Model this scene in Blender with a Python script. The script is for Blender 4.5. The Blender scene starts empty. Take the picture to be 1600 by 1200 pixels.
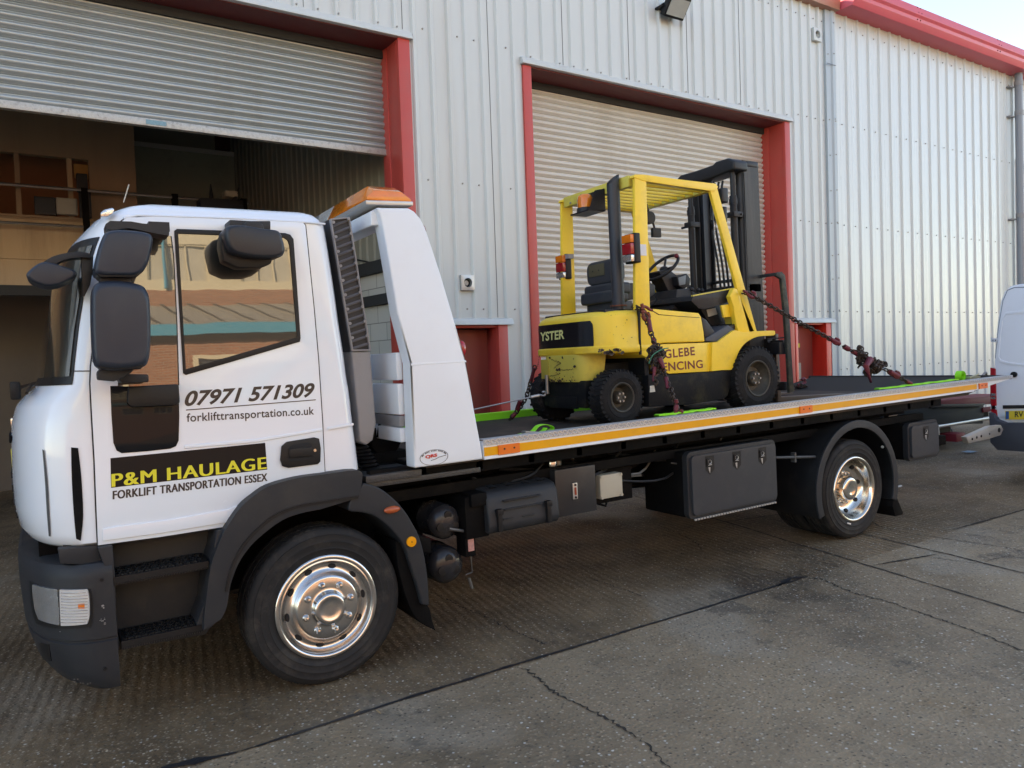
import bpy, bmesh, math, random
from mathutils import Vector, Matrix, noise
from mathutils.geometry import tessellate_polygon
random.seed(7)
R_ = math.radians
D = bpy.data
scene = bpy.context.scene
COL = scene.collection
# ------------------------------------------------------------------ camera
F, CX, CY = 1187.82, 800.0, 600.0
CAM = Vector((-1.22861949, -4.01681687, 1.73566883))
RC = Matrix(((0.84951521, -0.52503937, -0.05155158), (-0.064331, -0.00610684, -0.99790993), (0.52362718, 0.85105603, -0.03896416)))
cd = D.cameras.new('camera'); cam = D.objects.new('camera', cd); COL.objects.link(cam)
cd.sensor_fit = 'HORIZONTAL'; cd.sensor_width = 36.0; cd.lens = 36.0 * F / 1600.0
cd.clip_start = 0.05; cd.clip_end = 2000
M3 = Matrix((RC[0], -RC[1], -RC[2])).transposed()
cam.matrix_world = Matrix.Translation(CAM) @ M3.to_4x4()
scene.camera = cam
# ------------------------------------------------------------------ light
SUN_EL, SUN_AZ = 24.0, -38.0          # sun stands behind the warehouse; the yard is in its shade
w = D.worlds.new('World'); scene.world = w; w.use_nodes = True
nt = w.node_tree; bg = nt.nodes['Background']
sky = nt.nodes.new('ShaderNodeTexSky'); sky.sky_type = 'NISHITA'; sky.sun_disc = False
sky.sun_elevation = R_(SUN_EL); sky.sun_rotation = R_(SUN_AZ)
sky.air_density = 1.0; sky.dust_density = 0.1; sky.altitude = 2500; sky.ozone_density = 1.5
nt.links.new(sky.outputs[0], bg.inputs[0]); bg.inputs[1].default_value = 0.12
sl = D.lights.new('sun', 'SUN'); so = D.objects.new('sun', sl); COL.objects.link(so)
sl.energy = 3.2; sl.angle = R_(0.5); sl.color = (1.0, 0.90, 0.76)
dv = Vector((math.sin(R_(SUN_AZ)) * math.cos(R_(SUN_EL)), math.cos(R_(SUN_AZ)) * math.cos(R_(SUN_EL)), math.sin(R_(SUN_EL))))
so.rotation_euler = dv.to_track_quat('Z', 'Y').to_euler()
so.location = (0, 0, 30)
vs = scene.view_settings
vs.view_transform = 'Standard'; vs.look = 'None'; vs.gamma = 1.0; vs.use_curve_mapping = False
vs.exposure = 2.5
try:
    vs.use_white_balance = True; vs.white_balance_temperature = 8900; vs.white_balance_tint = 13
except Exception: pass
scene.render.engine = 'CYCLES'
# ------------------------------------------------------------------ projection helpers (used to read sizes and places off the photograph)
RCT = RC.transposed()
def ray(px, py): return (RCT @ Vector(((px - CX) / F, (py - CY) / F, 1.0))).normalized()
def A(px, py, Y): v = ray(px, py); return CAM + v * ((Y - CAM.y) / v.y)
def AX(px, py, X): v = ray(px, py); return CAM + v * ((X - CAM.x) / v.x)
def G(px, py, z=0.0): v = ray(px, py); return CAM + v * ((z - CAM.z) / v.z)
RB = Matrix.Rotation(0, 3, 'X')
_r = Vector((0.17219116, 0.96415642, 1.27938772)) * (math.pi / 180)
RB = Matrix.Rotation(_r.length, 3, _r.normalized())
RBT = RB.transposed()
def BP(px, py, d):
    v = RBT @ ray(px, py); c = RBT @ CAM
    return c + v * ((d - c.y) / v.y)
def xz(pts, Y): return [(A(x, y, Y).x, A(x, y, Y).z) for x, y in pts]
# ------------------------------------------------------------------ materials
MATS = {}
def mat(name, col, rough=0.5, metal=0.0, var=0.12, scale=6.0, bump=0.0, bscale=60.0, spec=0.5, coat=0.0, dirt=None, dirtamt=0.0, dscale=3.0, trans=0.0, ior=1.45, emit=None, estr=0.0, streak=False, rvar=0.1):
    if name in MATS: return MATS[name]
    m = D.materials.new(name); m.use_nodes = True; n = m.node_tree.nodes; L = m.node_tree.links
    b = n['Principled BSDF']
    tc = n.new('ShaderNodeTexCoord'); mp = n.new('ShaderNodeMapping'); L.new(tc.outputs['Object'], mp.inputs[0])
    if streak: mp.inputs['Scale'].default_value = (1, 1, 0.08)
    nz = n.new('ShaderNodeTexNoise'); nz.inputs['Scale'].default_value = scale; nz.inputs['Detail'].default_value = 6; nz.inputs['Roughness'].default_value = 0.65
    L.new(mp.outputs[0], nz.inputs['Vector'])
    mx = n.new('ShaderNodeMix'); mx.data_type = 'RGBA'
    c = Vector(col)
    mx.inputs[6].default_value = (*(c * (1 - var)), 1); mx.inputs[7].default_value = (*[min(1, q) for q in (c * (1 + var))], 1)
    L.new(nz.outputs['Fac'], mx.inputs[0]); out = mx.outputs[2]
    if dirt is not None:
        n2 = n.new('ShaderNodeTexNoise'); n2.inputs['Scale'].default_value = dscale; n2.inputs['Detail'].default_value = 9; n2.inputs['Roughness'].default_value = 0.72
        L.new(mp.outputs[0], n2.inputs['Vector'])
        rp = n.new('ShaderNodeMapRange'); rp.inputs['From Min'].default_value = 0.5; rp.inputs['From Max'].default_value = 0.72; rp.inputs['To Max'].default_value = dirtamt
        L.new(n2.outputs['Fac'], rp.inputs[0])
        m2 = n.new('ShaderNodeMix'); m2.data_type = 'RGBA'; L.new(rp.outputs[0], m2.inputs[0]); L.new(out, m2.inputs[6]); m2.inputs[7].default_value = (*dirt, 1)
        out = m2.outputs[2]
    L.new(out, b.inputs['Base Color'])
    rr = n.new('ShaderNodeMapRange'); rr.inputs['To Min'].default_value = max(0.02, rough - rvar); rr.inputs['To Max'].default_value = min(1, rough + rvar)
    L.new(nz.outputs['Fac'], rr.inputs[0]); L.new(rr.outputs[0], b.inputs['Roughness'])
    b.inputs['Metallic'].default_value = metal; b.inputs['Specular IOR Level'].default_value = spec; b.inputs['IOR'].default_value = ior
    b.inputs['Coat Weight'].default_value = coat; b.inputs['Coat Roughness'].default_value = 0.06
    b.inputs['Transmission Weight'].default_value = trans
    if emit: b.inputs['Emission Color'].default_value = (*emit, 1); b.inputs['Emission Strength'].default_value = estr
    if bump:
        nb = n.new('ShaderNodeTexNoise'); nb.inputs['Scale'].default_value = bscale; nb.inputs['Detail'].default_value = 4; L.new(tc.outputs['Object'], nb.inputs['Vector'])
        bp = n.new('ShaderNodeBump'); bp.inputs['Strength'].default_value = bump; bp.inputs['Distance'].default_value = 0.01
        L.new(nb.outputs['Fac'], bp.inputs['Height']); L.new(bp.outputs[0], b.inputs['Normal'])
    MATS[name] = m; return m
WHITE = mat('white_paint', (0.73, 0.80, 0.87), 0.24, 0, 0.01, 3, 0.006, 5, 0.5, 0.7, dirt=(0.62, 0.60, 0.56), dirtamt=0.06, dscale=2.2)
WHITE2 = mat('white_panel', (0.73, 0.79, 0.85), 0.36, 0, 0.015, 3, 0.01, 40, dirt=(0.60, 0.57, 0.52), dirtamt=0.12, dscale=2.5)
GREYP = mat('dark_grey_plastic', (0.021, 0.024, 0.029), 0.5, 0, 0.16, 5, 0.12, 260, 0.35, dirt=(0.060, 0.054, 0.047), dirtamt=0.35, dscale=3.5)
BLK = mat('black_plastic', (0.009, 0.0095, 0.011), 0.45, 0, 0.2, 8, 0.1, 200, 0.35, dirt=(0.04, 0.037, 0.034), dirtamt=0.35, dscale=4)
BLKM = mat('black_chassis', (0.004, 0.004, 0.0045), 0.7, 0, 0.3, 6, 0.2, 60, 0.12, dirt=(0.018, 0.015, 0.012), dirtamt=0.5, dscale=4)
RUB = mat('tyre_rubber', (0.015, 0.0155, 0.017), 0.68, 0, 0.2, 9, 0.1, 90, 0.35, dirt=(0.075, 0.066, 0.056), dirtamt=0.6, dscale=7)
TREAD = mat('tyre_tread', (0.012, 0.012, 0.013), 0.8, 0, 0.3, 30, 0.3, 70, 0.3, dirt=(0.045, 0.040, 0.036), dirtamt=0.5, dscale=8)
CHROME = mat('polished_steel', (0.60, 0.595, 0.585), 0.22, 1.0, 0.06, 8, 0.02, 20, rvar=0.05)
BRUSH = mat('satin_steel', (0.56, 0.53, 0.49), 0.30, 1.0, 0.08, 14, 0.03, 90, dirt=(0.3, 0.24, 0.18), dirtamt=0.35, dscale=9)
STEEL = mat('dull_steel', (0.30, 0.30, 0.30), 0.42, 0.8, 0.15, 9, 0.1, 90, dirt=(0.16, 0.10, 0.07), dirtamt=0.5, dscale=7)
GREYD = mat('grey_duct', (0.25, 0.25, 0.26), 0.5, 0, 0.08, 5, 0.05, 120, dirt=(0.16, 0.14, 0.12), dirtamt=0.4)
ORANGE = mat('amber_lens', (0.75, 0.17, 0.015), 0.14, 0, 0.2, 14, 0.05, 120, coat=0.4)
REDL = mat('red_lens', (0.34, 0.012, 0.02), 0.14, 0, 0.2, 14, 0.05, 120, coat=0.4)
CLEARL = mat('clear_lens', (0.55, 0.58, 0.60), 0.14, 0.75, 0.3, 14, 0.5, 30, coat=0.8)
REFL = mat('amber_stripe', (0.80, 0.36, 0.01), 0.35, 0, 0.05, 8, 0.04, 300, dirt=(0.45, 0.25, 0.06), dirtamt=0.25, dscale=5)
INK = mat('dark_lettering', (0.035, 0.03, 0.03), 0.3, 0, 0.1, 8)
YINK = mat('yellow_lettering', (0.72, 0.66, 0.05), 0.35, 0, 0.05, 8)
MAROON = mat('maroon_lettering', (0.17, 0.025, 0.02), 0.5, 0, 0.15, 30)
YEL = mat('forklift_yellow', (0.92, 0.62, 0.055), 0.42, 0, 0.06, 2.5, 0.05, 50, dirt=(0.42, 0.27, 0.07), dirtamt=0.35, dscale=5)
RED = mat('red_trim_paint', (0.50, 0.065, 0.052), 0.42, 0, 0.10, 2.0, 0.04, 40, dirt=(0.36, 0.10, 0.08), dirtamt=0.4, dscale=3)
PINK = mat('faded_red_fascia', (0.62, 0.10, 0.13), 0.4, 0, 0.08, 2.0, 0.03, 40, dirt=(0.45, 0.12, 0.12), dirtamt=0.3)
GALV = mat('galvanised', (0.50, 0.50, 0.49), 0.38, 0.6, 0.12, 12, 0.04, 60, dirt=(0.33, 0.31, 0.28), dirtamt=0.4, dscale=8)
GREEN = mat('lime_webbing', (0.22, 0.78, 0.03), 0.6, 0, 0.1, 20, 0.2, 300)
CHAIN = mat('rusty_chain', (0.055, 0.038, 0.030), 0.5, 0.5, 0.4, 30, 0.2, 120, dirt=(0.22, 0.13, 0.08), dirtamt=0.6, dscale=20)
CRED = mat('red_chain_hardware', (0.14, 0.016, 0.028), 0.5, 0.1, 0.2, 20, 0.1, 100, dirt=(0.12, 0.06, 0.05), dirtamt=0.5, dscale=12)
DUST = mat('pale_sticker', (0.55, 0.53, 0.48), 0.6, 0, 0.06, 12)
CREAM = mat('cream_plastic', (0.42, 0.40, 0.33), 0.5, 0, 0.05, 6, dirt=(0.25, 0.22, 0.17), dirtamt=0.3)
DIRTYBLK = mat('scuffed_black_steel', (0.007, 0.008, 0.010), 0.6, 0, 0.2, 8, 0.15, 60, 0.2, dirt=(0.05, 0.048, 0.024), dirtamt=0.7, dscale=5)

def glass_dark(name, base, gl, ior=1.5):
    if name in MATS: return MATS[name]
    m = D.materials.new(name); m.use_nodes = True; n = m.node_tree.nodes; L = m.node_tree.links
    b = n['Principled BSDF']; o = n['Material Output']
    b.inputs['Base Color'].default_value = (*base, 1); b.inputs['Roughness'].default_value = 0.3
    g = n.new('ShaderNodeBsdfGlossy'); g.inputs['Roughness'].default_value = 0.012; g.inputs['Color'].default_value = (1, 1, 1, 1)
    tc = n.new('ShaderNodeTexCoord'); nz = n.new('ShaderNodeTexNoise'); nz.inputs['Scale'].default_value = 3.0
    L.new(tc.outputs['Object'], nz.inputs['Vector'])
    bp = n.new('ShaderNodeBump'); bp.inputs['Strength'].default_value = 0.008; bp.inputs['Distance'].default_value = 0.05
    L.new(nz.outputs['Fac'], bp.inputs['Height']); L.new(bp.outputs[0], g.inputs['Normal'])
    fr = n.new('ShaderNodeFresnel'); fr.inputs['IOR'].default_value = ior; b.inputs['IOR'].default_value = ior
    mr = n.new('ShaderNodeMapRange'); mr.inputs['To Min'].default_value = gl; mr.inputs['To Max'].default_value = 1.0
    L.new(fr.outputs[0], mr.inputs[0])
    mx = n.new('ShaderNodeMixShader'); L.new(mr.outputs[0], mx.inputs[0]); L.new(b.outputs[0], mx.inputs[1]); L.new(g.outputs[0], mx.inputs[2])
    L.new(mx.outputs[0], o.inputs['Surface']); MATS[name] = m; return m
GLASS = glass_dark('side_glass', (0.012, 0.013, 0.012), 0.085)
WGLASS = glass_dark('windscreen_glass', (0.02, 0.024, 0.022), 0.10)
MIRRORG = glass_dark('mirror_glass', (0.02, 0.02, 0.02), 0.85)

# ------------------------------------------------------------------ mesh builder
class MB:
    def __init__(s): s.v = []; s.f = []
    def add(s, vs, fs):
        o = len(s.v); s.v += [Vector(p) for p in vs]; s.f += [tuple(i + o for i in f) for f in fs]; return s
    def box(s, x0, x1, y0, y1, z0, z1):
        p = [(x0,y0,z0),(x1,y0,z0),(x1,y1,z0),(x0,y1,z0),(x0,y0,z1),(x1,y0,z1),(x1,y1,z1),(x0,y1,z1)]
        return s.add(p, [(0,3,2,1),(4,5,6,7),(0,1,5,4),(1,2,6,5),(2,3,7,6),(3,0,4,7)])
    def obox(s, c, sx, sy, sz, rot):  # oriented box
        m = rot if isinstance(rot, Matrix) else Matrix.Rotation(rot, 3, 'Y')
        p = [Vector(c) + m @ Vector((a*sx/2, b*sy/2, d*sz/2)) for d in (-1,1) for a, b in ((-1,-1),(1,-1),(1,1),(-1,1))]
        return s.add(p, [(0,3,2,1),(4,5,6,7),(0,1,5,4),(1,2,6,5),(2,3,7,6),(3,0,4,7)])
    def prism(s, poly, y0, y1, holes=(), yf=None):
        """poly in (x,z); y0 near, y1 far; yf: function (x,z)->extra y"""
        g = yf or (lambda x, z: 0.0)
        loops = [list(poly)] + [list(h) for h in holes]
        if sum(loops[0][i-1][0]*loops[0][i][1]-loops[0][i][0]*loops[0][i-1][1] for i in range(len(loops[0]))) < 0: loops[0].reverse()
        flat = [p for l in loops for p in l]; n = len(flat)
        tris = tessellate_polygon([[Vector((p[0], p[1], 0)) for p in l] for l in loops])
        vs = [(x, y0 + g(x, z), z) for x, z in flat] + [(x, y1 + g(x, z), z) for x, z in flat]
        fs = []
        if len(loops) == 1 and n <= 4: fs += [tuple(range(n)), tuple(n + i for i in reversed(range(n)))]
        else:
            for t in tris:
                a, b, c = [Vector(flat[i]) for i in t]
                ccw = (b - a).cross(c - a) > 0 if False else ((b.x-a.x)*(c.y-a.y)-(b.y-a.y)*(c.x-a.x)) > 0
                t = t if ccw else t[::-1]
                fs += [tuple(t), tuple(n + i for i in reversed(t))]
        o = 0
        for l in loops:
            k = len(l)
            for i in range(k):
                j = (i + 1) % k; fs.append((o + i, o + j, n + o + j, n + o + i))
            o += k
        return s.add(vs, fs)
    def prismx(s, poly, x0, x1):  # poly in (y,z)
        n = len(poly); vs = [(x0, y, z) for y, z in poly] + [(x1, y, z) for y, z in poly]
        fs = [tuple(range(n)), tuple(n + i for i in reversed(range(n)))] + [(i, (i+1) % n, n + (i+1) % n, n + i) for i in range(n)]
        return s.add(vs, fs)
    def prismz(s, poly, z0, z1):
        n = len(poly); vs = [(x, y, z0) for x, y in poly] + [(x, y, z1) for x, y in poly]
        fs = [tuple(reversed(range(n))), tuple(n + i for i in range(n))] + [(i, (i+1) % n, n + (i+1) % n, n + i) for i in range(n)]
        return s.add(vs, fs)
    def tube(s, pts, r, n=10, close=False, r2=None):
        pts = [Vector(p) for p in pts]; m = len(pts); rings = []
        up = Vector((0, 0, 1))
        for i, p in enumerate(pts):
            if close: t = pts[(i+1) % m] - pts[i-1]
            else: t = pts[min(i+1, m-1)] - pts[max(i-1, 0)]
            t.normalize()
            a = t.cross(up)
            if a.length < 0.05: a = t.cross(Vector((0, 1, 0)))
            a.normalize(); b = a.cross(t)
            rr = r[i] if isinstance(r, (list, tuple)) else r
            rings.append([p + (a * math.cos(2*math.pi*k/n) + b * math.sin(2*math.pi*k/n)) * rr for k in range(n)])
        vs = [q for g in rings for q in g]; fs = []
        for i in range(m if close else m - 1):
            j = (i + 1) % m
            for k in range(n): fs.append((i*n+k, i*n+(k+1) % n, j*n+(k+1) % n, j*n+k))
        if not close: fs += [tuple(reversed(range(n))), tuple((m-1)*n + k for k in range(n))]
        return s.add(vs, fs)
    def lathe(s, prof, c, n=64, axis='y'):
        """prof: list of (radius, t) along the axis; around c"""
        c = Vector(c); vs = []; fs = []
        for r, t in prof:
            for k in range(n):
                a = 2*math.pi*k/n; u, v = r*math.cos(a), r*math.sin(a)
                vs.append(c + (Vector((u, t, v)) if axis == 'y' else Vector((t, u, v)) if axis == 'x' else Vector((u, v, t))))
        for i in range(len(prof)-1):
            for k in range(n): fs.append((i*n+k, i*n+(k+1) % n, (i+1)*n+(k+1) % n, (i+1)*n+k))
        return s.add(vs, fs)
    def disc(s, c, r, axis='y', n=24, sy=1.0):
        c = Vector(c); vs = []
        for k in range(n):
            a = 2*math.pi*k/n; u, v = r*math.cos(a), r*sy*math.sin(a)
            vs.append(c + (Vector((u, 0, v)) if axis == 'y' else Vector((0, u, v)) if axis == 'x' else Vector((u, v, 0))))
        return s.add(vs, [tuple(range(n))])
    def cyl(s, c, r, h, axis='y', n=24):
        return s.lathe([(0.0005, 0), (r, 0), (r, h), (0.0005, h)], c, n, axis)
    def grid(s, rows, close=False):
        nr, nc = len(rows), len(rows[0]); vs = [p for r in rows for p in r]; fs = []
        for i in range(nr-1):
            for k in range(nc-1): fs.append((i*nc+k, i*nc+k+1, (i+1)*nc+k+1, (i+1)*nc+k))
        return s.add(vs, fs)
    def sphere(s, c, r, n=16, sc=(1,1,1)):
        rows = []
        for i in range(n//2+1):
            ph = math.pi*i/(n//2); rows.append([Vector(c) + Vector((r*sc[0]*math.sin(ph)*math.cos(2*math.pi*k/n), r*sc[1]*math.sin(ph)*math.sin(2*math.pi*k/n), r*sc[2]*math.cos(ph))) for k in range(n+1)])
        return s.grid(rows)
    def link(s, c, t, up, L=0.05, W=0.036, r=0.006, n=6):
        t = Vector(t).normalized(); u = Vector(up); u = (u - t*u.dot(t)).normalized(); pts = []
        for k in range(12):
            a = 2*math.pi*k/12; pts.append(Vector(c) + t*(math.cos(a)*W/2 + (1 if math.cos(a) > 0 else -1)*(L-W)/2) + u*math.sin(a)*W/2)
        return s.tube(pts, r, n, close=True)
OFF = {}
def link_obj(o, parent):
    COL.objects.link(o)
    if parent: o.parent = parent
def empty(name, loc, label, cat, group=None, rotm=None):
    o = D.objects.new(name, None); COL.objects.link(o); o.location = loc; o.empty_display_size = 0.2
    if rotm is not None: o.matrix_world = Matrix.Translation(loc) @ rotm.to_4x4()
    o['label'] = label; o['category'] = cat
    if group: o['group'] = group
    OFF[o.name] = Vector(loc) if rotm is None else Vector((0, 0, 0)); return o
def tag(o, label=None, cat=None, group=None, kind=None):
    if label: o['label'] = label
    if cat: o['category'] = cat
    if group: o['group'] = group
    if kind: o['kind'] = kind
    return o
def obj(name, mb, material, parent=None, bevel=0.0, seg=2, ang=40, flip=True, label=None, weld=False):
    off = OFF.get(parent.name, Vector((0,0,0))) if parent else Vector((0,0,0))
    me = D.meshes.new(name); me.from_pydata([tuple(v - off) for v in mb.v], [], mb.f); me.update()
    bm = bmesh.new(); bm.from_mesh(me)
    bmesh.ops.remove_doubles(bm, verts=bm.verts, dist=0.00005)
    if flip: bmesh.ops.recalc_face_normals(bm, faces=bm.faces)
    if bevel:
        es = [e for e in bm.edges if len(e.link_faces) == 2 and e.calc_face_angle(0) > R_(28)]
        bmesh.ops.bevel(bm, geom=es, offset=bevel, segments=seg, profile=0.6, affect='EDGES', clamp_overlap=True)
    bm.to_mesh(me); bm.free()
    for p in me.polygons: p.use_smooth = True
    me.set_sharp_from_angle(angle=R_(ang))
    me.materials.append(material)
    o = D.objects.new(name, me); link_obj(o, parent)
    OFF[o.name] = off
    if label: o['label'] = label
    return o
def structure(o): o['kind'] = 'structure'; return o
def text_mb(s, bl, br, tl, thick=0.0015, nrm=Vector((0, -1, 0)), shear=0.0, bold=0.0, spacing=1.0):
    """lettering fitted to the parallelogram bl, br, tl"""
    c = D.curves.new('t', 'FONT'); c.body = s; c.shear = shear; c.offset = bold; c.space_character = spacing; c.resolution_u = 6
    t = D.objects.new('t', c); COL.objects.link(t); bpy.context.view_layer.update()
    me = D.meshes.new_from_object(t.evaluated_get(bpy.context.evaluated_depsgraph_get()))
    xs = [v.co.x for v in me.vertices]; ys = [v.co.y for v in me.vertices]
    x0, x1, y0, y1 = min(xs), max(xs), min(ys), max(ys)
    mb = MB(); U = Vector(br) - Vector(bl); V = Vector(tl) - Vector(bl)
    mb.add([Vector(bl) + U*((v.co.x-x0)/(x1-x0)) + V*((v.co.y-y0)/(y1-y0)) + nrm*thick for v in me.vertices], [tuple(p.vertices) for p in me.polygons])
    D.objects.remove(t); D.curves.remove(c); D.meshes.remove(me); return mb
def arcpts(cx, cz, r, a0, a1, n): return [(cx + r*math.cos(R_(a0 + (a1-a0)*i/n)), cz + r*math.sin(R_(a0 + (a1-a0)*i/n))) for i in range(n+1)]
def rrect(x0, x1, z0, z1, r, n=5):
    return arcpts(x1-r, z1-r, r, 0, 90, n) + arcpts(x0+r, z1-r, r, 90, 180, n) + arcpts(x0+r, z0+r, r, 180, 270, n) + arcpts(x1-r, z0+r, r, 270, 360, n)
def cyc(pts, k=4):  # smooth a closed outline (Catmull-Rom)
    n = len(pts); out = []
    for i in range(n):
        p0, p1, p2, p3 = [Vector(pts[(i+j-1) % n]) for j in range(4)]
        for q in range(k):
            t = q/k; out.append(tuple(0.5*((2*p1)+(p2-p0)*t+(2*p0-5*p1+4*p2-p3)*t*t+(3*p1-p0-3*p2+p3)*t*t*t)))
    return out
def smo(pts, k=4):  # smooth an open line
    n = len(pts); out = []
    for i in range(n-1):
        p0, p1, p2, p3 = [Vector(pts[min(max(i+j-1, 0), n-1)]) for j in range(4)]
        for q in range(k):
            t = q/k; out.append(tuple(0.5*((2*p1)+(p2-p0)*t+(2*p0-5*p1+4*p2-p3)*t*t+(3*p1-p0-3*p2+p3)*t*t*t)))
    out.append(tuple(pts[-1])); return out
#=====================================================================  PART 1 END
# ================================================================== GROUND
J0, J1 = G(372, 1176), G(1250, 905)
def ground_mat():
    m = D.materials.new('yard_concrete'); m.use_nodes = True; n = m.node_tree.nodes; L = m.node_tree.links
    b = n['Principled BSDF']; tc = n.new('ShaderNodeTexCoord'); P = tc.outputs['Object']
    def noise_(scale, det=5, rough=0.6, vec=P):
        q = n.new('ShaderNodeTexNoise'); q.inputs['Scale'].default_value = scale; q.inputs['Detail'].default_value = det; q.inputs['Roughness'].default_value = rough; L.new(vec, q.inputs['Vector']); return q.outputs['Fac']
    def rng(x, a, c, d=0.0, e=1.0):
        q = n.new('ShaderNodeMapRange'); q.inputs[1].default_value = a; q.inputs[2].default_value = c; q.inputs[3].default_value = d; q.inputs[4].default_value = e; L.new(x, q.inputs[0]); return q.outputs[0]
    def mix(f, a, c, mode='MIX'):
        q = n.new('ShaderNodeMix'); q.data_type = 'RGBA'; q.blend_type = mode
        if isinstance(f, float): q.inputs[0].default_value = f
        else: L.new(f, q.inputs[0])
        for s_, v in ((6, a), (7, c)):
            if isinstance(v, tuple): q.inputs[s_].default_value = (*v, 1)
            else: L.new(v, q.inputs[s_])
        return q.outputs[2]
    def math_(op, a, c=None):
        q = n.new('ShaderNodeMath'); q.operation = op
        for i, v in enumerate((a, c)):
            if v is None: continue
            if isinstance(v, (int, float)): q.inputs[i].default_value = v
            else: L.new(v, q.inputs[i])
        return q.outputs[0]
    # which slab: near slab (greyer) or truck slab (browner)
    d = (J1 - J0).normalized(); nx, ny = d.y, -d.x; c0 = nx*J0.x + ny*J0.y
    dp = n.new('ShaderNodeVectorMath'); dp.operation = 'DOT_PRODUCT'; L.new(P, dp.inputs[0]); dp.inputs[1].default_value = (nx, ny, 0)
    wob = math_('MULTIPLY', math_('SUBTRACT', noise_(3.0), 0.5), 0.04)
    side = rng(math_('ADD', math_('SUBTRACT', dp.outputs['Value'], c0), wob), -0.01, 0.01)
    near = mix(rng(noise_(0.9, 7, 0.7), 0.35, 0.65), (0.200, 0.142, 0.088), (0.375, 0.275, 0.172))
    far = mix(rng(noise_(0.8, 7, 0.72), 0.35, 0.62), (0.080, 0.050, 0.027), (0.250, 0.170, 0.098))
    col = mix(side, far, near)
    # broad stains, wet and oily patches
    col = mix(rng(noise_(0.45, 6, 0.7), 0.52, 0.68, 0, 0.85), col, (0.048, 0.032, 0.020))
    # ochre wash
    col = mix(rng(noise_(1.7, 6, 0.75), 0.55, 0.75, 0, 0.65), col, (0.20, 0.125, 0.062))
    col = mix(rng(noise_(0.62, 3, 0.5), 0.60, 0.66, 0, 0.45), col, (0.33, 0.28, 0.215))
    col = mix(rng(noise_(0.55, 8, 0.8), 0.60, 0.64, 0, 0.6), col, (0.055, 0.046, 0.038))
    nb_ = n.new('ShaderNodeMapping'); nb_.inputs['Scale'].default_value = (1, 0.18, 1); nb_.inputs['Rotation'].default_value = (0, 0, R_(-28)); L.new(P, nb_.inputs[0])
    col = mix(rng(noise_(2.6, 6, 0.7, nb_.outputs[0]), 0.56, 0.70, 0, 0.45), col, (0.10, 0.078, 0.058))
    # exposed aggregate: three sizes of stone
    vo = n.new('ShaderNodeTexVoronoi'); vo.inputs['Scale'].default_value = 58; L.new(P, vo.inputs['Vector'])
    sp = n.new('ShaderNodeSeparateColor'); L.new(vo.outputs['Color'], sp.inputs[0])
    stone = mix(sp.outputs[1], (0.04, 0.032, 0.026), (0.46, 0.35, 0.24))
    edge = rng(vo.outputs['Distance'], 0.30, 0.42, 1, 0)
    col = mix(math_('MULTIPLY', math_('MULTIPLY', rng(sp.outputs[0], 0.25, 0.35), edge), 0.80), col, stone)
    vo2 = n.new('ShaderNodeTexVoronoi'); vo2.inputs['Scale'].default_value = 34; vo2.inputs['Randomness'].default_value = 1; L.new(P, vo2.inputs['Vector'])
    sp2 = n.new('ShaderNodeSeparateColor'); L.new(vo2.outputs['Color'], sp2.inputs[0])
    pale = mix(sp2.outputs[2], (0.50, 0.43, 0.33), (0.62, 0.58, 0.52))
    e2 = rng(vo2.outputs['Distance'], 0.15, 0.26, 1, 0)
    col = mix(math_('MULTIPLY', math_('MULTIPLY', math_('GREATER_THAN', sp2.outputs[0], 0.72), e2), 0.85), col, pale)
    e3 = rng(vo2.outputs['Distance'], 0.10, 0.26, 1, 0)
    col = mix(math_('MULTIPLY', math_('MULTIPLY', math_('LESS_THAN', sp2.outputs[0], 0.12), e3), 0.8), col, (0.025, 0.022, 0.02))
    # tamped ridges across the slab the truck stands on
    mpp = n.new('ShaderNodeMapping'); mpp.inputs['Rotation'].default_value = (0, 0, R_(8)); L.new(P, mpp.inputs[0])
    wv = n.new('ShaderNodeTexWave'); wv.inputs['Scale'].default_value = 5.2; wv.inputs['Distortion'].default_value = 2.2; wv.inputs['Detail'].default_value = 4; wv.inputs['Detail Scale'].default_value = 1.5; L.new(mpp.outputs[0], wv.inputs['Vector'])
    ridge = math_('MULTIPLY', math_('SUBTRACT', 1.0, side), wv.outputs['Fac'])
    col = mix(math_('MULTIPLY', math_('MULTIPLY', ridge, rng(noise_(1.3), 0.42, 0.62)), 0.16), col, (0.045, 0.037, 0.03))
    L.new(col, b.inputs['Base Color'])
    L.new(rng(noise_(0.7, 5), 0.35, 0.7, 0.48, 0.85), b.inputs['Roughness']); b.inputs['Specular IOR Level'].default_value = 0.4
    h = math_('ADD', math_('MULTIPLY', vo.outputs['Distance'], -0.5), math_('ADD', math_('MULTIPLY', noise_(24, 6, 0.7), 1.6), math_('MULTIPLY', ridge, 0.7)))
    bp = n.new('ShaderNodeBump'); bp.inputs['Strength'].default_value = 0.8; bp.inputs['Distance'].default_value = 0.010; L.new(h, bp.inputs['Height']); L.new(bp.outputs[0], b.inputs['Normal'])
    return m
GM = ground_mat()
g = obj('ground', MB().add([(-250, -200, 0), (300, -200, 0), (300, 300, 0), (-250, 300, 0)], [(0, 1, 2, 3)]), GM)
structure(g)
TAR = mat('tar_sealant', (0.022, 0.022, 0.024), 0.45, 0, 0.3, 20, 0.3, 60)
CRK = mat('crack_dirt', (0.032, 0.026, 0.021), 0.9, 0, 0.3, 20)
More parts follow.
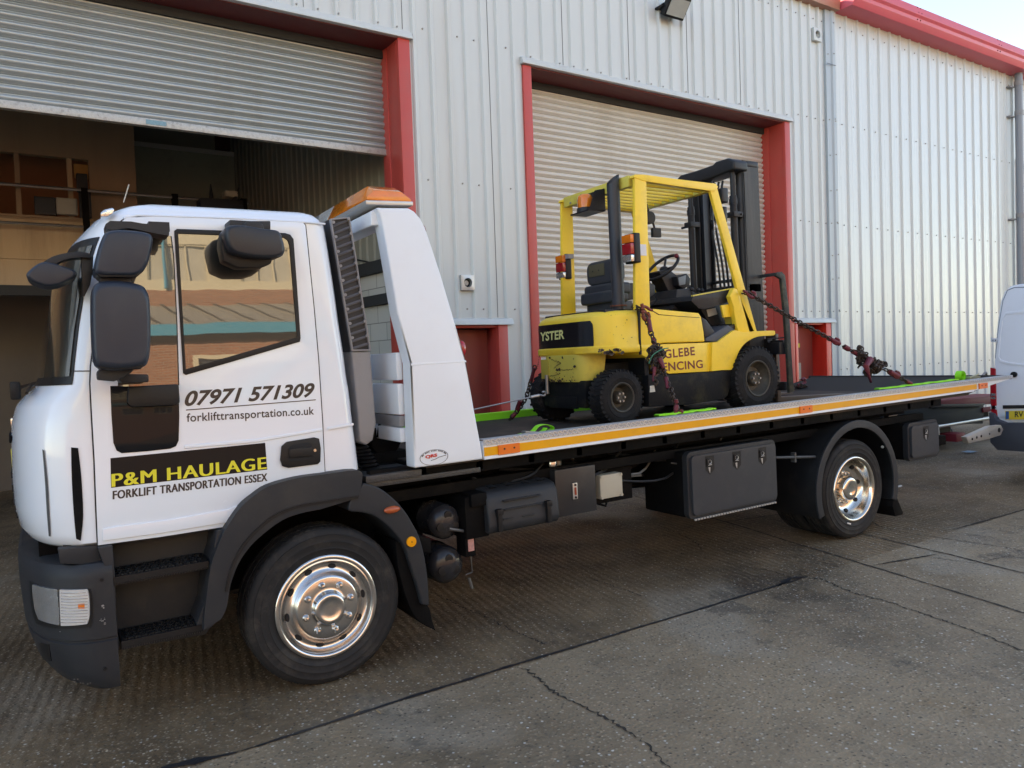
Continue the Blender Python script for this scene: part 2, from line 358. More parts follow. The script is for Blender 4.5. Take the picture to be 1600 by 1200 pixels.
def strip(pts, wid, jit, name, m, step=0.035, z=0.004, wj=0.5, seed=1):
    rnd = random.Random(seed); P = []
    for i in range(len(pts)-1):
        a, b2 = Vector(pts[i]), Vector(pts[i+1]); L_ = (b2-a).length; k = max(1, int(L_/step))
        P += [a.lerp(b2, j/k) for j in range(k)]
    P.append(Vector(pts[-1])); rows = [[], []]; n_ = len(P)
    for i, p in enumerate(P):
        t = (P[min(i+1, n_-1)] - P[max(i-1, 0)]).normalized(); nn = Vector((-t.y, t.x, 0))
        o = noise.noise(p*3.0 + Vector((seed, 0, 0)))*jit + rnd.uniform(-jit, jit)*0.25
        w_ = wid*0.5*(1 + rnd.uniform(-wj, wj)) * (min(1, (min(i, n_-1-i)+1)/6))
        rows[0].append(p + nn*(o + w_) + Vector((0, 0, z - p.z))); rows[1].append(p + nn*(o - w_) + Vector((0, 0, z - p.z)))
    return structure(obj(name, MB().grid(rows), m))
strip([G(150, 1262), G(264, 1199), G(372, 1176)], 0.05, 0.01, 'ground_joint_tar', TAR, wj=0.35, seed=2)
strip([J0, G(640, 1090), G(806, 1039), J1], 0.022, 0.006, 'ground_joint_tar', TAR, wj=0.35, seed=3)
strip([G(1215, 916), G(1235, 904), G(1262, 902)], 0.06, 0.01, 'ground_joint_tar', TAR, wj=0.5, seed=4)
for k, (pts, wd, jt) in enumerate([
    ([(930, 758), (1137, 817), (1370, 888), (1600, 958), (1800, 1020)], 0.016, 0.012),
    ([(1240, 800), (1350, 835), (1480, 866), (1600, 896), (1750, 930)], 0.016, 0.014),
    ([(1365, 884), (1470, 865)], 0.02, 0.008), ([(1487, 829), (1600, 797), (1700, 770)], 0.02, 0.012),
    ([(1115, 818), (1250, 800)], 0.014, 0.008)]):
    strip([G(*p) for p in pts], wd, jt, 'ground_joint', CRK, seed=10+k)
for k, (pts, wd) in enumerate([
    ([(806, 1043), (831, 1060), (893, 1092), (912, 1105), (950, 1127), (1000, 1155), (1020, 1175), (1050, 1205)], 0.012),
    ([(1262, 902), (1287, 905), (1330, 925), (1381, 939), (1430, 955), (1475, 970), (1540, 992), (1620, 1022)], 0.012),
    ([(675, 924), (720, 945), (756, 964), (800, 985), (850, 1012)], 0.009), ([(770, 855), (850, 880), (930, 905), (1012, 936)], 0.008),
    ([(1030, 822), (1095, 850), (1100, 862), (1060, 865), (1140, 880)], 0.008), ([(1137, 878), (1180, 890), (1240, 902)], 0.008),
    ([(1350, 812), (1410, 833), (1500, 845), (1600, 862)], 0.010), ([(1440, 870), (1520, 880), (1600, 868)], 0.008)]):
    strip([G(*p) for p in pts], wd*0.8, 0.05, 'ground_crack', CRK, step=0.015, wj=0.95, seed=30+k)

# ================================================================== WAREHOUSE  (local frame: x along the front, y into the building, front face at y = 4)
wh = empty('warehouse', (0, 0, 0), 'long grey ribbed metal warehouse with red door surrounds behind the truck', 'warehouse', rotm=RB)
CLAD = mat('wall_cladding', (0.55, 0.585, 0.58), 0.34, 0, 0.04, 1.2, 0.02, 8, 0.5, dirt=(0.50, 0.48, 0.43), dirtamt=0.45, dscale=1.4, streak=True)
CLAD2 = mat('bright_cladding', (0.56, 0.60, 0.60), 0.26, 0, 0.04, 1.2, 0.03, 5, 0.6, dirt=(0.44, 0.41, 0.36), dirtamt=0.4, dscale=1.2, streak=True)
FLASH = mat('grey_flashing', (0.52, 0.55, 0.545), 0.4, 0, 0.04, 2, dirt=(0.3, 0.29, 0.26), dirtamt=0.3)
SHUT_W = mat('cream_shutter', (0.58, 0.555, 0.50), 0.42, 0.1, 0.06, 1.5, 0.03, 30, dirt=(0.36, 0.31, 0.24), dirtamt=0.45, dscale=1.6, streak=True)
SHUT_G = mat('galvanised_shutter', (0.36, 0.40, 0.405), 0.36, 0.45, 0.10, 2.0, 0.03, 30, dirt=(0.22, 0.21, 0.18), dirtamt=0.5, dscale=2.0, streak=True)
DARKIN = mat('interior_dark', (0.03, 0.032, 0.034), 0.8, 0, 0.2, 3)
def ribs(mb, x0, x1, z0, z1, pitch, phase, prof, y=4.0):
    xs = []; k = math.floor((x0 - phase)/pitch) - 1
    while phase + k*pitch < x1 + pitch:
        for dx, dy in prof: xs.append((phase + k*pitch + dx*pitch, y - dy))
        k += 1
    def yat(x):
        for (a, ya), (b2, yb) in zip(xs, xs[1:]):
            if a <= x <= b2: return ya if b2 == a else ya + (yb-ya)*(x-a)/(b2-a)
        return y
    pts = [(x0, yat(x0))] + [p for p in xs if x0 < p[0] < x1] + [(x1, yat(x1))]
    mb.grid([[(x, yy, z0) for x, yy in pts], [(x, yy, z1) for x, yy in pts]])
PL = [(0, 0), (0.60, 0), (0.69, 0.034), (0.83, 0.034), (0.92, 0)]
PR = [(0, 0), (0.25, 0.0), (0.255, 0.0012), (0.50, 0.0012), (0.505, 0), (0.76, 0), (0.83, 0.030), (0.92, 0.030), (0.99, 0)]
ZE = 7.46; pL, phL = 0.2286, BP(560+570/5.333, 0, 4).x - 0.2286*0.62
mb = MB()
X1, X2a, X2b, XT, XD = 2.57, 4.13, 9.355, 10.50, 16.75
ZL = 5.41
for (a, b2, z0, z1) in [(-30, X1, ZL+0.05, ZE), (X1, X2a, 2.22, ZE), (3.76, X2a, -0.3, 2.22), (X2a, X2b, ZL+0.06, ZE), (X2b, XT-0.06, 2.22, ZE)]:
    ribs(mb, a, b2, z0, z1, pL, phL, PL)
obj('wall_cladding', mb, CLAD, wh, flip=False, ang=15)
mb = MB(); pR = 0.3335
phR = BP(1280+325/5, 445, 4).x - pR*0.79
ribs(mb, XT+0.02, XD, -0.3, ZE, pR, phR, PR); 
obj('wall_cladding', mb, CLAD2, wh, flip=False, ang=15)
mb = MB(); ribs(mb, XD, 17.14, -0.3, ZE, pR, phR, PR); ribs(mb, 17.14, 24, 5.62, ZE, pR, phR, PR); ribs(mb, 21.4, 24, -0.3, 5.62, pR, phR, PR)
obj('wall_cladding', mb, CLAD, wh, flip=False, ang=15)
LAP = mat('lap_line', (0.16, 0.17, 0.17), 0.7)  # dark seam lines where the sheets lap
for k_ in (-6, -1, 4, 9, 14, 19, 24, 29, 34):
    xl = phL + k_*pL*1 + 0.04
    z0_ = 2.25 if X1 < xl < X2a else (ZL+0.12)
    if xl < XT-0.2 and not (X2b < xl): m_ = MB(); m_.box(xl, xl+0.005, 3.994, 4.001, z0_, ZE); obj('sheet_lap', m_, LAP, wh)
# corner trim between the two claddings, hidden steel behind
mb = MB(); mb.prismz([(XT-0.16, 4.02), (XT-0.16, 3.955), (XT-0.03, 3.955), (XT-0.005, 3.93), (XT+0.06, 3.93), (XT+0.06, 4.02)], -0.3, ZE)
obj('trim_strip', mb, mat('blue_grey_trim', (0.36, 0.41, 0.44), 0.35, 0, 0.05, 3), wh, ang=15)
mb = MB()
for z in (6.52,): mb.box(XT-0.17, XT+0.07, 3.925, 3.93, z, z+0.012)
obj('trim_joint', mb, mat('seam_dark', (0.15, 0.16, 0.17), 0.6), wh)
# screws
SCR = mat('screw_head', (0.30, 0.29, 0.27), 0.5, 0.5, 0.2, 40)
mb = MB()
def screw(x, z, y, r=0.0115): mb.lathe([(0.0005, -0.012), (r*0.8, -0.011), (r, 0)], (x, y, z), 8)
for z in (7.24, 5.585, 3.85, 2.35, 1.35):
    k = math.floor((XT+0.02-phR)/pR)
    while phR + k*pR < 23:
        x = phR + (k+0.40)*pR
        if XT+0.1 < x < 17.2 or z > 5.7: screw(x, z + 0.0, 3.996)
        k += 1
    screw(XT+0.04, z, 3.93); screw(XT+0.13, z+0.03, 3.996)
for z in (6.7, 5.6, 5.0, 4.4, 3.85, 3.3, 2.9, 2.35): screw(XT-0.10, z, 3.955); screw(XT+0.03, z+0.02, 3.93)
for z in (7.24, 5.585, 3.85, 2.35):
    k = math.floor((X1-phL)/pL) + 1; i = 0
    while phL + k*pL < XT-0.2:
        x = phL + (k+0.30)*pL; i += 1
        if (X1+0.05 < x < X2a-0.1 and i % 7 not in (2, 5)) or x > X2b+0.1 or z > 7: screw(x, z, 3.998)
        k += 1
for x in [X2a + 0.12 + 0.2286*q for q in range(23) if q % 5 not in (1,)] + [X1 - 0.15 - 0.2286*q for q in range(36) if q % 4 != 2]: screw(x, ZL+0.115, 3.962)
obj('screw', mb, SCR, wh, ang=60).__setitem__('kind', 'stuff')
# lintel flashings, red soffits and jambs
def fl(name, x0, x1, z, h=0.085):
    m_ = MB(); m_.prismx([(3.925, z), (3.925, z+0.012), (3.958, z+h), (4.0, z+h+0.01), (4.0, z)], x0, x1); return obj(name, m_, FLASH, wh, bevel=0.003)
fl('lintel_flashing', -30, X1+0.03, ZL); fl('lintel_flashing', X2a-0.02, X2b+0.05, ZL+0.01)
fl('lintel_flashing', 2.60, 3.84, 2.155, 0.075); fl('lintel_flashing', X2b, XT-0.06, 2.155, 0.075)
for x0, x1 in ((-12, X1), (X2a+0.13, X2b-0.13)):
    obj('door_soffit', MB().box(x0, x1, 3.99, 4.36, ZL-0.01, ZL+0.045), mat('shaded_red_soffit', (0.13, 0.022, 0.022), 0.6), wh)  # shade of the underside put into the colour, darker than the jamb red
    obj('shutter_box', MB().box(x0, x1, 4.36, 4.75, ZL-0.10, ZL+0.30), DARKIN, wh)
def jamb(name, xa, xb, z0, z1, face, side, mt=RED):
    """square steel surround: front face strip xa..xb, return running back to y=4.5 on the side given"""
    m_ = MB(); m_.box(xa, xb, 3.965, 4.02, z0, z1)
    if side > 0: m_.box(xa, xa+0.03, 4.02, 4.28, z0, z1); m_.box(xa-0.012, xa+0.02, 4.28, 4.46, z0, z1)
    else: m_.box(xb-0.03, xb, 4.02, 4.28, z0, z1); m_.box(xb-0.02, xb+0.012, 4.28, 4.46, z0, z1)
    return obj(name, m_, mt, wh, bevel=0.004)
jamb('door_jamb', 2.425, X1, -0.3, ZL, 0, 1); jamb('door_jamb', X2a, X2a+0.125, -0.3, ZL, 0, -1); jamb('door_jamb', X2b-0.13, X2b, -0.3, ZL, 0, 1)
# roller shutters (curved slats are real geometry)
def shutter(x0, x1, z0, z1, y, material, pitch=0.0842):
    z = z0; rows = []
    while z < z1:
        for t, d in ((0, 0.0), (0.10, 0.004), (0.20, 0.016), (0.36, 0.025), (0.54, 0.025), (0.70, 0.017), (0.80, 0.005), (0.85, -0.014), (0.95, -0.014)):
            zz = z + t*pitch
            rows.append((y - d, zz))
        z += pitch
    nx = 8; R = []
    for yy, zz in rows: R.append([(x0 + (x1-x0)*i/nx, yy + 0.006*math.sin(zz*3.1 + i*1.3), zz) for i in range(nx+1)])
    return obj('roller_shutter', MB().grid(R), material, wh, flip=False, ang=35)
s1z = BP(240, 190, 4.4).z
s1 = shutter(-12, 2.42, s1z+0.02, ZL-0.03, 4.42, SHUT_G)
rb_ = MB(); rb_.box(-12, 2.42, 4.375, 4.45, s1z-0.055, s1z+0.02); obj('bottom_rail', rb_, mat('scuffed_rail', (0.42, 0.42, 0.40), 0.5, 0.4, 0.3, 40, 0.2, 90, dirt=(0.12, 0.10, 0.09), dirtamt=0.7, dscale=22), s1, bevel=0.006)
stk = MB(); stk.box(BP(228, 186, 4.37).x, BP(260, 190, 4.37).x, 4.371, 4.3745, s1z-0.04, s1z+0.005); obj('blue_sticker', stk, mat('faded_blue_label', (0.16, 0.30, 0.36), 0.5, 0, 0.5, 60), s1)
s2 = shutter(X2a+0.09, X2b-0.10, -0.2, ZL-0.03, 4.42, SHUT_W)
s3 = shutter(17.20, 21.4, -0.2, 5.60, 4.22, mat('white_shutter', (0.62, 0.62, 0.60), 0.4, 0.1, 0.05, 2))
fl('lintel_flashing', 17.13, 21.5, 5.60); jamb('door_jamb', 17.13, 17.22, -0.3, 5.58, 0, -1, PINK)
# pedestrian doors with their red surrounds
def peddoor(x0, x1, xin0, xin1, bright, label):
    m_ = MB(); m_.box(x0, xin0, 3.965, 4.02, -0.3, 2.155); m_.box(xin1, x1, 3.965, 4.02, -0.3, 2.155); m_.box(xin0-0.02, xin0, 4.02, 4.25, -0.3, 2.155); m_.box(xin1, xin1+0.02, 4.02, 4.25, -0.3, 2.155); m_.box(xin0, xin1, 4.0, 4.25, 2.155-0.03, 2.155)
    obj('door_frame', m_, bright, wh, bevel=0.003)
    dd = obj('door', MB().box(xin0, xin1, 4.245, 4.29, -0.3, 2.11), mat('worn_red_door', (0.30, 0.055, 0.04), 0.5, 0, 0.12, 2, 0.05, 20, dirt=(0.2, 0.07, 0.05), dirtamt=0.5, dscale=3), wh, label=label)
    return dd
RED2 = mat('fresh_red_paint', (0.62, 0.035, 0.02), 0.35, 0, 0.06, 2)
d1 = peddoor(2.70, 3.765, 2.84, 3.63, RED, 'dull red pedestrian door beside the white headboard')
d2 = peddoor(X2b+0.02, 10.42, 9.44, 10.20, RED2, 'dull red pedestrian door with yellow sign')
c_ = BP(1244, 540, 4.24); m_ = MB(); m_.box(c_.x-0.11, c_.x+0.10, 4.240, 4.2435, c_.z-0.035, c_.z+0.035)
pl = obj('yellow_sign', m_, mat('sign_yellow', (0.62, 0.55, 0.05), 0.5, 0, 0.1, 30), d2)
c_ = BP(1246, 580, 4.24); m_ = MB(); m_.box(c_.x-0.10, c_.x+0.10, 4.240, 4.2435, c_.z-0.14, c_.z+0.14); obj('paper_notice', m_, CREAM, d2)
# gutter and fascia
GUTM = mat('weathered_gutter', (0.36, 0.16, 0.11), 0.5, 0, 0.2, 3, dirt=(0.25, 0.18, 0.14), dirtamt=0.6, dscale=3)
m_ = MB(); m_.prismx([(3.86, 7.44), (3.84, 7.62), (4.3, 7.66), (4.3, 7.44)], -30, 10.62); obj('gutter', m_, GUTM, wh, bevel=0.01)
m_ = MB(); m_.prismx([(3.66, 7.46), (3.60, 7.56), (3.60, 7.62), (3.56, 7.66), (3.60, 7.82), (3.72, 7.86), (4.4, 7.86), (4.4, 7.46)], 10.66, 24); obj('fascia', m_, PINK, wh, bevel=0.006)
m_ = MB()
for x in (12.6, 15.55, 18.5): 
    for dx in (-0.05, 0.05):
        for z, y in ((7.80, 3.60), (7.70, 3.577), (7.59, 3.60)): m_.sphere((x+dx, y, z), 0.016, 8)
obj('fascia_rivet', m_, mat('rivet_dark', (0.18, 0.03, 0.03), 0.5), wh, ang=80)
# roof and the rest of the shell
m_ = MB(); m_.add([(-30.2, 4.2, 7.6), (24.2, 4.2, 7.6), (24.2, 14, 8.9), (-30.2, 14, 8.9)], [(0, 1, 2, 3)]); m_.add([(-30.2, 14, 8.9), (24.2, 14, 8.9), (24.2, 26, 7.6), (-30.2, 26, 7.6)], [(0, 1, 2, 3)])
obj('roof', m_, mat('roof_sheet', (0.18, 0.18, 0.18), 0.7), wh)
m_ = MB(); m_.box(-30.2, 24.2, 26, 26.1, -0.4, 7.6); m_.box(24, 24.1, 4.02, 26, -0.4, 8.2); m_.box(-30.2, -12.1, 4.02, 26, -0.4, 8.2); m_.box(4.3, 24, 4.9, 5.0, -0.3, 7.6)
obj('outer_wall', m_, FLASH, wh)
# ---- interior seen through the open shutter
BROWN = mat('interior_brown_board', (0.30, 0.215, 0.14), 0.7, 0, 0.12, 1.5, 0.04, 60, dirt=(0.20, 0.13, 0.09), dirtamt=0.5, dscale=1.5, streak=True)
TAN = mat('interior_tan_board', (0.46, 0.34, 0.22), 0.7, 0, 0.1, 1.5, 0.04, 60, streak=True, dirt=(0.18, 0.12, 0.08), dirtamt=0.5)
PLY = mat('interior_plywood', (0.42, 0.19, 0.10), 0.6, 0, 0.15, 2, 0.03, 30)
PALEG = mat('interior_pale_panel', (0.34, 0.37, 0.31), 0.7, 0, 0.06, 1.5, dirt=(0.11, 0.12, 0.10), dirtamt=0.4)
OLIVE = mat('interior_lining', (0.26, 0.26, 0.22), 0.7, 0, 0.06, 1.2)
DB = 8.0   # depth of the office partition
def bpt(px, py, d): p = BP(px, py, d); return (p.x, p.z)
m_ = MB(); xr = BP(211, 250, DB).x; zt = 7.4
wx0, wz1 = BP(-60, 232, DB).x, BP(60, 242, DB).z; wx1 = BP(138, 252, DB).x; wz0 = BP(60, 337, DB).z; zmid = BP(60, 404, DB).z
m_.prism([(-14, zmid), (xr, zmid), (xr, zt), (-14, zt)], DB, DB+0.12, holes=[[(wx0, wz0), (wx1, wz0), (wx1, wz1), (wx0, wz1)]])
obj('partition_wall', m_, BROWN, wh)
obj('partition_wall', MB().box(-14, xr, DB-0.06, DB-0.012, zmid-0.02, BP(60, 345, DB).z), TAN, wh)
obj('partition_wall', MB().box(-14, xr, DB-0.03, DB-0.01, BP(30, 446, DB).z, zmid-0.02), TAN, wh)
obj('office_beam', MB().box(-14, xr, DB-0.04, DB+0.1, BP(30, 450, DB).z-0.10, BP(30, 446, DB).z), DARKIN, wh)
# windows of the mezzanine office: plywood room behind
obj('office_back_wall', MB().box(-14, xr, DB+1.6, DB+1.7, zmid-0.2, zt), PLY, wh)
wn = obj('office_window', MB().box(wx0, wx1+0.02, DB-0.02, DB+0.14, wz0-0.03, wz0), BROWN, wh)
for px in (28, 110): 
    x = BP(px, 290, DB).x; obj('mullion', MB().box(x-0.03, x+0.03, DB+0.02, DB+0.09, wz0, wz1), TAN if px > 60 else BROWN, wn)
x = BP(122, 290, DB).x; obj('blind', MB().box(x-0.02, x+0.16, DB+0.3, DB+0.34, BP(120, 270, DB).z, wz1), mat('amber_blind', (0.65, 0.36, 0.12), 0.6), wn)
# ground floor opening under the office
obj('inner_opening', MB().box(-14, xr, DB+2.4, DB+2.5, -0.3, zmid), mat('dim_store_wall', (0.16, 0.135, 0.11), 0.8, 0, 0.25, 1), wh)
obj('partition_wall', MB().box(BP(96, 520, DB).x, xr, DB, DB+0.1, -0.3, zmid), mat('interior_grey_wall', (0.32, 0.28, 0.24), 0.7, 0, 0.08, 2), wh)
obj('office_floor', MB().box(-14, xr, DB+0.1, DB+2.5, zmid-0.25, zmid-0.1), DARKIN, wh)
# pale panel further in, and the ribbed side wall running back
DC = 10.5
xs0 = BP(366, 260, DC).x
m_ = MB(); m_.box(xr-3, xs0, DC, DC+0.1, -0.3, BP(290, 234, DC).z); obj('inner_wall', m_, PALEG, wh)
m_ = MB(); ribs(m_, xr-3, xs0, BP(290, 234, DC).z, 7.5, 0.5, 0, [(0, 0), (0.42, 0), (0.5, 0.02), (0.9, 0.02)], DC+0.05); obj('inner_wall', m_, OLIVE, wh, flip=False)
m_ = MB(); zz = BP(212, 230, DC).z
obj('inner_rail', MB().box(xr-3, xs0, DC-0.05, DC, BP(290, 234, DC).z-0.03, BP(290, 234, DC).z+0.04), FLASH, wh)
obj('inner_column', MB().box(xs0-0.32, xs0-0.08, DC-0.12, DC, BP(345, 236, DC).z, 7.5), mat('dark_red_steel', (0.07, 0.025, 0.025), 0.6), wh)
xw = 2.62
rows = []
y = 4.46; ylist = []
while y < DC: ylist += [(y, 0), (y+0.10, 0), (y+0.12, 0.02), (y+0.15, 0.02), (y+0.17, 0)]; y += 0.2
def xwall(y): return xw + (xs0 - xw)*(y-4.46)/(DC-4.46)
zb = 3.05
obj('side_lining', MB().grid([[(xwall(y)-d, y, zb) for y, d in ylist], [(xwall(y)-d, y, 7.5) for y, d in ylist]]), OLIVE, wh, flip=False)
BLOCK = None
def block_mat():
    m = D.materials.new('painted_blockwork'); m.use_nodes = True; n = m.node_tree.nodes; L = m.node_tree.links; b = n['Principled BSDF']
    tc = n.new('ShaderNodeTexCoord'); sx = n.new('ShaderNodeSeparateXYZ'); cx = n.new('ShaderNodeCombineXYZ'); L.new(tc.outputs['Object'], sx.inputs[0]); L.new(sx.outputs['Y'], cx.inputs[0]); L.new(sx.outputs['Z'], cx.inputs[1])
    br = n.new('ShaderNodeTexBrick'); br.inputs['Scale'].default_value = 1.0; br.inputs['Brick Width'].default_value = 0.45; br.inputs['Row Height'].default_value = 0.225; br.inputs['Mortar Size'].default_value = 0.006
    br.inputs['Color1'].default_value = (0.55, 0.55, 0.52, 1); br.inputs['Color2'].default_value = (0.46, 0.46, 0.43, 1); br.inputs['Mortar'].default_value = (0.2, 0.2, 0.19, 1)
    L.new(cx.outputs[0], br.inputs['Vector']); L.new(br.outputs['Color'], b.inputs['Base Color']); b.inputs['Roughness'].default_value = 0.6
    bp = n.new('ShaderNodeBump'); bp.inputs['Strength'].default_value = 0.4; L.new(br.outputs['Fac'], bp.inputs['Height']); bp.invert = True; L.new(bp.outputs[0], b.inputs['Normal']); return m
obj('side_blockwork', MB().grid([[(xwall(4.46), 4.46, -0.3), (xwall(DC), DC, -0.3)], [(xwall(4.46), 4.46, zb), (xwall(DC), DC, zb)]]), block_mat(), wh, flip=False)
for ya_, yb_ in ((414, 432), (465, 480)):
    z1_, z0_ = BP(596, ya_, 5.4).z, BP(596, yb_, 5.4).z
    m_ = MB(); m_.add([(xwall(y)-d, y, z) for z in (z0_, z1_) for y, d in ((4.5, 0.0), (4.5, 0.09), (DC, 0.09), (DC, 0.0))], [(0,1,5,4),(1,2,6,5),(2,3,7,6),(4,5,6,7),(0,3,2,1)]); obj('wall_beam', m_, DARKIN, wh)
m_ = MB(); m_.tube([(xwall(4.6)-0.05, 4.6, BP(580, 418, 4.6).z), (xwall(5.6)-0.05, 5.6, BP(600, 404, 5.4).z), (xwall(7)-0.05, 7, BP(600, 404, 5.4).z)], 0.012, 6); obj('wall_cable', m_, DARKIN, wh)
# railing of the mezzanine
def rail_y(px, py, d): p = BP(px, py, d); return Vector((p.x, d, p.z))
mz = empty('handrail', RB @ rail_y(140, 330, 7.7), 'dark steel handrail along the mezzanine inside the open warehouse bay', 'railing')
# children of this thing are written in world space
def W(p): return RB @ Vector(p)
m_ = MB(); a, b2 = rail_y(-120, 278, 7.7), rail_y(388, 317, 7.7); b2.z = a.z = (a.z + b2.z)/2
m_.tube([W(a), W(b2)], 0.022, 8); obj('top_bar', m_, STEEL, mz)
m_ = MB(); a3, b3 = rail_y(-120, 340, 7.7), rail_y(200, 352, 7.7); b3.z = a3.z; m_.tube([W(a3), W(b3)], 0.018, 8); obj('lower_bar', m_, STEEL, mz)
for px in (141, 281, 388):
    p = rail_y(px, 300, 7.7); zt_ = a.z
    m_ = MB(); m_.prismz([tuple(W((p.x+sx, 7.7+sy, 0))[:2]) for sx, sy in ((-0.04, -0.04), (0.04, -0.04), (0.04, 0.04), (-0.04, 0.04))], a3.z-0.2, zt_+0.06); obj('post', m_, BLKM, mz)
def inbox(name, px0, px1, py0, py1, d, dep, mt, label, cat, grp=None, extra=None):
    a = BP(px0, py0, d); b2 = BP(px1, py1, d); o = empty(name, W((a.x, d, min(a.z, b2.z))), label, cat, grp)
    pts = [W(q) for q in ((a.x, d, b2.z), (b2.x, d, b2.z), (b2.x, d+dep, b2.z), (a.x, d+dep, b2.z), (a.x, d, a.z), (b2.x, d, a.z), (b2.x, d+dep, a.z), (a.x, d+dep, a.z))]
    obj('casing', MB().add(pts, [(0,3,2,1),(4,5,6,7),(0,1,5,4),(1,2,6,5),(2,3,7,6),(3,0,4,7)]), mt, o, bevel=0.01)
    xa, xb = a.x + (b2.x-a.x)*0.08, b2.x - (b2.x-a.x)*0.08; za, zb_ = b2.z + (a.z-b2.z)*0.1, a.z - (a.z-b2.z)*0.12
    pts = [W(q) for q in ((xa, d-0.012, za), (xb, d-0.012, za), (xb, d-0.012, zb_), (xa, d-0.012, zb_), (xa, d-0.002, za), (xb, d-0.002, za), (xb, d-0.002, zb_), (xa, d-0.002, zb_))]
    obj('front_panel', MB().add(pts, [(0,1,2,3),(4,7,6,5),(0,4,5,1),(1,5,6,2),(2,6,7,3),(3,7,4,0)]), extra or mt, o); return o
BX = mat('navy_black_board', (0.022, 0.026, 0.032), 0.5, 0, 0.1, 5)
inbox('cabinet', 53, 88, 306, 336, 7.86, 0.1, BX, 'black box on the mezzanine ledge left of the white one', 'cabinet', 'black cabinets on the mezzanine')
inbox('storage_box', 87, 122, 308, 336, 7.87, 0.1, mat('pale_box', (0.33, 0.32, 0.28), 0.6), 'off-white storage box on the mezzanine ledge between black boxes', 'box')
inbox('cabinet', 123, 144, 296, 340, 7.86, 0.1, BX, 'tall black cabinet standing at the right end of the mezzanine ledge', 'cabinet', 'black cabinets on the mezzanine')
inbox('speaker', 119, 138, 270, 300, 7.95, 0.1, BX, 'black speaker hanging in the amber corner of the office window', 'speaker')
inbox('toolbox', 352, 372, 297, 308, 7.6, 0.2, CREAM, 'small cream box with dark fittings on the railing end shelf', 'box')
m_ = MB(); c_ = rail_y(330, 305, 7.62)
pk = empty('machine', W(c_), 'black machine with upright prongs beside the mezzanine rail end', 'machine')
m_.prismz([tuple(W((c_.x+sx, 7.62+sy, 0))[:2]) for sx, sy in ((-0.1, -0.1), (0.5, -0.1), (0.5, 0.2), (-0.1, 0.2))], c_.z-0.5, c_.z-0.05); obj('machine_body', m_, BX, pk, bevel=0.02)
for dx, h, l in ((0.0, 0.16, 0), (0.30, 0.15, 0.1)):
    m_ = MB(); m_.tube([W((c_.x+dx, 7.62, c_.z-0.1)), W((c_.x+dx+l, 7.62, c_.z+h))], [0.04, 0.008], 8); obj('prong', m_, BX, pk)
# ---- things fixed to the front wall
def wallthing(name, p, label, cat, grp=None): return empty(name, W(p), label, cat, grp)
def wbox(m_, x0, x1, y0, y1, z0, z1):
    return m_.add([W(q) for q in ((x0,y0,z0),(x1,y0,z0),(x1,y1,z0),(x0,y1,z0),(x0,y0,z1),(x1,y0,z1),(x1,y1,z1),(x0,y1,z1))], [(0,3,2,1),(4,5,6,7),(0,1,5,4),(1,2,6,5),(2,3,7,6),(3,0,4,7)])
for (px, py, r, lab) in ((729, 442, 0.09, 'square grey flue vent low on the wall beside the small red door'), (1275, 55, 0.105, 'small square white vent high under the gutter by the corner trim')):
    p = BP(px, py, 3.97); o = wallthing('wall_vent', (p.x, 3.97, p.z), lab, 'vent', 'vents on the warehouse wall')
    m_ = MB()
    ring = lambda rr, y, sq: [W((p.x + (max(-r, min(r, rr*1.6*math.cos(2*math.pi*k/32))) if sq else rr*math.cos(2*math.pi*k/32)), y, p.z + (max(-r, min(r, rr*1.6*math.sin(2*math.pi*k/32))) if sq else rr*math.sin(2*math.pi*k/32)))) for k in range(33)]
    m_.grid([ring(r, 4.0, True), ring(r, 3.935, True), ring(r*0.62, 3.930, False), ring(r*0.60, 3.99, False)]); obj('plate', m_, GALV if px < 1000 else FLASH, o, flip=False)
    m_ = MB(); m_.add(ring(r*0.6, 3.985, False)[:-1], [tuple(range(32))]); obj('opening', m_, BLKM, o)
    m_ = MB(); m_.add(ring(r*0.34, 3.972, False)[:-1], [tuple(range(32))]); obj('flue', m_, STEEL, o)
p = BP(1060, 8, 3.75); o = wallthing('floodlight', (p.x, 4.0, p.z), 'black square floodlight bracketed to the wall above the cream shutter', 'floodlight')
m_ = MB(); tilt = Matrix.Rotation(R_(38), 3, 'X')
def wob(m_, c, s_, mm): 
    v = [W(Vector(c) + mm @ Vector((a*s_[0]/2, b_*s_[1]/2, d_*s_[2]/2))) for d_ in (-1,1) for a, b_ in ((-1,-1),(1,-1),(1,1),(-1,1))]; m_.add(v, [(0,3,2,1),(4,5,6,7),(0,1,5,4),(1,2,6,5),(2,3,7,6),(3,0,4,7)])
wob(m_, (p.x, 3.80, p.z), (0.38, 0.10, 0.30), tilt); obj('housing', m_, BLK, o, bevel=0.015)
m_ = MB(); wob(m_, Vector((p.x, 3.80, p.z)) + tilt @ Vector((0, -0.058, 0)), (0.33, 0.012, 0.23), tilt); obj('lens', m_, mat('flood_glass', (0.35, 0.36, 0.33), 0.2), o)
m_ = MB(); wbox(m_, p.x-0.22, p.x+0.22, 3.84, 3.99, p.z-0.02, p.z+0.01); wbox(m_, p.x-0.1, p.x+0.1, 3.93, 3.99, p.z-0.05, p.z+0.09); obj('bracket', m_, BLK, o)
p = BP(1579, 300, 3.84); o = wallthing('downpipe', (16.93, 3.84, 0), 'grey plastic downpipe running down from the pink gutter', 'downpipe')
m_ = MB(); m_.tube([W((16.93, 3.84, z)) for z in (-0.3, 3, 7.46)], 0.075, 20); obj('pipe', m_, mat('grey_pvc', (0.22, 0.24, 0.27), 0.4, 0, 0.05, 3), o)
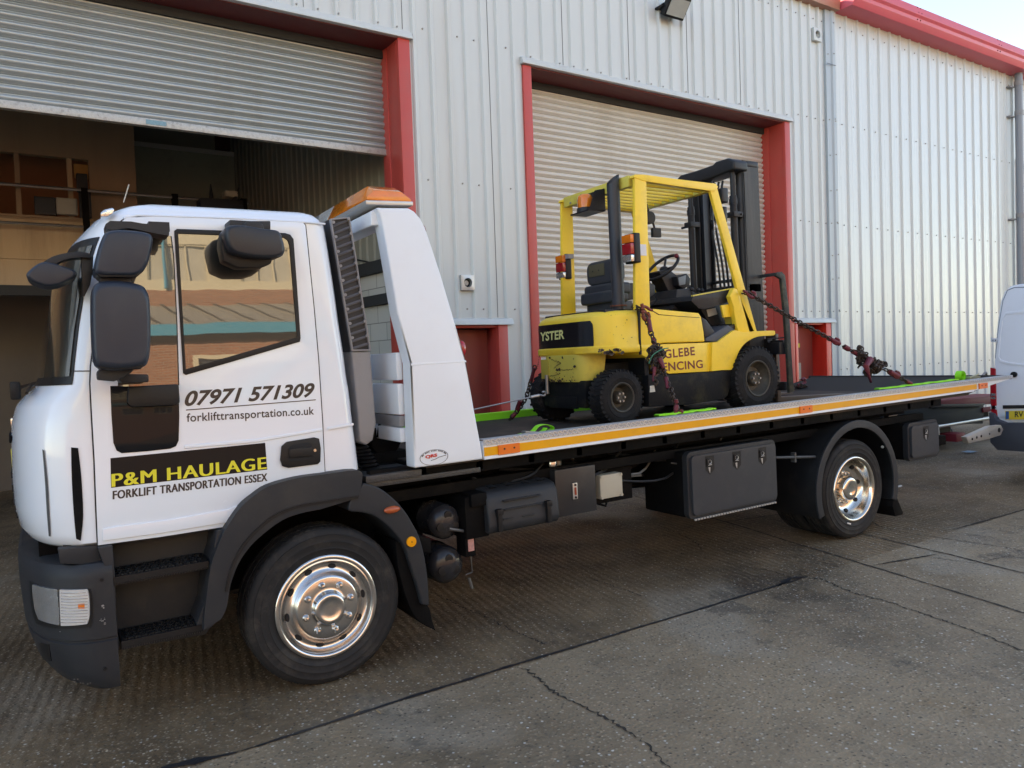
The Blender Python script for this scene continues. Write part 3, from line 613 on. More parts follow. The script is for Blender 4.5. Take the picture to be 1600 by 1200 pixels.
for z in (7.25, 6.62, 4.43, 2.2):
    m_ = MB(); m_.tube([W((16.93, 3.84, z-0.05)), W((16.93, 3.84, z+0.05))], 0.086, 20); wbox(m_, 16.70, 16.88, 3.9, 3.99, z-0.09, z-0.06); obj('pipe_collar', m_, GREYD, o)

# ================================================================== BUILDINGS ACROSS THE YARD (they show in the cab glass)
def brick_mat():
    m = D.materials.new('orange_brick'); m.use_nodes = True; n = m.node_tree.nodes; L = m.node_tree.links; b = n['Principled BSDF']
    tc = n.new('ShaderNodeTexCoord'); sx = n.new('ShaderNodeSeparateXYZ'); cx = n.new('ShaderNodeCombineXYZ'); L.new(tc.outputs['Object'], sx.inputs[0]); L.new(sx.outputs['X'], cx.inputs[0]); L.new(sx.outputs['Z'], cx.inputs[1])
    br = n.new('ShaderNodeTexBrick'); br.inputs['Scale'].default_value = 1.0; br.inputs['Brick Width'].default_value = 0.225; br.inputs['Row Height'].default_value = 0.075; br.inputs['Mortar Size'].default_value = 0.008
    br.inputs['Color1'].default_value = (0.36, 0.15, 0.08, 1); br.inputs['Color2'].default_value = (0.27, 0.11, 0.06, 1); br.inputs['Mortar'].default_value = (0.33, 0.26, 0.2, 1)
    L.new(cx.outputs[0], br.inputs['Vector']); L.new(br.outputs['Color'], b.inputs['Base Color']); b.inputs['Roughness'].default_value = 0.8; return m
BRK = brick_mat()
YB, YC = -20.0, -27.0
bb = empty('brick_workshop', (0, YB, 0), 'low orange brick workshop with blue fascia facing the truck across the yard', 'workshop')
BLUEF = mat('blue_fascia', (0.05, 0.30, 0.42), 0.5, 0, 0.05, 2); CRM = mat('cream_render', (0.60, 0.53, 0.38), 0.8, 0, 0.05, 1.0)
win = [(-16 + 6.2*k, 1.1 + 0.0) for k in range(8)]
hol = [[(x, 2.1), (x+4.4, 2.1), (x+4.4, 3.60), (x, 3.60)] for x, _ in win]
m_ = MB(); m_.prism([(-28, 0), (38, 0), (38, 4.1), (-28, 4.1)], YB-0.3, YB, holes=hol); obj('wall', m_, BRK, bb)
for x, _ in win:
    f = MB()
    for a, b2 in ((x, x+0.14), (x+4.26, x+4.4), (x+1.4, x+1.5), (x+2.9, x+3.0)): f.box(a, b2, YB-0.14, YB+0.03, 2.1, 3.6)
    f.box(x+0.14, x+4.26, YB-0.14, YB+0.03, 3.48, 3.6); f.box(x+0.14, x+4.26, YB-0.14, YB+0.05, 2.08, 2.18)
    fr = obj('window', f, CRM, bb); obj('pane', MB().box(x+0.1, x+4.3, YB-0.12, YB-0.1, 2.1, 3.55), glass_dark('far_glass', (0.05, 0.06, 0.07), 0.1), fr)
obj('fascia', MB().box(-28, 38, YB-0.1, YB+0.22, 4.21, 4.52), BLUEF, bb); obj('gutter', MB().box(-28, 38, YB-0.1, YB+0.16, 4.02, 4.205), BLKM, bb)
m_ = MB(); xx = -28; m9 = MB()
while xx < 38:
    m_.add([(xx, YB+0.2, 4.52), (xx+0.9, YB+0.2, 4.52), (xx+0.9, YC+1, 6.0), (xx, YC+1, 6.0)], [(0, 1, 2, 3)]); m_.box(xx-0.03, xx+0.03, YB+0.1, YB+0.2, 4.51, 4.57)
    m9.add([(xx-0.07, YB+0.2, 4.59), (xx+0.07, YB+0.2, 4.57), (xx+0.07, YC+1, 6.08), (xx-0.07, YC+1, 6.08)], [(0, 1, 2, 3)]); m_.add([(xx-0.04, YB+0.2, 4.52), (xx-0.04, YB+0.2, 4.57), (xx-0.04, YC+1, 6.06), (xx-0.04, YC+1, 6.0)], [(0, 1, 2, 3)])
    xx += 0.9
obj('roof', m_, mat('sheet_roof_grey', (0.30, 0.28, 0.24), 0.7, 0, 0.1, 1), bb)
m9_ = obj('roof_seam', m9, mat('dark_roof_seam', (0.07, 0.065, 0.055), 0.8), bb); m9_['kind'] = 'stuff'  # seams coloured darker than the roof sheets
bc = empty('cream_building', (0, YC, 0), 'taller cream rendered building behind the brick workshop across the yard', 'building')
m_ = MB(); zc0 = 7.0
hol = [[(x, zc0+0.1), (x+2.1, zc0+0.1), (x+2.1, zc0+1.5), (x, zc0+1.5)] for x in [-17.4 + 3.3*k for k in range(14)]]
m_.prism([(-26, 6.75), (36, 6.75), (36, 11.3), (-26, 11.3)], YC-0.3, YC, holes=hol); obj('wall', m_, CRM, bc)
obj('base_wall', MB().box(-26, 36, YC-0.3, YC+0.05, 0, 6.75), BRK, bc)
for h in hol:
    x = h[0][0]; f = MB()
    for a, b2 in ((x, x+0.06), (x+0.68, x+0.73), (x+1.37, x+1.42), (x+2.04, x+2.1)): f.box(a, b2, YC-0.14, YC-0.05, h[0][1], h[2][1])
    f.box(x+0.06, x+2.04, YC-0.14, YC-0.05, zc0+1.44, zc0+1.5)
    fr = obj('window', f, CRM, bc); obj('pane', MB().box(x, x+2.1, YC-0.2, YC-0.16, h[0][1], h[2][1]), mat('sunlit_blind', (0.45, 0.42, 0.34), 0.4, 0, 0.2, 2), fr)
for x in (-10.2, 2.95, 16): m_ = MB(); m_.tube([(x, YC+0.12, 6.8), (x, YC+0.12, 9.8), (x-1.6, YC+0.12, 11.2)], 0.09, 10); obj('downpipe', m_, BLUEF, bc)
obj('eaves', MB().box(-26, 36, YC-0.3, YC+0.3, 11.3, 11.5), BLUEF, bc)
#=====================================================================  PART 2 END
# ================================================================== RECOVERY TRUCK
tk = empty('recovery_truck', (0, 1.15, 0), 'white flatbed recovery truck with black lettering on its cab door', 'recovery truck')
YC_, YS0 = 1.15, 0.04
def ys(x, z): return YS0 + 0.035*(z - 0.95)
CAB = [  # z, x where the corner starts, front x, rear x, inset
 (0.935, -1.03, -1.33, -0.50, 0.03), (0.955, -1.04, -1.355, -0.495, 0.0), (1.00, -1.05, -1.385, -0.42, 0), (1.06, -1.055, -1.395, -0.30, 0), (1.10, -1.06, -1.40, -0.12, 0), (1.135, -1.06, -1.40, 0.255, 0),
 (1.25, -1.06, -1.40, 0.25, 0), (1.40, -1.06, -1.395, 0.24, 0), (1.52, -1.05, -1.385, 0.235, 0), (1.60, -1.045, -1.36, 0.23, 0), (1.645, -1.04, -1.32, 0.225, 0), (1.68, -1.035, -1.275, 0.222, 0), (1.72, -1.03, -1.25, 0.22, 0), (1.80, -1.02, -1.235, 0.215, 0),
 (1.97, -0.99, -1.205, 0.20, 0), (2.13, -0.955, -1.17, 0.19, 0), (2.25, -0.925, -1.14, 0.18, 0), (2.35, -0.895, -1.10, 0.172, 0), (2.42, -0.87, -1.065, 0.165, 0), (2.47, -0.85, -1.02, 0.16, 0), (2.505, -0.83, -0.985, 0.155, 0.0),
 (2.512, -0.83, -0.98, 0.15, 0.012), (2.535, -0.81, -0.945, 0.14, 0.02), (2.56, -0.77, -0.89, 0.12, 0.045), (2.58, -0.70, -0.82, 0.09, 0.09), (2.592, -0.62, -0.72, 0.05, 0.16), (2.60, -0.5, -0.55, -0.02, 0.30)]
def cabrow(z):
    for a, b2 in zip(CAB, CAB[1:]):
        if a[0] <= z <= b2[0]:
            t = (z-a[0])/(b2[0]-a[0]); return [a[i]+(b2[i]-a[i])*t for i in range(5)]
    return list(CAB[0] if z < CAB[0][0] else CAB[-1])
def front_pt(row, th, off=0.0, P_=4.2, Q_=2.0, base=None):
    z, xs_, xf, xr, ins = row; y0 = (ys(0, z) if base is None else base) + ins; a = xs_ - xf; b2 = YC_ - y0
    s_, c_ = math.sin(th), math.cos(th)
    x = xs_ - a*s_**(2/Q_); y = YC_ - b2*max(0, c_)**(2/P_)
    if off:
        e = 1e-3; t2 = min(th+e, math.pi/2); t1 = t2-2*e if t2-2*e > 0 else 0
        p1, p2 = front_pt(row, t1, 0, P_, Q_, base), front_pt(row, t2, 0, P_, Q_, base); d = p2-p1
        n = Vector((-abs(d.y), -abs(d.x), 0)).normalized(); return Vector((x, y, z)) + n*off
    return Vector((x, y, z))
def loft(rows, base=None, P_=4.2, Q_=2.0, nf=26, rear=True):
    R = []
    for row in rows:
        z, xs_, xf, xr, ins = row; y0 = (ys(0, z) if base is None else base) + ins; h = []
        if rear: h += [Vector((xr, YC_, z)), Vector((xr, y0+0.30, z)), Vector((xr, y0+0.08, z)), Vector((xr-0.006, y0+0.04, z)), Vector((xr-0.025, y0+0.012, z)), Vector((xr-0.06, y0, z))]
        x1 = xr-0.10 if rear else xr
        for k in range(6): h.append(Vector((x1 + (xs_-x1)*k/5.0, y0, z)))
        for k in range(1, nf+1): h.append(front_pt(row, (math.pi/2)*k/nf, 0, P_, Q_, base))
        m = [Vector((p.x, 2*YC_-p.y, p.z)) for p in reversed(h[(1 if rear else 0):-1])]
        R.append(h + m + ([h[0]] if rear else []))
    return R
cabR = loft(CAB)
mb = MB().grid(cabR); top = cabR[-1][:-1]; mb.add(top, [tuple(range(len(top)))]); bot = cabR[0][:-1]; mb.add(bot, [tuple(range(len(bot)))])
cab = obj('cab', mb, WHITE, tk, ang=50)
def on_front(px, py, off=0.004, base=None, rows=CAB, th0=0.6, z0=1.3, P_=4.2):
    """point of the rounded front corner seen at a pixel"""
    def f(th, z):
        th = min(max(th, 0.0), math.pi/2)
        r = cabrow(z) if rows is CAB else brow(z)
        p = front_pt(r, th, off, P_, 2.0, base); c = RC @ (p - CAM); return p, CX + F*c.x/c.z - px, CY + F*c.y/c.z - py
    th, z = th0, z0
    for _ in range(40):
        p, ex, ey = f(th, z)
        if abs(ex)+abs(ey) < 0.05: break
        e = 1e-3; _, ax, ay = f(th+e, z); _, bx, by = f(th, z+e)
        a, b2, c_, d = (ax-ex)/e, (bx-ex)/e, (ay-ey)/e, (by-ey)/e; det = a*d-b2*c_
        if abs(det) < 1e-6: th += 0.02; continue
        th -= max(-0.15, min(0.15, (ex*d-ey*b2)/det)); z -= max(-0.2, min(0.2, (a*ey-c_*ex)/det)); th = min(max(th, 0.02), 1.35)
    return f(th, z)[0], th, z
def fpatch(mb, z0, z1, tf0, tf1, off, nz=10, nt=10, rows=CAB, base=None, P_=4.2, mirror=False, thick=0.006):
    rr = []
    for i in range(nz+1):
        z = z0+(z1-z0)*i/nz; r = cabrow(z) if rows is CAB else brow(z); a, b2 = tf0(z), tf1(z)
        rr.append([front_pt(r, a+(b2-a)*k/nt, off, P_, 2.0, base) for k in range(nt+1)])
    inn = []
    for i in range(nz+1):
        z = z0+(z1-z0)*i/nz; r = cabrow(z) if rows is CAB else brow(z); a, b2 = tf0(z), tf1(z)
        inn.append([front_pt(r, a+(b2-a)*k/nt, off-thick, P_, 2.0, base) for k in range(nt+1)])
    sets = [(rr, inn)]
    if mirror: sets.append(([[Vector((p.x, 2*YC_-p.y, p.z)) for p in q] for q in rr], [[Vector((p.x, 2*YC_-p.y, p.z)) for p in q] for q in inn]))
    for o_, i_ in sets:
        mb.grid(o_); mb.grid(i_)
        edge_o = o_[0] + [q[-1] for q in o_[1:]] + list(reversed(o_[-1][:-1])) + [q[0] for q in reversed(o_[1:-1])]
        edge_i = i_[0] + [q[-1] for q in i_[1:]] + list(reversed(i_[-1][:-1])) + [q[0] for q in reversed(i_[1:-1])]
        mb.grid([edge_o + [edge_o[0]], edge_i + [edge_i[0]]])
    return mb
HP = math.pi/2
# windscreen with black surround
m_ = MB(); fpatch(m_, 1.70, 2.40, lambda z: 0.36+0.05*(z-1.7), lambda z: HP, 0.004, 12, 16, mirror=True); sc = obj('windscreen_surround', m_, BLK, cab, ang=60)
m_ = MB(); fpatch(m_, 1.74, 2.36, lambda z: 0.42+0.05*(z-1.7), lambda z: HP, 0.009, 12, 16, mirror=True); obj('windscreen', m_, WGLASS, cab, ang=60)
# grille and badge, plate on the front (only a sliver shows from here)
m_ = MB()
for z in (1.02, 1.09, 1.16, 1.23): fpatch(m_, z, z+0.035, lambda z: 1.40, lambda z: HP, 0.006, 2, 12, mirror=True)
obj('grille', m_, BLK, cab, ang=60)
m_ = MB(); fpatch(m_, 1.42, 1.455, lambda z: 1.3, lambda z: HP, 0.01, 2, 12, mirror=True); obj('hood_line', m_, BLKM, cab)
m_ = MB(); m_.box(-1.404, -1.385, 0.95, 1.35, 1.25, 1.36); obj('front_plate', m_, YINK, cab, bevel=0.004)
m_ = MB(); m_.box(-1.396, -1.375, 0.95, 1.35, 1.47, 1.53); obj('badge', m_, CHROME, cab, bevel=0.02)
# dark slots and shut lines of the corner panel
def ribbon(name, L1, L2, mt, off=0.004, rows=CAB, base=None, th0=0.6, k=3, lay=1, P_=4.2):
    L1, L2 = smo(L1, k), smo(L2, k); r1, r2 = [], []; th, z = th0, None; z = 1.3 if rows is CAB else 0.6
    for p in L1: q, th, z = on_front(p[0], p[1], off, base, rows, th, z, P_); r1.append(q)
    th = th0; z = 1.3 if rows is CAB else 0.6
    for p in L2: q, th, z = on_front(p[0], p[1], off, base, rows, th, z, P_); r2.append(q)
    return obj(name, MB().grid([r1, r2]), mt, cab, flip=False, ang=70)
ribbon('corner_slot', [(111, 699), (112, 745), (115, 800), (119, 842)], [(122, 700), (127, 745), (130, 805), (126, 845)], BLKM)
ribbon('corner_crease', [(66, 702), (70, 750), (73, 800), (76, 838)], [(69, 704), (74, 750), (77, 800), (79, 838)], mat('dark_slit', (0.06, 0.065, 0.07), 0.6))  # thin dark slit in the corner panel
ribbon('shut_line', [(100, 580), (118, 579), (140, 579)], [(100, 581), (118, 580.5), (140, 580.5)], BLKM)
GAP = mat('shut_gap', (0.012, 0.012, 0.013), 0.8)
# door: one panel standing 5 mm proud with the window opening cut out
def sidepts(pts): 
    r = []
    for x, y in pts:
        Y = 0.05
        for _ in range(3): p = A(x, y, Y); Y = ys(p.x, p.z) - 0.006
        r.append((p.x, p.z))
    return r
DOOR = [(153, 852), (151, 800), (148, 720), (144, 650), (141.5, 600), (142.5, 572), (150, 510), (165, 440), (178, 385), (190, 346), (198, 340), (240, 338.5), (360, 342.5), (472.5, 347), (477, 352), (490, 480), (497, 560), (503.5, 660), (507.5, 741), (465, 746.5), (420, 759), (395, 775), (375, 792), (352, 823), (250, 839)]
WIN = [(272, 361), (276, 358), (360, 361), (445, 364.5), (453, 367), (458, 374), (463, 440), (469, 528), (468, 534), (380, 560), (290, 586), (286, 583)]
gap = MB(); ds = sidepts(DOOR); cx0 = sum(p[0] for p in ds)/len(ds); cz0 = sum(p[1] for p in ds)/len(ds)
def grow(pts, d):
    n = len(pts); out = []
    ar = sum(pts[i-1][0]*pts[i][1]-pts[i][0]*pts[i-1][1] for i in range(n))
    for i in range(n):
        a, b2, c_ = Vector(pts[i-1]), Vector(pts[i]), Vector(pts[(i+1) % n]); t = ((b2-a).normalized()+(c_-b2).normalized()).normalized()
        nn = Vector((t.y, -t.x)) * (1 if ar > 0 else -1); out.append((b2.x+nn.x*d, b2.y+nn.y*d))
    return out
gap.prism(grow(ds, 0.006), -0.0035, 0.0, yf=ys); obj('door_gap', gap, GAP, cab)
m_ = MB(); m_.prism(ds, -0.009, -0.001, holes=[grow(sidepts(WIN), -0.002)], yf=ys); door = obj('door', m_, WHITE, cab, bevel=0.0025, seg=2, ang=50)
def onside(name, pts, y0, y1, mt, parent=None, bevel=0.0, holes=(), k=1):
    m2 = MB(); m2.prism(sidepts(pts) if k == 1 else [tuple(p) for p in cyc(sidepts(pts), k)], y0, y1, holes=holes, yf=ys); return obj(name, m2, mt, parent or cab, bevel=bevel, ang=45)
wf = onside('window_frame', [(p[0], p[1]) for p in WIN], -0.014, -0.002, BLK, bevel=0.003, holes=[sidepts([(278, 365), (360, 368), (443, 371), (449, 375), (452, 383), (464, 527), (380, 551), (290, 577)])])
m_ = MB(); m_.prism([sidepts(WIN)[i] for i in (0, 4, 8, 11)], -0.006, -0.004, yf=ys); obj('door_window', m_, GLASS, cab)
QW = [(197, 366), (266, 369), (270, 400), (275, 500), (278, 602), (186, 604), (189, 500)]
onside('quarter_window_surround', [(p[0]+(2 if p[0] > 240 else -2), p[1]) for p in QW], -0.0115, -0.009, BLK, bevel=0.001)
onside('quarter_window', QW, -0.0135, -0.0118, GLASS)
onside('kerb_window', [(172, 603), (279, 603), (280, 650), (279, 688), (275, 697), (266, 701), (230, 705), (190, 708), (182, 704), (177, 692), (174, 650)], -0.0135, -0.0095, glass_dark('kerb_glass', (0.006, 0.008, 0.011), 0.0, 1.2), bevel=0.002)
onside('mirror_ledge', [(199, 604), (277, 600), (279, 629), (272, 633), (205, 636), (197, 630)], -0.06, -0.012, BLK, bevel=0.01)
# swages of the door and the lower sill, door edge of the rear corner, roof gutter
def swage(pts, name='body_crease', t=0.006):
    m2 = MB(); m2.prism(sidepts(pts), -0.009-t, -0.008, yf=ys); return obj(name, m2, WHITE, cab, bevel=t*0.9, seg=3, ang=60)
swage([(288, 696), (400, 686), (503, 669), (503.5, 673), (400, 691), (288, 701)])
swage([(180, 822), (260, 812), (352, 796), (372, 789), (355, 816), (250, 833), (160, 845), (160, 826)], t=0.008)
swage([(512, 668), (552, 660.8), (552, 664.8), (512, 672)], t=0.004)
GUT = MB(); GUT.tube([Vector((A(x, y, 0.09).x, ys(0, 2.5)-0.004, A(x, y, 0.09).z)) for x, y in ((193, 341), (215, 336.5), (360, 341), (480, 347.5), (508, 350))], 0.006, 8); obj('roof_gutter', GUT, WHITE, cab)
onside('roof_lamp', [(157, 332), (163, 327), (176, 324), (179, 327), (176, 333), (167, 338), (158, 338)], 0.0, 0.05, CLEARL, bevel=0.004)
m_ = MB(); p = A(193, 316, 0.25); m_.tube([p, p+Vector((0.03, 0, 0.09))], 0.003, 6); obj('antenna', m_, CREAM, cab)
# door handle
hd = onside('door_handle', [(439, 697), (447, 690), (490, 683), (498, 685), (500.5, 700), (500, 721), (496, 725), (450, 731), (440, 728), (437, 718)], -0.020, -0.008, BLK, bevel=0.006)
m2 = MB(); m2.prism(sidepts([(450, 699), (455, 694), (482, 690.5), (485, 694), (485, 715), (482, 719), (454, 722), (450, 718)]), -0.0215, -0.019, yf=ys); obj('handle_cup', m2, GAP, hd, bevel=0.001)
m2 = MB(); m2.prism(sidepts([(450, 701), (486, 698), (486, 712), (450, 715)]), -0.030, -0.0205, yf=ys); obj('handle_bar', m2, BLK, hd, bevel=0.004)
p = A(492, 703.5, 0.03); m2 = MB(); m2.cyl((p.x, ys(0, p.z)-0.0245, p.z), 0.008, 0.006, n=16); obj('lock', m2, CHROME, hd)
# lettering of the door
def letter(s, bl, br, tl, mt, name='lettering', par=None, d=-0.0105, **k):
    def q(px): 
        Y = 0.05
        for _ in range(3): p = A(px[0], px[1], Y); Y = ys(p.x, p.z)+d
        return p
    m2 = text_mb(s, q(bl), q(br), q(tl), 0.0, **k); return obj(name, m2, mt, par or door, flip=False)
letter('07971 571309', (288, 635.5), (490.5, 620.5), (290, 611), INK, shear=0.22, bold=0.030)
onside('lettering', [(290.5, 639.9), (493, 624), (493, 625.3), (290.5, 641.4)], -0.011, -0.0095, INK, door)
letter('forklifttransportation.co.uk', (292, 663.5), (491, 651.5), (291.5, 646), INK, spacing=1.05, bold=0.012)
bn = onside('name_banner', [(172.5, 715.8), (414, 691.8), (417.2, 733.5), (173.5, 762)], -0.0105, -0.0093, mat('black_vinyl', (0.006, 0.006, 0.008), 0.35, 0, 0.1, 4, spec=0.25), door)
def fat(s, bl, br, tl, mt, dx, d, **k):
    def q(px):
        Y = 0.05
        for _ in range(3): p = A(px[0], px[1], Y); Y = ys(p.x, p.z)+d
        return p
    for j, ox in enumerate((-dx, dx)):
        m2 = text_mb(s, q(bl), q(br), q(tl), 0.0, **k); m2.v = [v + Vector((ox, -0.0003*j, 0)) for v in m2.v]
        o = obj('lettering', m2, mt, door, flip=False)
fat('P&M HAULAGE', (175.5, 761), (416, 732.5), (175, 740.5), YINK, 0.0032, -0.0113, spacing=1.10)
fat('FORKLIFT TRANSPORTATION ESSEX', (176.5, 780.5), (417.5, 751.5), (176.5, 767), INK, 0.0013, -0.0105, bold=0.012, spacing=1.08)
# ---- mirrors
def rbody(m2, pts, Y0, Y1, k=1): m2.prism([tuple(p) for p in (cyc(xz(pts, Y0), k) if k > 1 else xz(pts, Y0))], Y0, Y1); return m2
MG = mat('mirror_shell', (0.018, 0.026, 0.042), 0.42, 0, 0.08, 4, 0.08, 300, dirt=(0.06, 0.06, 0.06), dirtamt=0.2, dscale=7)
def shell(name, outline, Y0, Y1, mt, parent, n=7, bulge=0.20, inset=0.040, label=None):
    """rounded housing: outline (px) on plane Y0 lofted back to Y1 with a domed near face"""
    pts = [Vector((p[0], p[1])) for p in cyc(xz(outline, Y0), 4)]; c = sum(pts, Vector((0, 0)))/len(pts); rows = []
    for i in range(n+1):
        a = (math.pi/2)*i/n; s_ = 1-(1-math.sin(a))*bulge*0.9; yy = Y0 + (1-math.sin(a))*0.0 - math.cos(a)*inset
        rows.append([Vector((c.x+(p.x-c.x)*s_, yy, c.y+(p.y-c.y)*s_)) for p in pts]+[Vector((c.x+(pts[0].x-c.x)*s_, yy, c.y+(pts[0].y-c.y)*s_))])
    rows.append([Vector((c.x+(p.x-c.x)*0.97, Y1, c.y+(p.y-c.y)*0.97)) for p in pts]+[Vector((c.x+(pts[0].x-c.x)*0.97, Y1, c.y+(pts[0].y-c.y)*0.97))])
    m2 = MB().grid(rows); m2.add(rows[0][:-1], [tuple(range(len(pts)))]); m2.add(rows[-1][:-1], [tuple(range(len(pts)))])
    return obj(name, m2, mt, parent, ang=45, label=label)
YM = -0.24
mu = shell('mirror', [(146, 425), (150, 400), (158, 375), (168, 362), (195, 360), (228, 364), (238, 372), (236, 392), (228, 418), (212, 432), (180, 433), (155, 432)], YM, -0.10, MG, tk, label='black wide-angle mirror, upper of the stacked pair')
m2 = MB(); rbody(m2, [(145, 420), (226, 421), (212, 433), (156, 433)], YM-0.028, -0.10); obj('mirror_lip', m2, BLK, mu, bevel=0.006)
ml = shell('mirror', [(142, 470), (144, 452), (155, 441), (185, 439), (218, 445), (229, 455), (234, 475), (235, 530), (232, 562), (222, 574), (190, 579), (158, 577), (147, 568), (143, 530)], YM, -0.10, MG, tk, label='tall black main mirror, lower of the stacked pair')
m2 = MB(); rbody(m2, [(146, 562), (232, 561), (220, 577), (157, 577)], YM-0.028, -0.10); obj('mirror_lip', m2, BLK, ml, bevel=0.006)
m2 = MB(); rbody(m2, [(156, 429), (205, 430), (205, 445), (156, 444)], YM+0.02, -0.12); obj('mirror_neck', m2, GREYP, ml, bevel=0.008)
ma = MB(); rbody(ma, [(165, 350), (172, 345), (205, 346), (222, 349), (265, 353), (264, 368), (250, 366), (216, 359), (200, 356), (180, 359), (166, 358)], -0.19, -0.06); ma.box(A(230, 360, -0.03).x, A(262, 360, -0.03).x, -0.1, 0.08, A(240, 366, 0).z, A(240, 352, 0).z); obj('mirror_arm', ma, GREYP, tk, bevel=0.008)
ma = MB(); rbody(ma, [(158, 575), (208, 576), (206, 582), (190, 592), (178, 596), (153, 594), (152, 582)], -0.2, -0.10); rbody(ma, [(178, 584), (232, 585), (233, 597), (190, 599)], -0.10, 0.06); obj('mirror_arm', ma, GREYP, tk, bevel=0.008)
# kerb mirror above the door glass
ma = MB(); rbody(ma, [(359, 343), (392, 345), (423, 345), (423, 359), (359, 356)], -0.05, 0.08); obj('mirror_arm', ma, GREYP, tk, bevel=0.006)
ma = MB(); rbody(ma, [(385, 345), (406, 346), (413, 352), (414, 378), (402, 378), (391, 368), (384, 356)], -0.16, -0.02); obj('mirror_arm', ma, GREYP, tk, bevel=0.01)
km = shell('mirror', [(349, 362), (357, 353), (380, 353), (410, 358), (434, 362), (441, 376), (444, 392), (437, 402), (412, 404), (388, 402), (362, 396), (352, 382)], -0.17, -0.03, mat('kerb_mirror_shell', (0.016, 0.019, 0.026), 0.38, 0, 0.1, 5, 0.1, 200), tk, label='scuffed kerb mirror hanging over the door window')
m2 = MB(); rbody(m2, [(346, 366), (356, 392), (384, 402), (428, 400), (424, 412), (405, 418), (372, 418), (350, 408), (345, 385)], -0.13, -0.02); obj('mirror_lip', m2, BLK, km, bevel=0.012)
m2 = MB(); p = A(401, 389, -0.205); m2.cyl((p.x, -0.208, p.z), 0.012, 0.02); obj('mirror_bolt', m2, BLK, km)
# front mirror on its curved arm
ma = MB(); q = [(142, 397), (125, 393), (100, 396), (80, 402), (62, 414), (52, 426)]; up = smo(q, 4); dn = smo([(142, 403), (126, 402), (104, 405), (88, 412), (74, 424), (66, 432)], 4)
rbody(ma, up + dn[::-1], -0.02, 0.07); obj('mirror_arm', ma, GREYP, tk, bevel=0.006)
fm = shell('mirror', [(41, 430), (50, 419), (66, 410), (85, 412), (104, 418), (118, 424), (119, 432), (105, 440), (88, 446), (70, 447), (50, 440)], -0.02, 0.16, MG, tk, label='small front mirror on a curved arm ahead of the windscreen', inset=0.02)
ma = MB(); rbody(ma, [(127, 398), (146, 400), (145, 425), (141, 445), (132, 463), (129, 462), (128, 430)], 0.0, 0.07); obj('mirror_bracket', ma, BLK, tk, bevel=0.005)
for i in range(7):
    pass
m2 = MB(); m2.tube([AX(60, 596, -1.28), AX(48, 600, -1.32), AX(30, 606, -1.37)], 0.012, 8); obj('wiper_arm', m2, BLK, tk)
m2 = MB(); q_ = AX(24, 608, -1.39); m2.box(-1.42, -1.36, q_.y-0.06, q_.y+0.06, q_.z-0.07, q_.z+0.05); obj('kerb_camera', m2, BLK, tk, bevel=0.015)
m2 = MB(); m2.tube([Vector((-1.30, 0.3, 1.67)), Vector((-1.29, 1.0, 1.70)), Vector((-1.28, 1.9, 1.70))], 0.008, 6); obj('wiper', m2, BLK, tk)
# ---- bumper
BUM = [(0.255, -1.02, -1.18, -1.01, 0.05), (0.265, -1.03, -1.24, -1.01, 0.02), (0.30, -1.04, -1.31, -1.01, 0.004), (0.36, -1.05, -1.355, -1.01, 0.0), (0.46, -1.05, -1.385, -1.01, 0), (0.495, -1.05, -1.39, -1.01, 0), (0.50, -1.05, -1.383, -1.01, 0.008), (0.508, -1.05, -1.383, -1.01, 0.008), (0.514, -1.05, -1.395, -1.01, 0),
 (0.60, -1.05, -1.40, -1.01, 0), (0.70, -1.05, -1.405, -1.01, 0), (0.80, -1.05, -1.405, -1.01, 0), (0.84, -1.045, -1.40, -1.01, 0.006), (0.862, -1.04, -1.385, -1.01, 0.022), (0.87, -1.03, -1.34, -1.01, 0.06)]
def brow(z):
    for a, b2 in zip(BUM, BUM[1:]):
        if a[0] <= z <= b2[0]:
            t = (z-a[0])/(b2[0]-a[0]); return [a[i]+(b2[i]-a[i])*t for i in range(5)]
    return list(BUM[0] if z < BUM[0][0] else BUM[-1])
bR = loft(BUM, base=-0.01, P_=3.6, rear=False)
m_ = MB().grid(bR); m_.add(bR[0], [tuple(range(len(bR[0])))]); m_.add(bR[-1], [tuple(range(len(bR[-1])))]); m_.add([bR[i][0] for i in range(len(bR))] + [Vector((bR[i][0].x, 0.25, bR[i][0].z)) for i in reversed(range(len(bR)))], [tuple(range(2*len(bR)))])
bum = obj('bumper', m_, GREYP, tk, ang=35)
def bpatch(name, L1, L2, mt, off, par=bum, th0=0.5, thick=0.01, k=3, nt=6):
    """patch between two pixel lines (each listed top to bottom) on the bumper corner"""
    L1, L2 = smo(L1, k), smo(L2, k); A1, A2 = [], []; th, z = th0, 0.65
    for p in L1: _, th, z = on_front(p[0], p[1], off, -0.01, BUM, th, z, 3.6); A1.append((th, z))
    th, z = th0, 0.65
    for p in L2: _, th, z = on_front(p[0], p[1], off, -0.01, BUM, th, z, 3.6); A2.append((th, z))
    o_, i_ = [], []
    for (t1, z1), (t2, z2) in zip(A1, A2):
        o_.append([front_pt(brow(z1+(z2-z1)*j/nt), t1+(t2-t1)*j/nt, off, 3.6, 2.0, -0.01) for j in range(nt+1)])
        i_.append([front_pt(brow(z1+(z2-z1)*j/nt), t1+(t2-t1)*j/nt, off-thick, 3.6, 2.0, -0.01) for j in range(nt+1)])
    m2 = MB().grid(o_); m2.grid(i_)
    eo = o_[0] + [q[-1] for q in o_[1:]] + list(reversed(o_[-1][:-1])) + [q[0] for q in reversed(o_[1:-1])]; ei = i_[0] + [q[-1] for q in i_[1:]] + list(reversed(i_[-1][:-1])) + [q[0] for q in reversed(i_[1:-1])]
    m2.grid([eo+[eo[0]], ei+[ei[0]]]); return obj(name, m2, mt, par, ang=40)
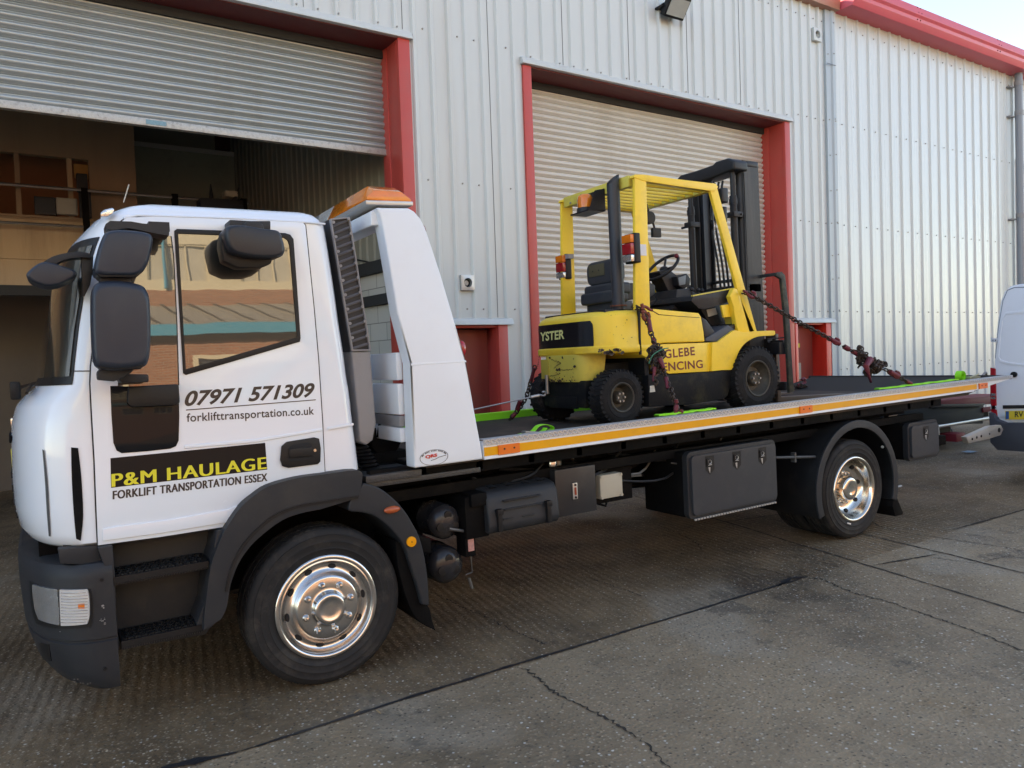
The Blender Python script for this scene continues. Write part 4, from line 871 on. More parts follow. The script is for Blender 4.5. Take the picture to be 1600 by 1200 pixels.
hb = bpatch('headlight_bezel', [(46, 908), (47, 930), (50, 955), (56, 974)], [(140, 920), (144, 935), (144.5, 965), (141, 980)], BLK, 0.004, th0=0.4)
hl = bpatch('headlight', [(50, 913), (51, 930), (54, 952), (60, 968)], [(89, 921), (90, 935), (92, 960), (92, 977)], CLEARL, 0.014, th0=0.5)
il = bpatch('indicator', [(93, 921.5), (93, 935), (94, 960), (95, 978)], [(136, 921), (139, 935), (139.5, 962), (136, 975)], mat('ribbed_clear_lens', (0.62, 0.61, 0.60), 0.18, 0.2, 0.1, 60, 0.3, 30, coat=0.5), 0.014, th0=0.2)
bpatch('amber_bulb', [(122, 944), (122, 951)], [(132, 943), (132, 951)], ORANGE, 0.0155, il, th0=0.15)
for k in range(11):
    yy = 926 + k*4.6; bpatch('lens_rib', [(95, yy), (95, yy+0.9)], [(137 - (3 if k > 9 or k < 1 else 0), yy-0.6), (137 - (3 if k > 9 or k < 1 else 0), yy+0.3)], CLEARL, 0.0158, il, th0=0.15, k=1)
bpatch('tow_cover', [(62, 1005), (66, 1031)], [(76, 1007), (80, 1033)], BLK, 0.003, th0=0.45, k=2)
SCF = mat('scuff_mark', (0.30, 0.29, 0.28), 0.8, 0, 0.3, 60)
sr = random.Random(3); m_ = MB()
for (px, py, n_, sp_) in ((163, 948, 7, 6), (158, 968, 6, 7), (168, 973, 3, 3), (120, 1064, 6, 8), (135, 1068, 4, 8), (93, 987, 1, 1)):
    for _ in range(n_):
        q, th, z = on_front(min(174, px+sr.uniform(-sp_, sp_)), py+sr.uniform(-sp_*0.4, sp_*0.4), 0.0012, -0.01, BUM, 0.12, 0.5, 3.6)
        l_ = sr.uniform(0.002, 0.006); a_ = sr.uniform(-0.6, 0.6); m_.add([q+Vector((l_*math.cos(a_+t_), 0, l_*0.5*math.sin(a_+t_))) for t_ in (0.3, 1.6, 2.9, 4.6)], [(0, 1, 2, 3)])
o = obj('scuff_marks', m_, SCF, bum, flip=False); o['kind'] = 'stuff'
for (px, py) in ((165, 905), (164, 1045)): q, th, z = on_front(px, py, 0.0, -0.01, BUM, 0.1, 0.6, 3.6); m_ = MB(); m_.cyl((q.x, q.y-0.004, q.z), 0.008, 0.01, 'y', 10); obj('bumper_bolt', m_, BLK, bum)
# black core box added to darken the recess behind bumper top
m_ = MB(); m_.box(-1.20, -1.0, 0.10, 2.2, 0.80, 0.95); m_.box(-1.30, -0.9, 0.35, 1.95, 0.4, 0.95); obj('dark_core_box', m_, BLKM, tk)
m_ = MB(); rbody(m_, [(90, 858), (172, 851), (172, 884), (94, 881)], 0.04, 0.10); obj('lower_fascia', m_, GREYP, tk, bevel=0.008)
# ---- steps
st = MB(); rbody(st, [(170, 852), (352, 824), (372, 790), (400, 768), (352, 900), (345, 965), (331, 978), (322, 992), (188, 1016), (182, 1018), (178, 960)], 0.20, 0.27)
rbody(st, [(152, 856), (176, 852), (180, 900), (182, 962), (187, 1016), (178, 1018), (172, 905), (163, 885)], 0.0, 0.24)
obj('step_housing', st, GREYP, tk, bevel=0.008)
m_ = MB(); rbody(m_, [(304, 993), (330, 981), (346, 965), (354, 905), (374, 860), (352, 826), (338, 830), (330, 890), (318, 945), (308, 972)], 0.0, 0.24); obj('step_side', m_, GREYP, tk, bevel=0.01)
for (x0, x1, ya, yb, h) in ((178, 326, 910, 886, 10), (190, 318, 1010, 985, 10)):
    a, b2 = A(x0, ya, 0.0), A(x1, yb, 0.0); zt_ = (a.z+b2.z)/2
    m_ = MB(); m_.box(a.x, b2.x, -0.005, 0.21, zt_-0.004, zt_+0.028); n1 = 22
    for i in range(n1):
        for j in range(5):
            x = a.x+0.02+(b2.x-a.x-0.04)*(i+0.5*(j % 2))/n1; y = 0.015+0.038*j; m_.obox((x, y, zt_+0.031), 0.016, 0.010, 0.010, Matrix.Rotation(0.6*(1 if (i+j) % 2 else -1), 3, 'Z'))
    for i in range(34): x = a.x+(b2.x-a.x)*(i+0.5)/34; m_.box(x-0.004, x+0.004, -0.009, 0.0, zt_-0.010, zt_+0.0)
    obj('step', m_, BLK, tk)
# ---- wheel arch of the cab and rear mudguard
OUT = [(318, 985), (322, 940), (330, 885), (342, 850), (354, 825), (376, 793), (398, 774), (422, 759), (465, 747), (507, 741), (560, 735), (566, 750), (560, 778)]
INN = [(500, 796), (470, 802), (441, 813), (412, 834), (390, 855), (372, 882), (360, 915), (354, 950), (345, 968)]
m_ = MB(); rbody(m_, smo(OUT, 3) + [(540, 784)] + smo(INN, 3), -0.045, 0.36); ar = obj('wheel_arch', m_, GREYP, tk, bevel=0.012, seg=3)
m_ = MB(); rbody(m_, smo([(560, 779), (505, 787), (470, 793), (435, 806), (405, 829), (382, 855), (364, 890), (356, 925)], 3)+smo([(352, 925), (360, 890), (378, 853), (402, 826), (433, 802), (469, 789), (505, 783), (560, 775)], 3), -0.052, -0.04); obj('arch_lip', m_, BLK, ar)
OUT2 = [(568, 755), (592, 762), (615, 779), (633, 799), (644, 817), (655, 838), (664, 872), (669, 910), (671, 947)]
INN2 = [(660, 945), (653, 918), (643, 887), (631, 853), (612, 828), (588, 808), (566, 801), (545, 798), (548, 780)]
m_ = MB(); rbody(m_, smo(OUT2, 3)+smo(INN2, 3), -0.04, 0.36); mg = obj('mudguard', m_, GREYP, tk, bevel=0.01, seg=3)
m_ = MB(); a = A(612, 796, -0.04); m_.sphere((a.x, -0.045, a.z), 0.05, 16, (1, 0.45, 0.42)); obj('side_marker', m_, mat('dull_amber_lens', (0.42, 0.09, 0.03), 0.2, coat=0.4), mg)
m_ = MB(); a = A(643, 846.5, -0.05); m_.cyl((a.x, -0.055, a.z), 0.029, 0.015, n=28); rf = obj('reflector', m_, mat('amber_reflector', (0.85, 0.33, 0.01), 0.3, 0, 0.05), mg, bevel=0.002)
m_ = MB(); m_.cyl((a.x, -0.058, a.z), 0.0035, 0.005, n=10); obj('reflector_screw', m_, GAP, rf)
FLAP = smo([(618, 846), (634, 850), (648, 885), (660, 935), (671, 950), (675, 968), (681, 986)], 3)+smo([(678, 984), (660, 975), (645, 958), (632, 925), (622, 885)], 3)
m_ = MB(); rbody(m_, FLAP, 0.0, 0.34); obj('mudflap', m_, BLKM, tk, bevel=0.004)
m_ = MB(); rbody(m_, [(652, 836), (673, 842), (674, 863), (657, 864)], 0.05, 0.5); obj('mudguard_bracket', m_, BLKM, tk, bevel=0.003)
# ---- wheels
def tyre_prof(w_, R=0.425, ri=0.262):
    p = [(ri, 0.030), (ri+0.008, 0.012), (ri+0.022, 0.004), (ri+0.05, -0.004), (ri+0.052, -0.006), (ri+0.056, -0.006), (ri+0.058, -0.0045), (ri+0.085, -0.005), (ri+0.088, -0.0065), (ri+0.092, -0.0065), (ri+0.094, -0.004), (ri+0.12, 0.0), (ri+0.123, -0.001), (ri+0.127, -0.001), (R-0.034, 0.004), (R-0.020, 0.010), (R-0.008, 0.018), (R-0.002, 0.028), (R, 0.036)]
    g = []
    for k in range(4):
        y = 0.036 + (w_-0.072)*(k+1)/5.0; g += [(R, y-0.006), (R-0.012, y-0.004), (R-0.012, y+0.004), (R, y+0.006)]
    return p + g + [(r, w_-t) for r, t in reversed(p)]
def wheel(X, Y, kind, label=None, flipy=False, full=True):
    c_ = Vector((X, Y, 0.425)); w_ = 0.26; sgn = -1 if flipy else 1
    m2 = MB().lathe([(r, t*sgn) for r, t in tyre_prof(w_)], c_, 96)
    # tread blocks: short sipes across the shoulders
    for k in range(72):
        a = 2*math.pi*k/72; rm = Matrix.Rotation(-a, 3, 'Y')
        for yy in (0.052, w_/2, w_-0.052):
            m2.obox(c_ + rm @ Vector((0.4225, 0, 0)) + Vector((0, yy*sgn, 0)), 0.009, 0.034, 0.024, rm @ Matrix.Rotation(0.3, 3, 'X'))
    t = obj('wheel', m2, RUB, tk, ang=35, flip=True, label=label)
    if kind == 'front':
        pr = [(0.285, 0.012), (0.284, 0.0), (0.278, -0.007), (0.268, -0.010), (0.260, -0.008), (0.256, -0.004), (0.250, -0.006), (0.244, 0.0), (0.238, 0.012), (0.228, 0.024), (0.212, 0.028), (0.196, 0.022), (0.182, 0.008), (0.172, -0.006), (0.166, -0.013), (0.158, -0.016), (0.110, -0.017), (0.096, -0.017), (0.090, -0.022), (0.087, -0.040), (0.080, -0.052), (0.070, -0.056), (0.058, -0.055), (0.054, -0.052), (0.030, -0.051), (0.0005, -0.051)]
        obj('wheel_trim', MB().lathe([(r, tt*sgn) for r, tt in pr], c_, 96), CHROME, t, ang=60)
        nn, rn, yn, hr, hy, ht = 8, 0.128, -0.017, 0.212, 0.0262, 0.25
    else:
        pr = [(0.285, 0.010), (0.283, -0.002), (0.272, -0.008), (0.258, -0.004), (0.250, 0.010), (0.243, 0.030), (0.236, 0.060), (0.222, 0.095), (0.196, 0.118), (0.165, 0.126), (0.110, 0.128), (0.106, 0.120), (0.104, 0.050), (0.098, 0.036), (0.086, 0.028), (0.05, 0.026), (0.046, 0.028), (0.0005, 0.027)]
        obj('rim', MB().lathe([(r, tt*sgn) for r, tt in pr], c_, 96), mat('polished_rim', (0.66, 0.62, 0.56), 0.16, 1.0, 0.08, 10, dirt=(0.4, 0.3, 0.2), dirtamt=0.3, dscale=8), t, ang=60)
        nn, rn, yn, hr, hy, ht = 8, 0.134, 0.125, 0.205, 0.108, 0.5
    if not full: return t
    for k in range(nn):
        a = 2*math.pi*(k+0.3)/nn; cc = c_ + Vector((rn*math.cos(a), yn*sgn, rn*math.sin(a)))
        s2 = -1*sgn
        m2 = MB(); m2.lathe([(0.020, 0), (0.018, 0.004*s2), (0.0145, 0.006*s2), (0.0145, 0.022*s2), (0.010, 0.030*s2), (0.0005, 0.032*s2)], cc, 12); obj('wheel_nut', m2, CHROME, t, ang=35)
    for k in range(10 if kind == 'front' else 8):
        a = 2*math.pi*(k+0.15)/(10 if kind == 'front' else 8); rad = Vector((math.cos(a), 0, math.sin(a))); tan = Vector((-math.sin(a), 0, math.cos(a)))
        if kind == 'front': nrm = Vector((0, -sgn, 0)) - rad*(0.05)
        else: nrm = Vector((0, -sgn, 0)) - rad*0.7
        nrm.normalize(); sl = tan.cross(nrm).normalized(); cc = c_ + rad*hr + Vector((0, hy*sgn, 0)) + nrm*(0.0035 if kind == 'front' else 0.006)
        m2 = MB(); vs_ = []
        for q in range(20): b_ = 2*math.pi*q/20; vs_.append(cc + tan*(0.022 if kind == 'front' else 0.018)*math.cos(b_) + sl*(0.0105 if kind == 'front' else 0.018)*math.sin(b_))
        m2.add(vs_, [tuple(range(20))]); vs2 = [v+nrm*0.001 for v in vs_]
        m2.grid([[v + (v-cc)*0.16 for v in vs_+[vs_[0]]], [v+nrm*0.002+(v-cc)*0.06 for v in vs_+[vs_[0]]], [v-nrm*0.004 for v in vs_+[vs_[0]]]]) if False else None
        obj('hand_hole', m2, GAP, t, flip=False)
    return t
wheel(0, 0.0, 'front', 'front wheel under the cab with a bulging polished trim')
wheel(4.65, 0.0, 'rear', 'outer rear wheel with a deep polished rim')
wheel(4.65, 0.30, 'rear', full=False); wheel(0, 2.30, 'front', flipy=True, full=False); wheel(4.65, 2.30, 'rear', flipy=True, full=False); wheel(4.65, 2.0, 'rear', flipy=True, full=False)
m_ = MB(); c_ = A(1327, 818, -0.006)
m_.obox((c_.x, -0.0045, c_.z), 0.05, 0.004, 0.012, Matrix.Rotation(R_(18), 3, 'Y')); obj('tyre_mark', m_, mat('white_mark', (0.6, 0.6, 0.6), 0.6), tk)
# ---- chassis
m_ = MB(); m_.box(-0.9, 6.2, 0.74, 0.82, 0.70, 0.94); m_.box(-0.9, 6.2, 1.48, 1.56, 0.70, 0.94)
for x in (0.9, 2.0, 3.3, 4.2, 5.2, 6.05): m_.box(x, x+0.1, 0.82, 1.48, 0.72, 0.92)
obj('chassis', m_, BLKM, tk, bevel=0.004)
m_ = MB(); m_.tube([(0, 0.26, 0.425), (0, 2.04, 0.425)], 0.06, 12); m_.tube([(4.65, 0.3, 0.425), (4.65, 2.0, 0.425)], 0.09, 12); m_.sphere((4.65, 1.15, 0.43), 0.24, 16); m_.tube([(1.0, 1.15, 0.7), (4.5, 1.15, 0.45)], 0.05, 10); m_.box(-0.6, 0.7, 0.6, 1.7, 0.45, 0.98); m_.box(0.25, 0.9, 0.7, 1.6, 0.45, 0.95); obj('axle', m_, BLKM, tk)
m_ = MB(); m_.box(0.35, 6.0, 0.35, 0.50, 0.95, 1.105); m_.box(0.35, 6.0, 1.80, 1.95, 0.95, 1.105); m_.box(0.3, 6.1, 0.04, 0.10, 1.03, 1.12); m_.box(0.3, 6.1, 2.24, 2.30, 1.06, 1.12); m_.box(0.28, 6.0, 0.16, 0.22, 0.90, 0.965)
for i in range(15): x = 0.6+i*0.38; m_.box(x, x+0.05, 0.04, 2.3, 1.04, 1.118)
obj('subframe', m_, BLKM, tk, bevel=0.004)
m_ = MB(); m_.box(0.26, 1.0, 0.02, 0.7, 1.03, 1.06); m_.box(0.26, 0.60, 0.0, 2.3, 1.06, 1.10); obj('walkway', m_, mat('dark_treadplate', (0.06, 0.062, 0.065), 0.45, 0.4, 0.2, 30, 0.4, 90), tk, bevel=0.004)
# ---- flatbed
DZ = 1.125
DECK = mat('worn_deck', (0.045, 0.037, 0.033), 0.7, 0, 0.4, 2.0, 0.15, 40, 0.2, dirt=(0.15, 0.10, 0.07), dirtamt=0.65, dscale=1.6)
XT_ = A(1522, 612, -0.06).x
m_ = MB(); m_.box(0.62, XT_-0.02, -0.02, 2.34, DZ-0.02, DZ); deck = obj('deck', m_, DECK, tk)
RX0 = 0.985
zr = lambda x: 1.233 + (x-1.0)*0.0038
zl = lambda x: 1.116 + (x-1.0)*0.0045
for (ya, yb, lab) in ((-0.06, 0.02, None), (2.30, 2.38, None)):
    near = ya < 0; yo = ya if near else yb
    m_ = MB(); xe = A(1583, 586, -0.06).x; xt = A(1522, 612, -0.06).x
    poly = [(RX0, zl(RX0)), (xt, zl(xt)), (xe-0.02, zr(xe)-0.035), (xe, zr(xe)-0.02), (xe, zr(xe)-0.012), (RX0, zr(RX0)-0.012)]
    if not near: poly = [(RX0, 1.06), (xt, 1.06), (xe-0.1, 1.20), (xt, 1.14), (RX0, 1.138)]
    m_.prism(poly, ya+0.008, yb-0.008); rl = obj('side_rail', m_, WHITE2 if near else DECK, tk, bevel=0.004)
    m_ = MB(); m_.prism([(RX0, zl(RX0)-0.002), (xt, zl(xt)-0.002), (xt, zl(xt)+0.012), (RX0, zl(RX0)+0.012)], ya, yb); obj('rail_lip', m_, WHITE2, rl, bevel=0.002)
    if not near: continue
    m_ = MB(); y1, y2 = (ya-0.002, ya+0.035) if near else (yb+0.002, yb-0.035); NS = 46; top_, bt_, bk_ = [], [], []
    for i in range(NS+1):
        x = RX0+(xe-RX0)*i/NS; bt_.append((x, y1, zr(x)-0.034)); top_.append((x, y1+(0.006 if near else -0.006), zr(x))); bk_.append((x, y2+(0.03 if near else -0.03), zr(x)+0.002))
    m_.grid([bt_, top_, bk_]); cs = obj('chequer_strip', m_, DECK if not near else mat('chequer_plate', (0.36, 0.375, 0.39), 0.45, 0.2, 0.12, 60, 0.2, 90, dirt=(0.28, 0.28, 0.28), dirtamt=0.3, dscale=12), rl, flip=False)
    if near:
        m_ = MB(); x = RX0+0.015; i = 0
        while x < xe-0.02:
            zz = zr(x)-0.017; s_ = 1 if i % 2 else -1
            m_.obox((x, y1+0.001, zz+0.008), 0.020, 0.004, 0.0045, Matrix.Rotation(0.75*s_, 3, 'Y')); m_.obox((x+0.008, y1+0.001, zz-0.009), 0.020, 0.004, 0.0045, Matrix.Rotation(-0.75*s_, 3, 'Y')); x += 0.019; i += 1
        obj('chequer_bars', m_, mat('bright_bars', (0.62, 0.61, 0.60), 0.3, 0.7, 0.1, 40), rl)
        s0, s1 = zl, zr
        def seg(x0, x1, name, mt, za=0.018, zb=-0.047, yy=ya+0.0065, th=0.003):
            m3 = MB(); m3.prism([(x0, zl(x0)+za), (x1, zl(x1)+za), (x1, zr(x1)+zb), (x0, zr(x0)+zb)], yy-th, yy); return obj(name, m3, mt, rl)
        xm = [A(795, 700, -0.06).x, A(1259, 638, -0.06).x, A(1536, 599, -0.06).x]
        seg(RX0+0.004, xm[0]-0.075, 'stripe', REFL); seg(xm[0]+0.075, xm[1]-0.075, 'stripe', REFL); seg(xm[1]+0.075, xm[2]-0.11, 'stripe', REFL)
        for k, x in enumerate(xm):
            m3 = seg(x-0.075, x+0.075, 'marker_lamp', mat('marker_orange', (0.80, 0.17, 0.02), 0.3, 0, 0.06, 20, coat=0.3), 0.016, -0.043, ya+0.0065, 0.014)
            m4 = MB(); 
            for dx in (-0.035, 0.035): m4.cyl((x+dx, ya-0.0095, (zl(x)+zr(x))/2-0.01), 0.006, 0.004, n=10)
            obj('lamp_screw', m4, GAP, m3)
m_ = MB(); m_.tube([(xe-0.02, -0.05, zr(xe)-0.02), (xe-0.02, 2.37, zr(xe)-0.02)], 0.022, 10); m_.prism([(xt-0.04, DZ-0.02), (xe-0.02, zr(xe)-0.03), (xe-0.02, zr(xe)-0.012), (xt-0.04, DZ)], 0.0, 2.32); obj('tail_edge', m_, mat('tail_plate', (0.040, 0.038, 0.037), 0.75, 0, 0.3, 4, spec=0.15), tk)
# ---- headboard behind the cab
HB = [(648, 731.5), (755, 717.5), (750, 688), (741, 640), (727, 562), (712, 500), (694, 430), (680, 382), (671, 352), (664, 338), (655, 327), (646, 321.5), (595, 321), (600, 330), (604, 345), (612, 400), (624, 490), (641, 567)]
for ya, yb in ((-0.07, 0.05), (2.25, 2.37)):
    zf_ = A(690, 567, -0.07).z; hb_ = xz(HB, -0.07); fxa, fxb = A(641.5, 567.5, -0.07), A(728, 562.5, -0.07)
    up_ = [p for p in hb_ if p[1] > zf_+0.01]; lo_ = [p for p in hb_ if p[1] <= zf_+0.01]
    m_ = MB(); lean = lambda x, z: max(0.0, z-fxa.z)*0.075*(1 if ya < 0 else -1)
    iu = [i for i, p in enumerate(hb_) if p[1] > zf_+0.012]
    m_.prism([(fxb.x, fxa.z)] + [hb_[i] for i in iu] + [(fxa.x, fxa.z)], ya, yb, yf=lean)
    m_.prism([hb_[i] for i in range(len(hb_)) if hb_[i][1] < zf_-0.03] + [(fxa.x, fxa.z), (fxb.x, fxa.z)] if False else [(fxa.x, fxa.z), hb_[0], hb_[1], hb_[2], hb_[3], (fxb.x, fxa.z)], ya, yb); hp = obj('headboard_panel', m_, WHITE2, tk, bevel=0.012, seg=3)
    if ya < 0:
        m2 = MB(); q = xz([(642, 568), (728, 563), (729, 566), (642, 571.5)], -0.07); m2.prism(q, -0.0712, -0.068); obj('fold_line', m2, WHITE2, hp, bevel=0.002)
        # rear corner lamps
        for (px, py) in ((670, 362), (726, 545)):
            a = A(px, py, 0.02); m2 = MB(); m2.sphere((a.x-0.034, -0.01+max(0, a.z-fxa.z)*0.075, a.z), 0.050, 14, (0.6, 0.4, 1.0)); obj('rear_lamp', m2, REDL, hp)
        # oval maker's sticker
        a = A(678, 714.5, -0.07); cx_, cz_ = a.x, a.z
        m2 = MB(); ring = lambda k_: [(cx_+0.090*k_*math.cos(2*math.pi*i/40), -0.0725, cz_+0.045*k_*math.sin(2*math.pi*i/40)+0.003*k_*math.cos(2*math.pi*i/40)*0) for i in range(41)]
        m2.grid([ring(1.0), ring(0.965)]); st2 = obj('oval_sticker', m2, INK, hp, flip=False)
        a0 = Vector((cx_-0.055, -0.073, cz_-0.005)); m2 = text_mb('QRS', a0, a0+Vector((0.075, 0, 0.004)), a0+Vector((0, 0, 0.022)), 0.0, bold=0.05); obj('lettering', m2, mat('red_letter', (0.6, 0.03, 0.02), 0.4), st2, flip=False)
        for k in range(22):
            t_ = math.pi*(0.12+0.76*k/21); a0 = Vector((cx_+0.080*math.cos(t_), -0.073, cz_+0.038*math.sin(t_))); m2 = MB(); m2.obox(a0, 0.0045, 0.0008, 0.007, Matrix.Rotation(-(t_-HP)*0.6, 3, 'Y'))
            if k % 5 != 3: obj('lettering', m2, INK, st2)
        m2 = MB(); m2.tube([Vector((cx_-0.02, -0.0732, cz_-0.016)), Vector((cx_+0.01, -0.0732, cz_-0.010)), Vector((cx_+0.03, -0.0732, cz_-0.002)), Vector((cx_+0.075, -0.0732, cz_+0.004))], 0.0016, 6); obj('lettering', m2, INK, st2)
def hbx(px, py): return A(px, py, -0.07)
xt0 = hbx(600, 335).x
m_ = MB(); m_.prism([(xt0-0.03, 2.50), (xt0+0.13, 2.52), (xt0+0.15, 2.60), (xt0+0.02, 2.605), (xt0-0.03, 2.58)], 0.05, 2.25); obj('headboard_top', m_, WHITE2, tk, bevel=0.01, seg=3)
# cross panels, bottom of the headboard
for (z0, z1, mt) in ((1.62, 1.78, WHITE2), (1.42, 1.60, WHITE2), (1.35, 1.415, GREYD), (1.26, 1.345, WHITE2)):
    m_ = MB(); m_.box(0.50, 0.54, 0.05, 2.25, z0, z1); obj('headboard_crossbar', m_, mt, tk, bevel=0.01)
# ---- light bar
lb = MB(); lb.prism([(0.37, 2.615), (0.66, 2.625), (0.66, 2.65), (0.37, 2.64)], 0.04, 2.26); lbo = obj('light_bar', lb, GALV, tk, bevel=0.006)
def lens(y0, y1, mt, e0, e1):
    x0, x1 = 0.38, 0.655; zb_, zt_ = 2.645, 2.745; r = []
    for (y, s_) in ((y0, e0), (y0+e0*0.10, 0), (y1-e1*0.10, 0), (y1, e1)):
        k = 0.55 if s_ else 1.0
        pr = [(x0, zb_), (x0+0.005, zb_+0.02), (x0+0.05, zb_+(zt_-zb_)*k), (x1-0.06, zb_+(zt_-zb_)*k), (x1-0.005, zb_+0.02), (x1, zb_)]; r.append([(x, y, z) for x, z in pr+[pr[0]]])
    m2 = MB().grid(r); m2.add(r[0][:-1], [tuple(range(6))]); m2.add(r[-1][:-1], [tuple(range(6))]); return obj('beacon_lens', m2, mt, lbo, bevel=0.003)
ORT = mat('beacon_amber', (0.78, 0.20, 0.02), 0.12, 0, 0.25, 10, 0.05, 60, coat=0.5)
lens(0.05, 0.74, ORT, 1, 0); lens(0.745, 1.555, CLEARL, 0, 0); lens(1.56, 2.25, ORT, 0, 1)
for k in range(3): m2 = MB(); m2.box(0.42, 0.62, 0.17+0.2*k, 0.19+0.2*k, 2.65, 2.725); 
# ---- intake snorkel with louvres
q = [(515, 342), (546, 339), (579, 548), (549, 549)]
P4 = [A(x, y, 0.13) for x, y in q]
sn = MB(); sn.prism([(p.x, p.z) for p in P4], 0.135, 0.36); sno = obj('air_intake', sn, mat('dark_duct', (0.035, 0.035, 0.038), 0.6), tk, bevel=0.004)
m2 = MB(); out = [(p.x, p.z) for p in P4]; m2.prism(out, 0.118, 0.15, holes=[grow(out, -0.013)]); obj('intake_frame', m2, GREYD, sno, bevel=0.004)
for k in range(18):
    t_ = (k+0.6)/18.4; a = P4[0].lerp(P4[3], t_); b2 = P4[1].lerp(P4[2], t_); dz = 0.020
    m2 = MB(); m2.add([(a.x+0.006, 0.122, a.z-dz), (b2.x-0.006, 0.122, b2.z+dz*0.4), (b2.x-0.006, 0.150, b2.z+dz+dz*0.4), (a.x+0.006, 0.150, a.z), (a.x+0.006, 0.127, a.z-dz-0.007), (b2.x-0.006, 0.127, b2.z+dz*0.4-0.007), (b2.x-0.006, 0.155, b2.z+dz+dz*0.4-0.007), (a.x+0.006, 0.155, a.z-0.007)], [(0,1,2,3),(4,7,6,5),(0,4,5,1),(1,5,6,2),(2,6,7,3),(3,7,4,0)])
    obj('louvre', m2, mat('louvre_grey', (0.13, 0.13, 0.14), 0.5, 0, 0.1, 8), sno)
    if k % 2 == 0:
        for pp, sx in ((a, 0.013), (b2, -0.013)): m3 = MB(); m3.cyl((pp.x+sx, 0.112, pp.z+(0.004 if sx > 0 else 0.012)), 0.009, 0.01, n=12); obj('intake_rivet', m3, GREYD, sno)
m_ = MB(); rbody(m_, [(549, 549), (579, 549), (586, 640), (588, 660), (583, 688), (572, 696), (562, 690), (560, 655)], 0.13, 0.36); obj('intake_duct', m_, GREYD, tk, bevel=0.012, seg=3)
m_ = MB(); a = A(566, 700, 0.2)
for k in range(8): m_.lathe([(0.045, -0.011), (0.062, 0.0), (0.045, 0.011)], (a.x+0.01*k, 0.25, a.z-0.022*k), 20, 'z')
obj('intake_bellows', m_, BLK, tk)
# ---- winch and gear behind the cab
m_ = MB(); a = A(596, 685, 0.5); m_.cyl((a.x, 0.45, a.z), 0.075, 0.5, n=20); m_.cyl((a.x, 0.42, a.z), 0.10, 0.03, n=20); m_.box(a.x-0.10, a.x+0.14, 0.40, 0.95, 1.10, 1.17); m_.cyl((a.x+0.17, 0.35, a.z-0.01), 0.04, 0.25, n=14); m_.tube([(a.x-0.06, 0.4, a.z+0.02), (a.x-0.05, 0.38, a.z+0.12), (a.x+0.03, 0.38, a.z+0.10), (a.x+0.08, 0.4, a.z-0.02)], 0.012, 8)
obj('winch', m_, BLKM, tk, bevel=0.004)
m_ = MB(); m_.tube([(0.42, 0.3, 2.0), (0.43, 0.9, 1.92), (0.44, 1.6, 1.97)], 0.01, 6); m_.tube([(0.40, 0.25, 1.70), (0.42, 0.6, 1.86), (0.43, 1.3, 1.86)], 0.012, 6); obj('cable', m_, BLKM, tk)
# ---- boxes under the bed
m_ = MB(); x0, x1 = A(762, 800, 0.02).x-0.0, A(869, 800, 0.02).x
prof = [(0.02, 0.64), (0.0, 0.68), (0.02, 0.85), (0.05, 0.895), (0.12, 0.91), (0.50, 0.93), (0.52, 0.64)]
m_.prismx(prof, 1.03, 1.56); bc_ = obj('battery_cover', m_, GREYP, tk, bevel=0.02, seg=3)
for k in range(4): m2 = MB(); x = 1.10+0.12*k; m2.prismx([(0.10, 0.905), (0.48, 0.927), (0.48, 0.936), (0.08, 0.914)], x, x+0.05); obj('cover_rib', m2, GREYP, bc_, bevel=0.004)
for (z, xa, xb) in ((0.83, 1.14, 1.42), (0.775, 1.14, 1.42), (0.715, 1.13, 1.20), (0.715, 1.27, 1.36)): m2 = MB(); m2.box(xa, xb, -0.004, 0.03, z, z+0.008); obj('cover_rib', m2, GREYP, bc_, bevel=0.003)
for x in (1.085, 1.45): m2 = MB(); m2.box(x, x+0.03, -0.018, 0.02, 0.65, 0.79); m2.box(x-0.006, x+0.036, -0.024, 0.01, 0.755, 0.79); obj('latch', m2, BLK, bc_, bevel=0.004)
m_ = MB(); m_.box(0.90, 1.06, 0.06, 0.45, 0.62, 0.88); m_.box(0.93, 1.04, 0.03, 0.4, 0.82, 0.90); obj('battery_tray', m_, BLKM, tk, bevel=0.008)
m_ = MB(); m_.box(1.60, 1.935, 0.10, 0.55, 0.64, 0.955); ht = obj('hydraulic_tank', m_, mat('tank_black', (0.020, 0.021, 0.024), 0.4, 0, 0.1, 4, dirt=(0.09, 0.08, 0.07), dirtamt=0.3), tk, bevel=0.006)
a = A(897.5, 767, 0.1); m2 = MB(); m2.box(a.x-0.020, a.x+0.020, 0.088, 0.10, a.z-0.055, a.z+0.055); sg = obj('sight_gauge', m2, GALV, ht, bevel=0.006); m2 = MB(); m2.box(a.x-0.008, a.x+0.008, 0.085, 0.09, a.z-0.025, a.z+0.025); obj('gauge_glass', m2, mat('red_gauge', (0.25, 0.04, 0.02), 0.3), sg)
for dz in (-0.042, 0.042): m2 = MB(); m2.cyl((a.x, 0.082, a.z+dz), 0.008, 0.01, n=10); obj('gauge_bolt', m2, BLK, sg)
m2 = MB(); m2.cyl((1.66, 0.22, 0.955), 0.035, 0.045, 'z', 20); obj('filler_cap', m2, CHROME, ht, bevel=0.004)
m2 = MB(); m2.tube([(1.76, 0.3, 0.96), (1.76, 0.3, 1.0), (1.86, 0.3, 1.02), (1.93, 0.35, 0.97)], 0.014, 8); m2.cyl((1.76, 0.3, 0.955), 0.03, 0.03, 'z', 14); obj('hydraulic_fitting', m2, STEEL, ht)
a, b2 = A(939, 783, 0.14), A(972, 738, 0.14); m_ = MB(); m_.box(a.x, b2.x, 0.14, 0.22, a.z+0.01, b2.z); jb = obj('junction_box', m_, CREAM, tk, bevel=0.008)
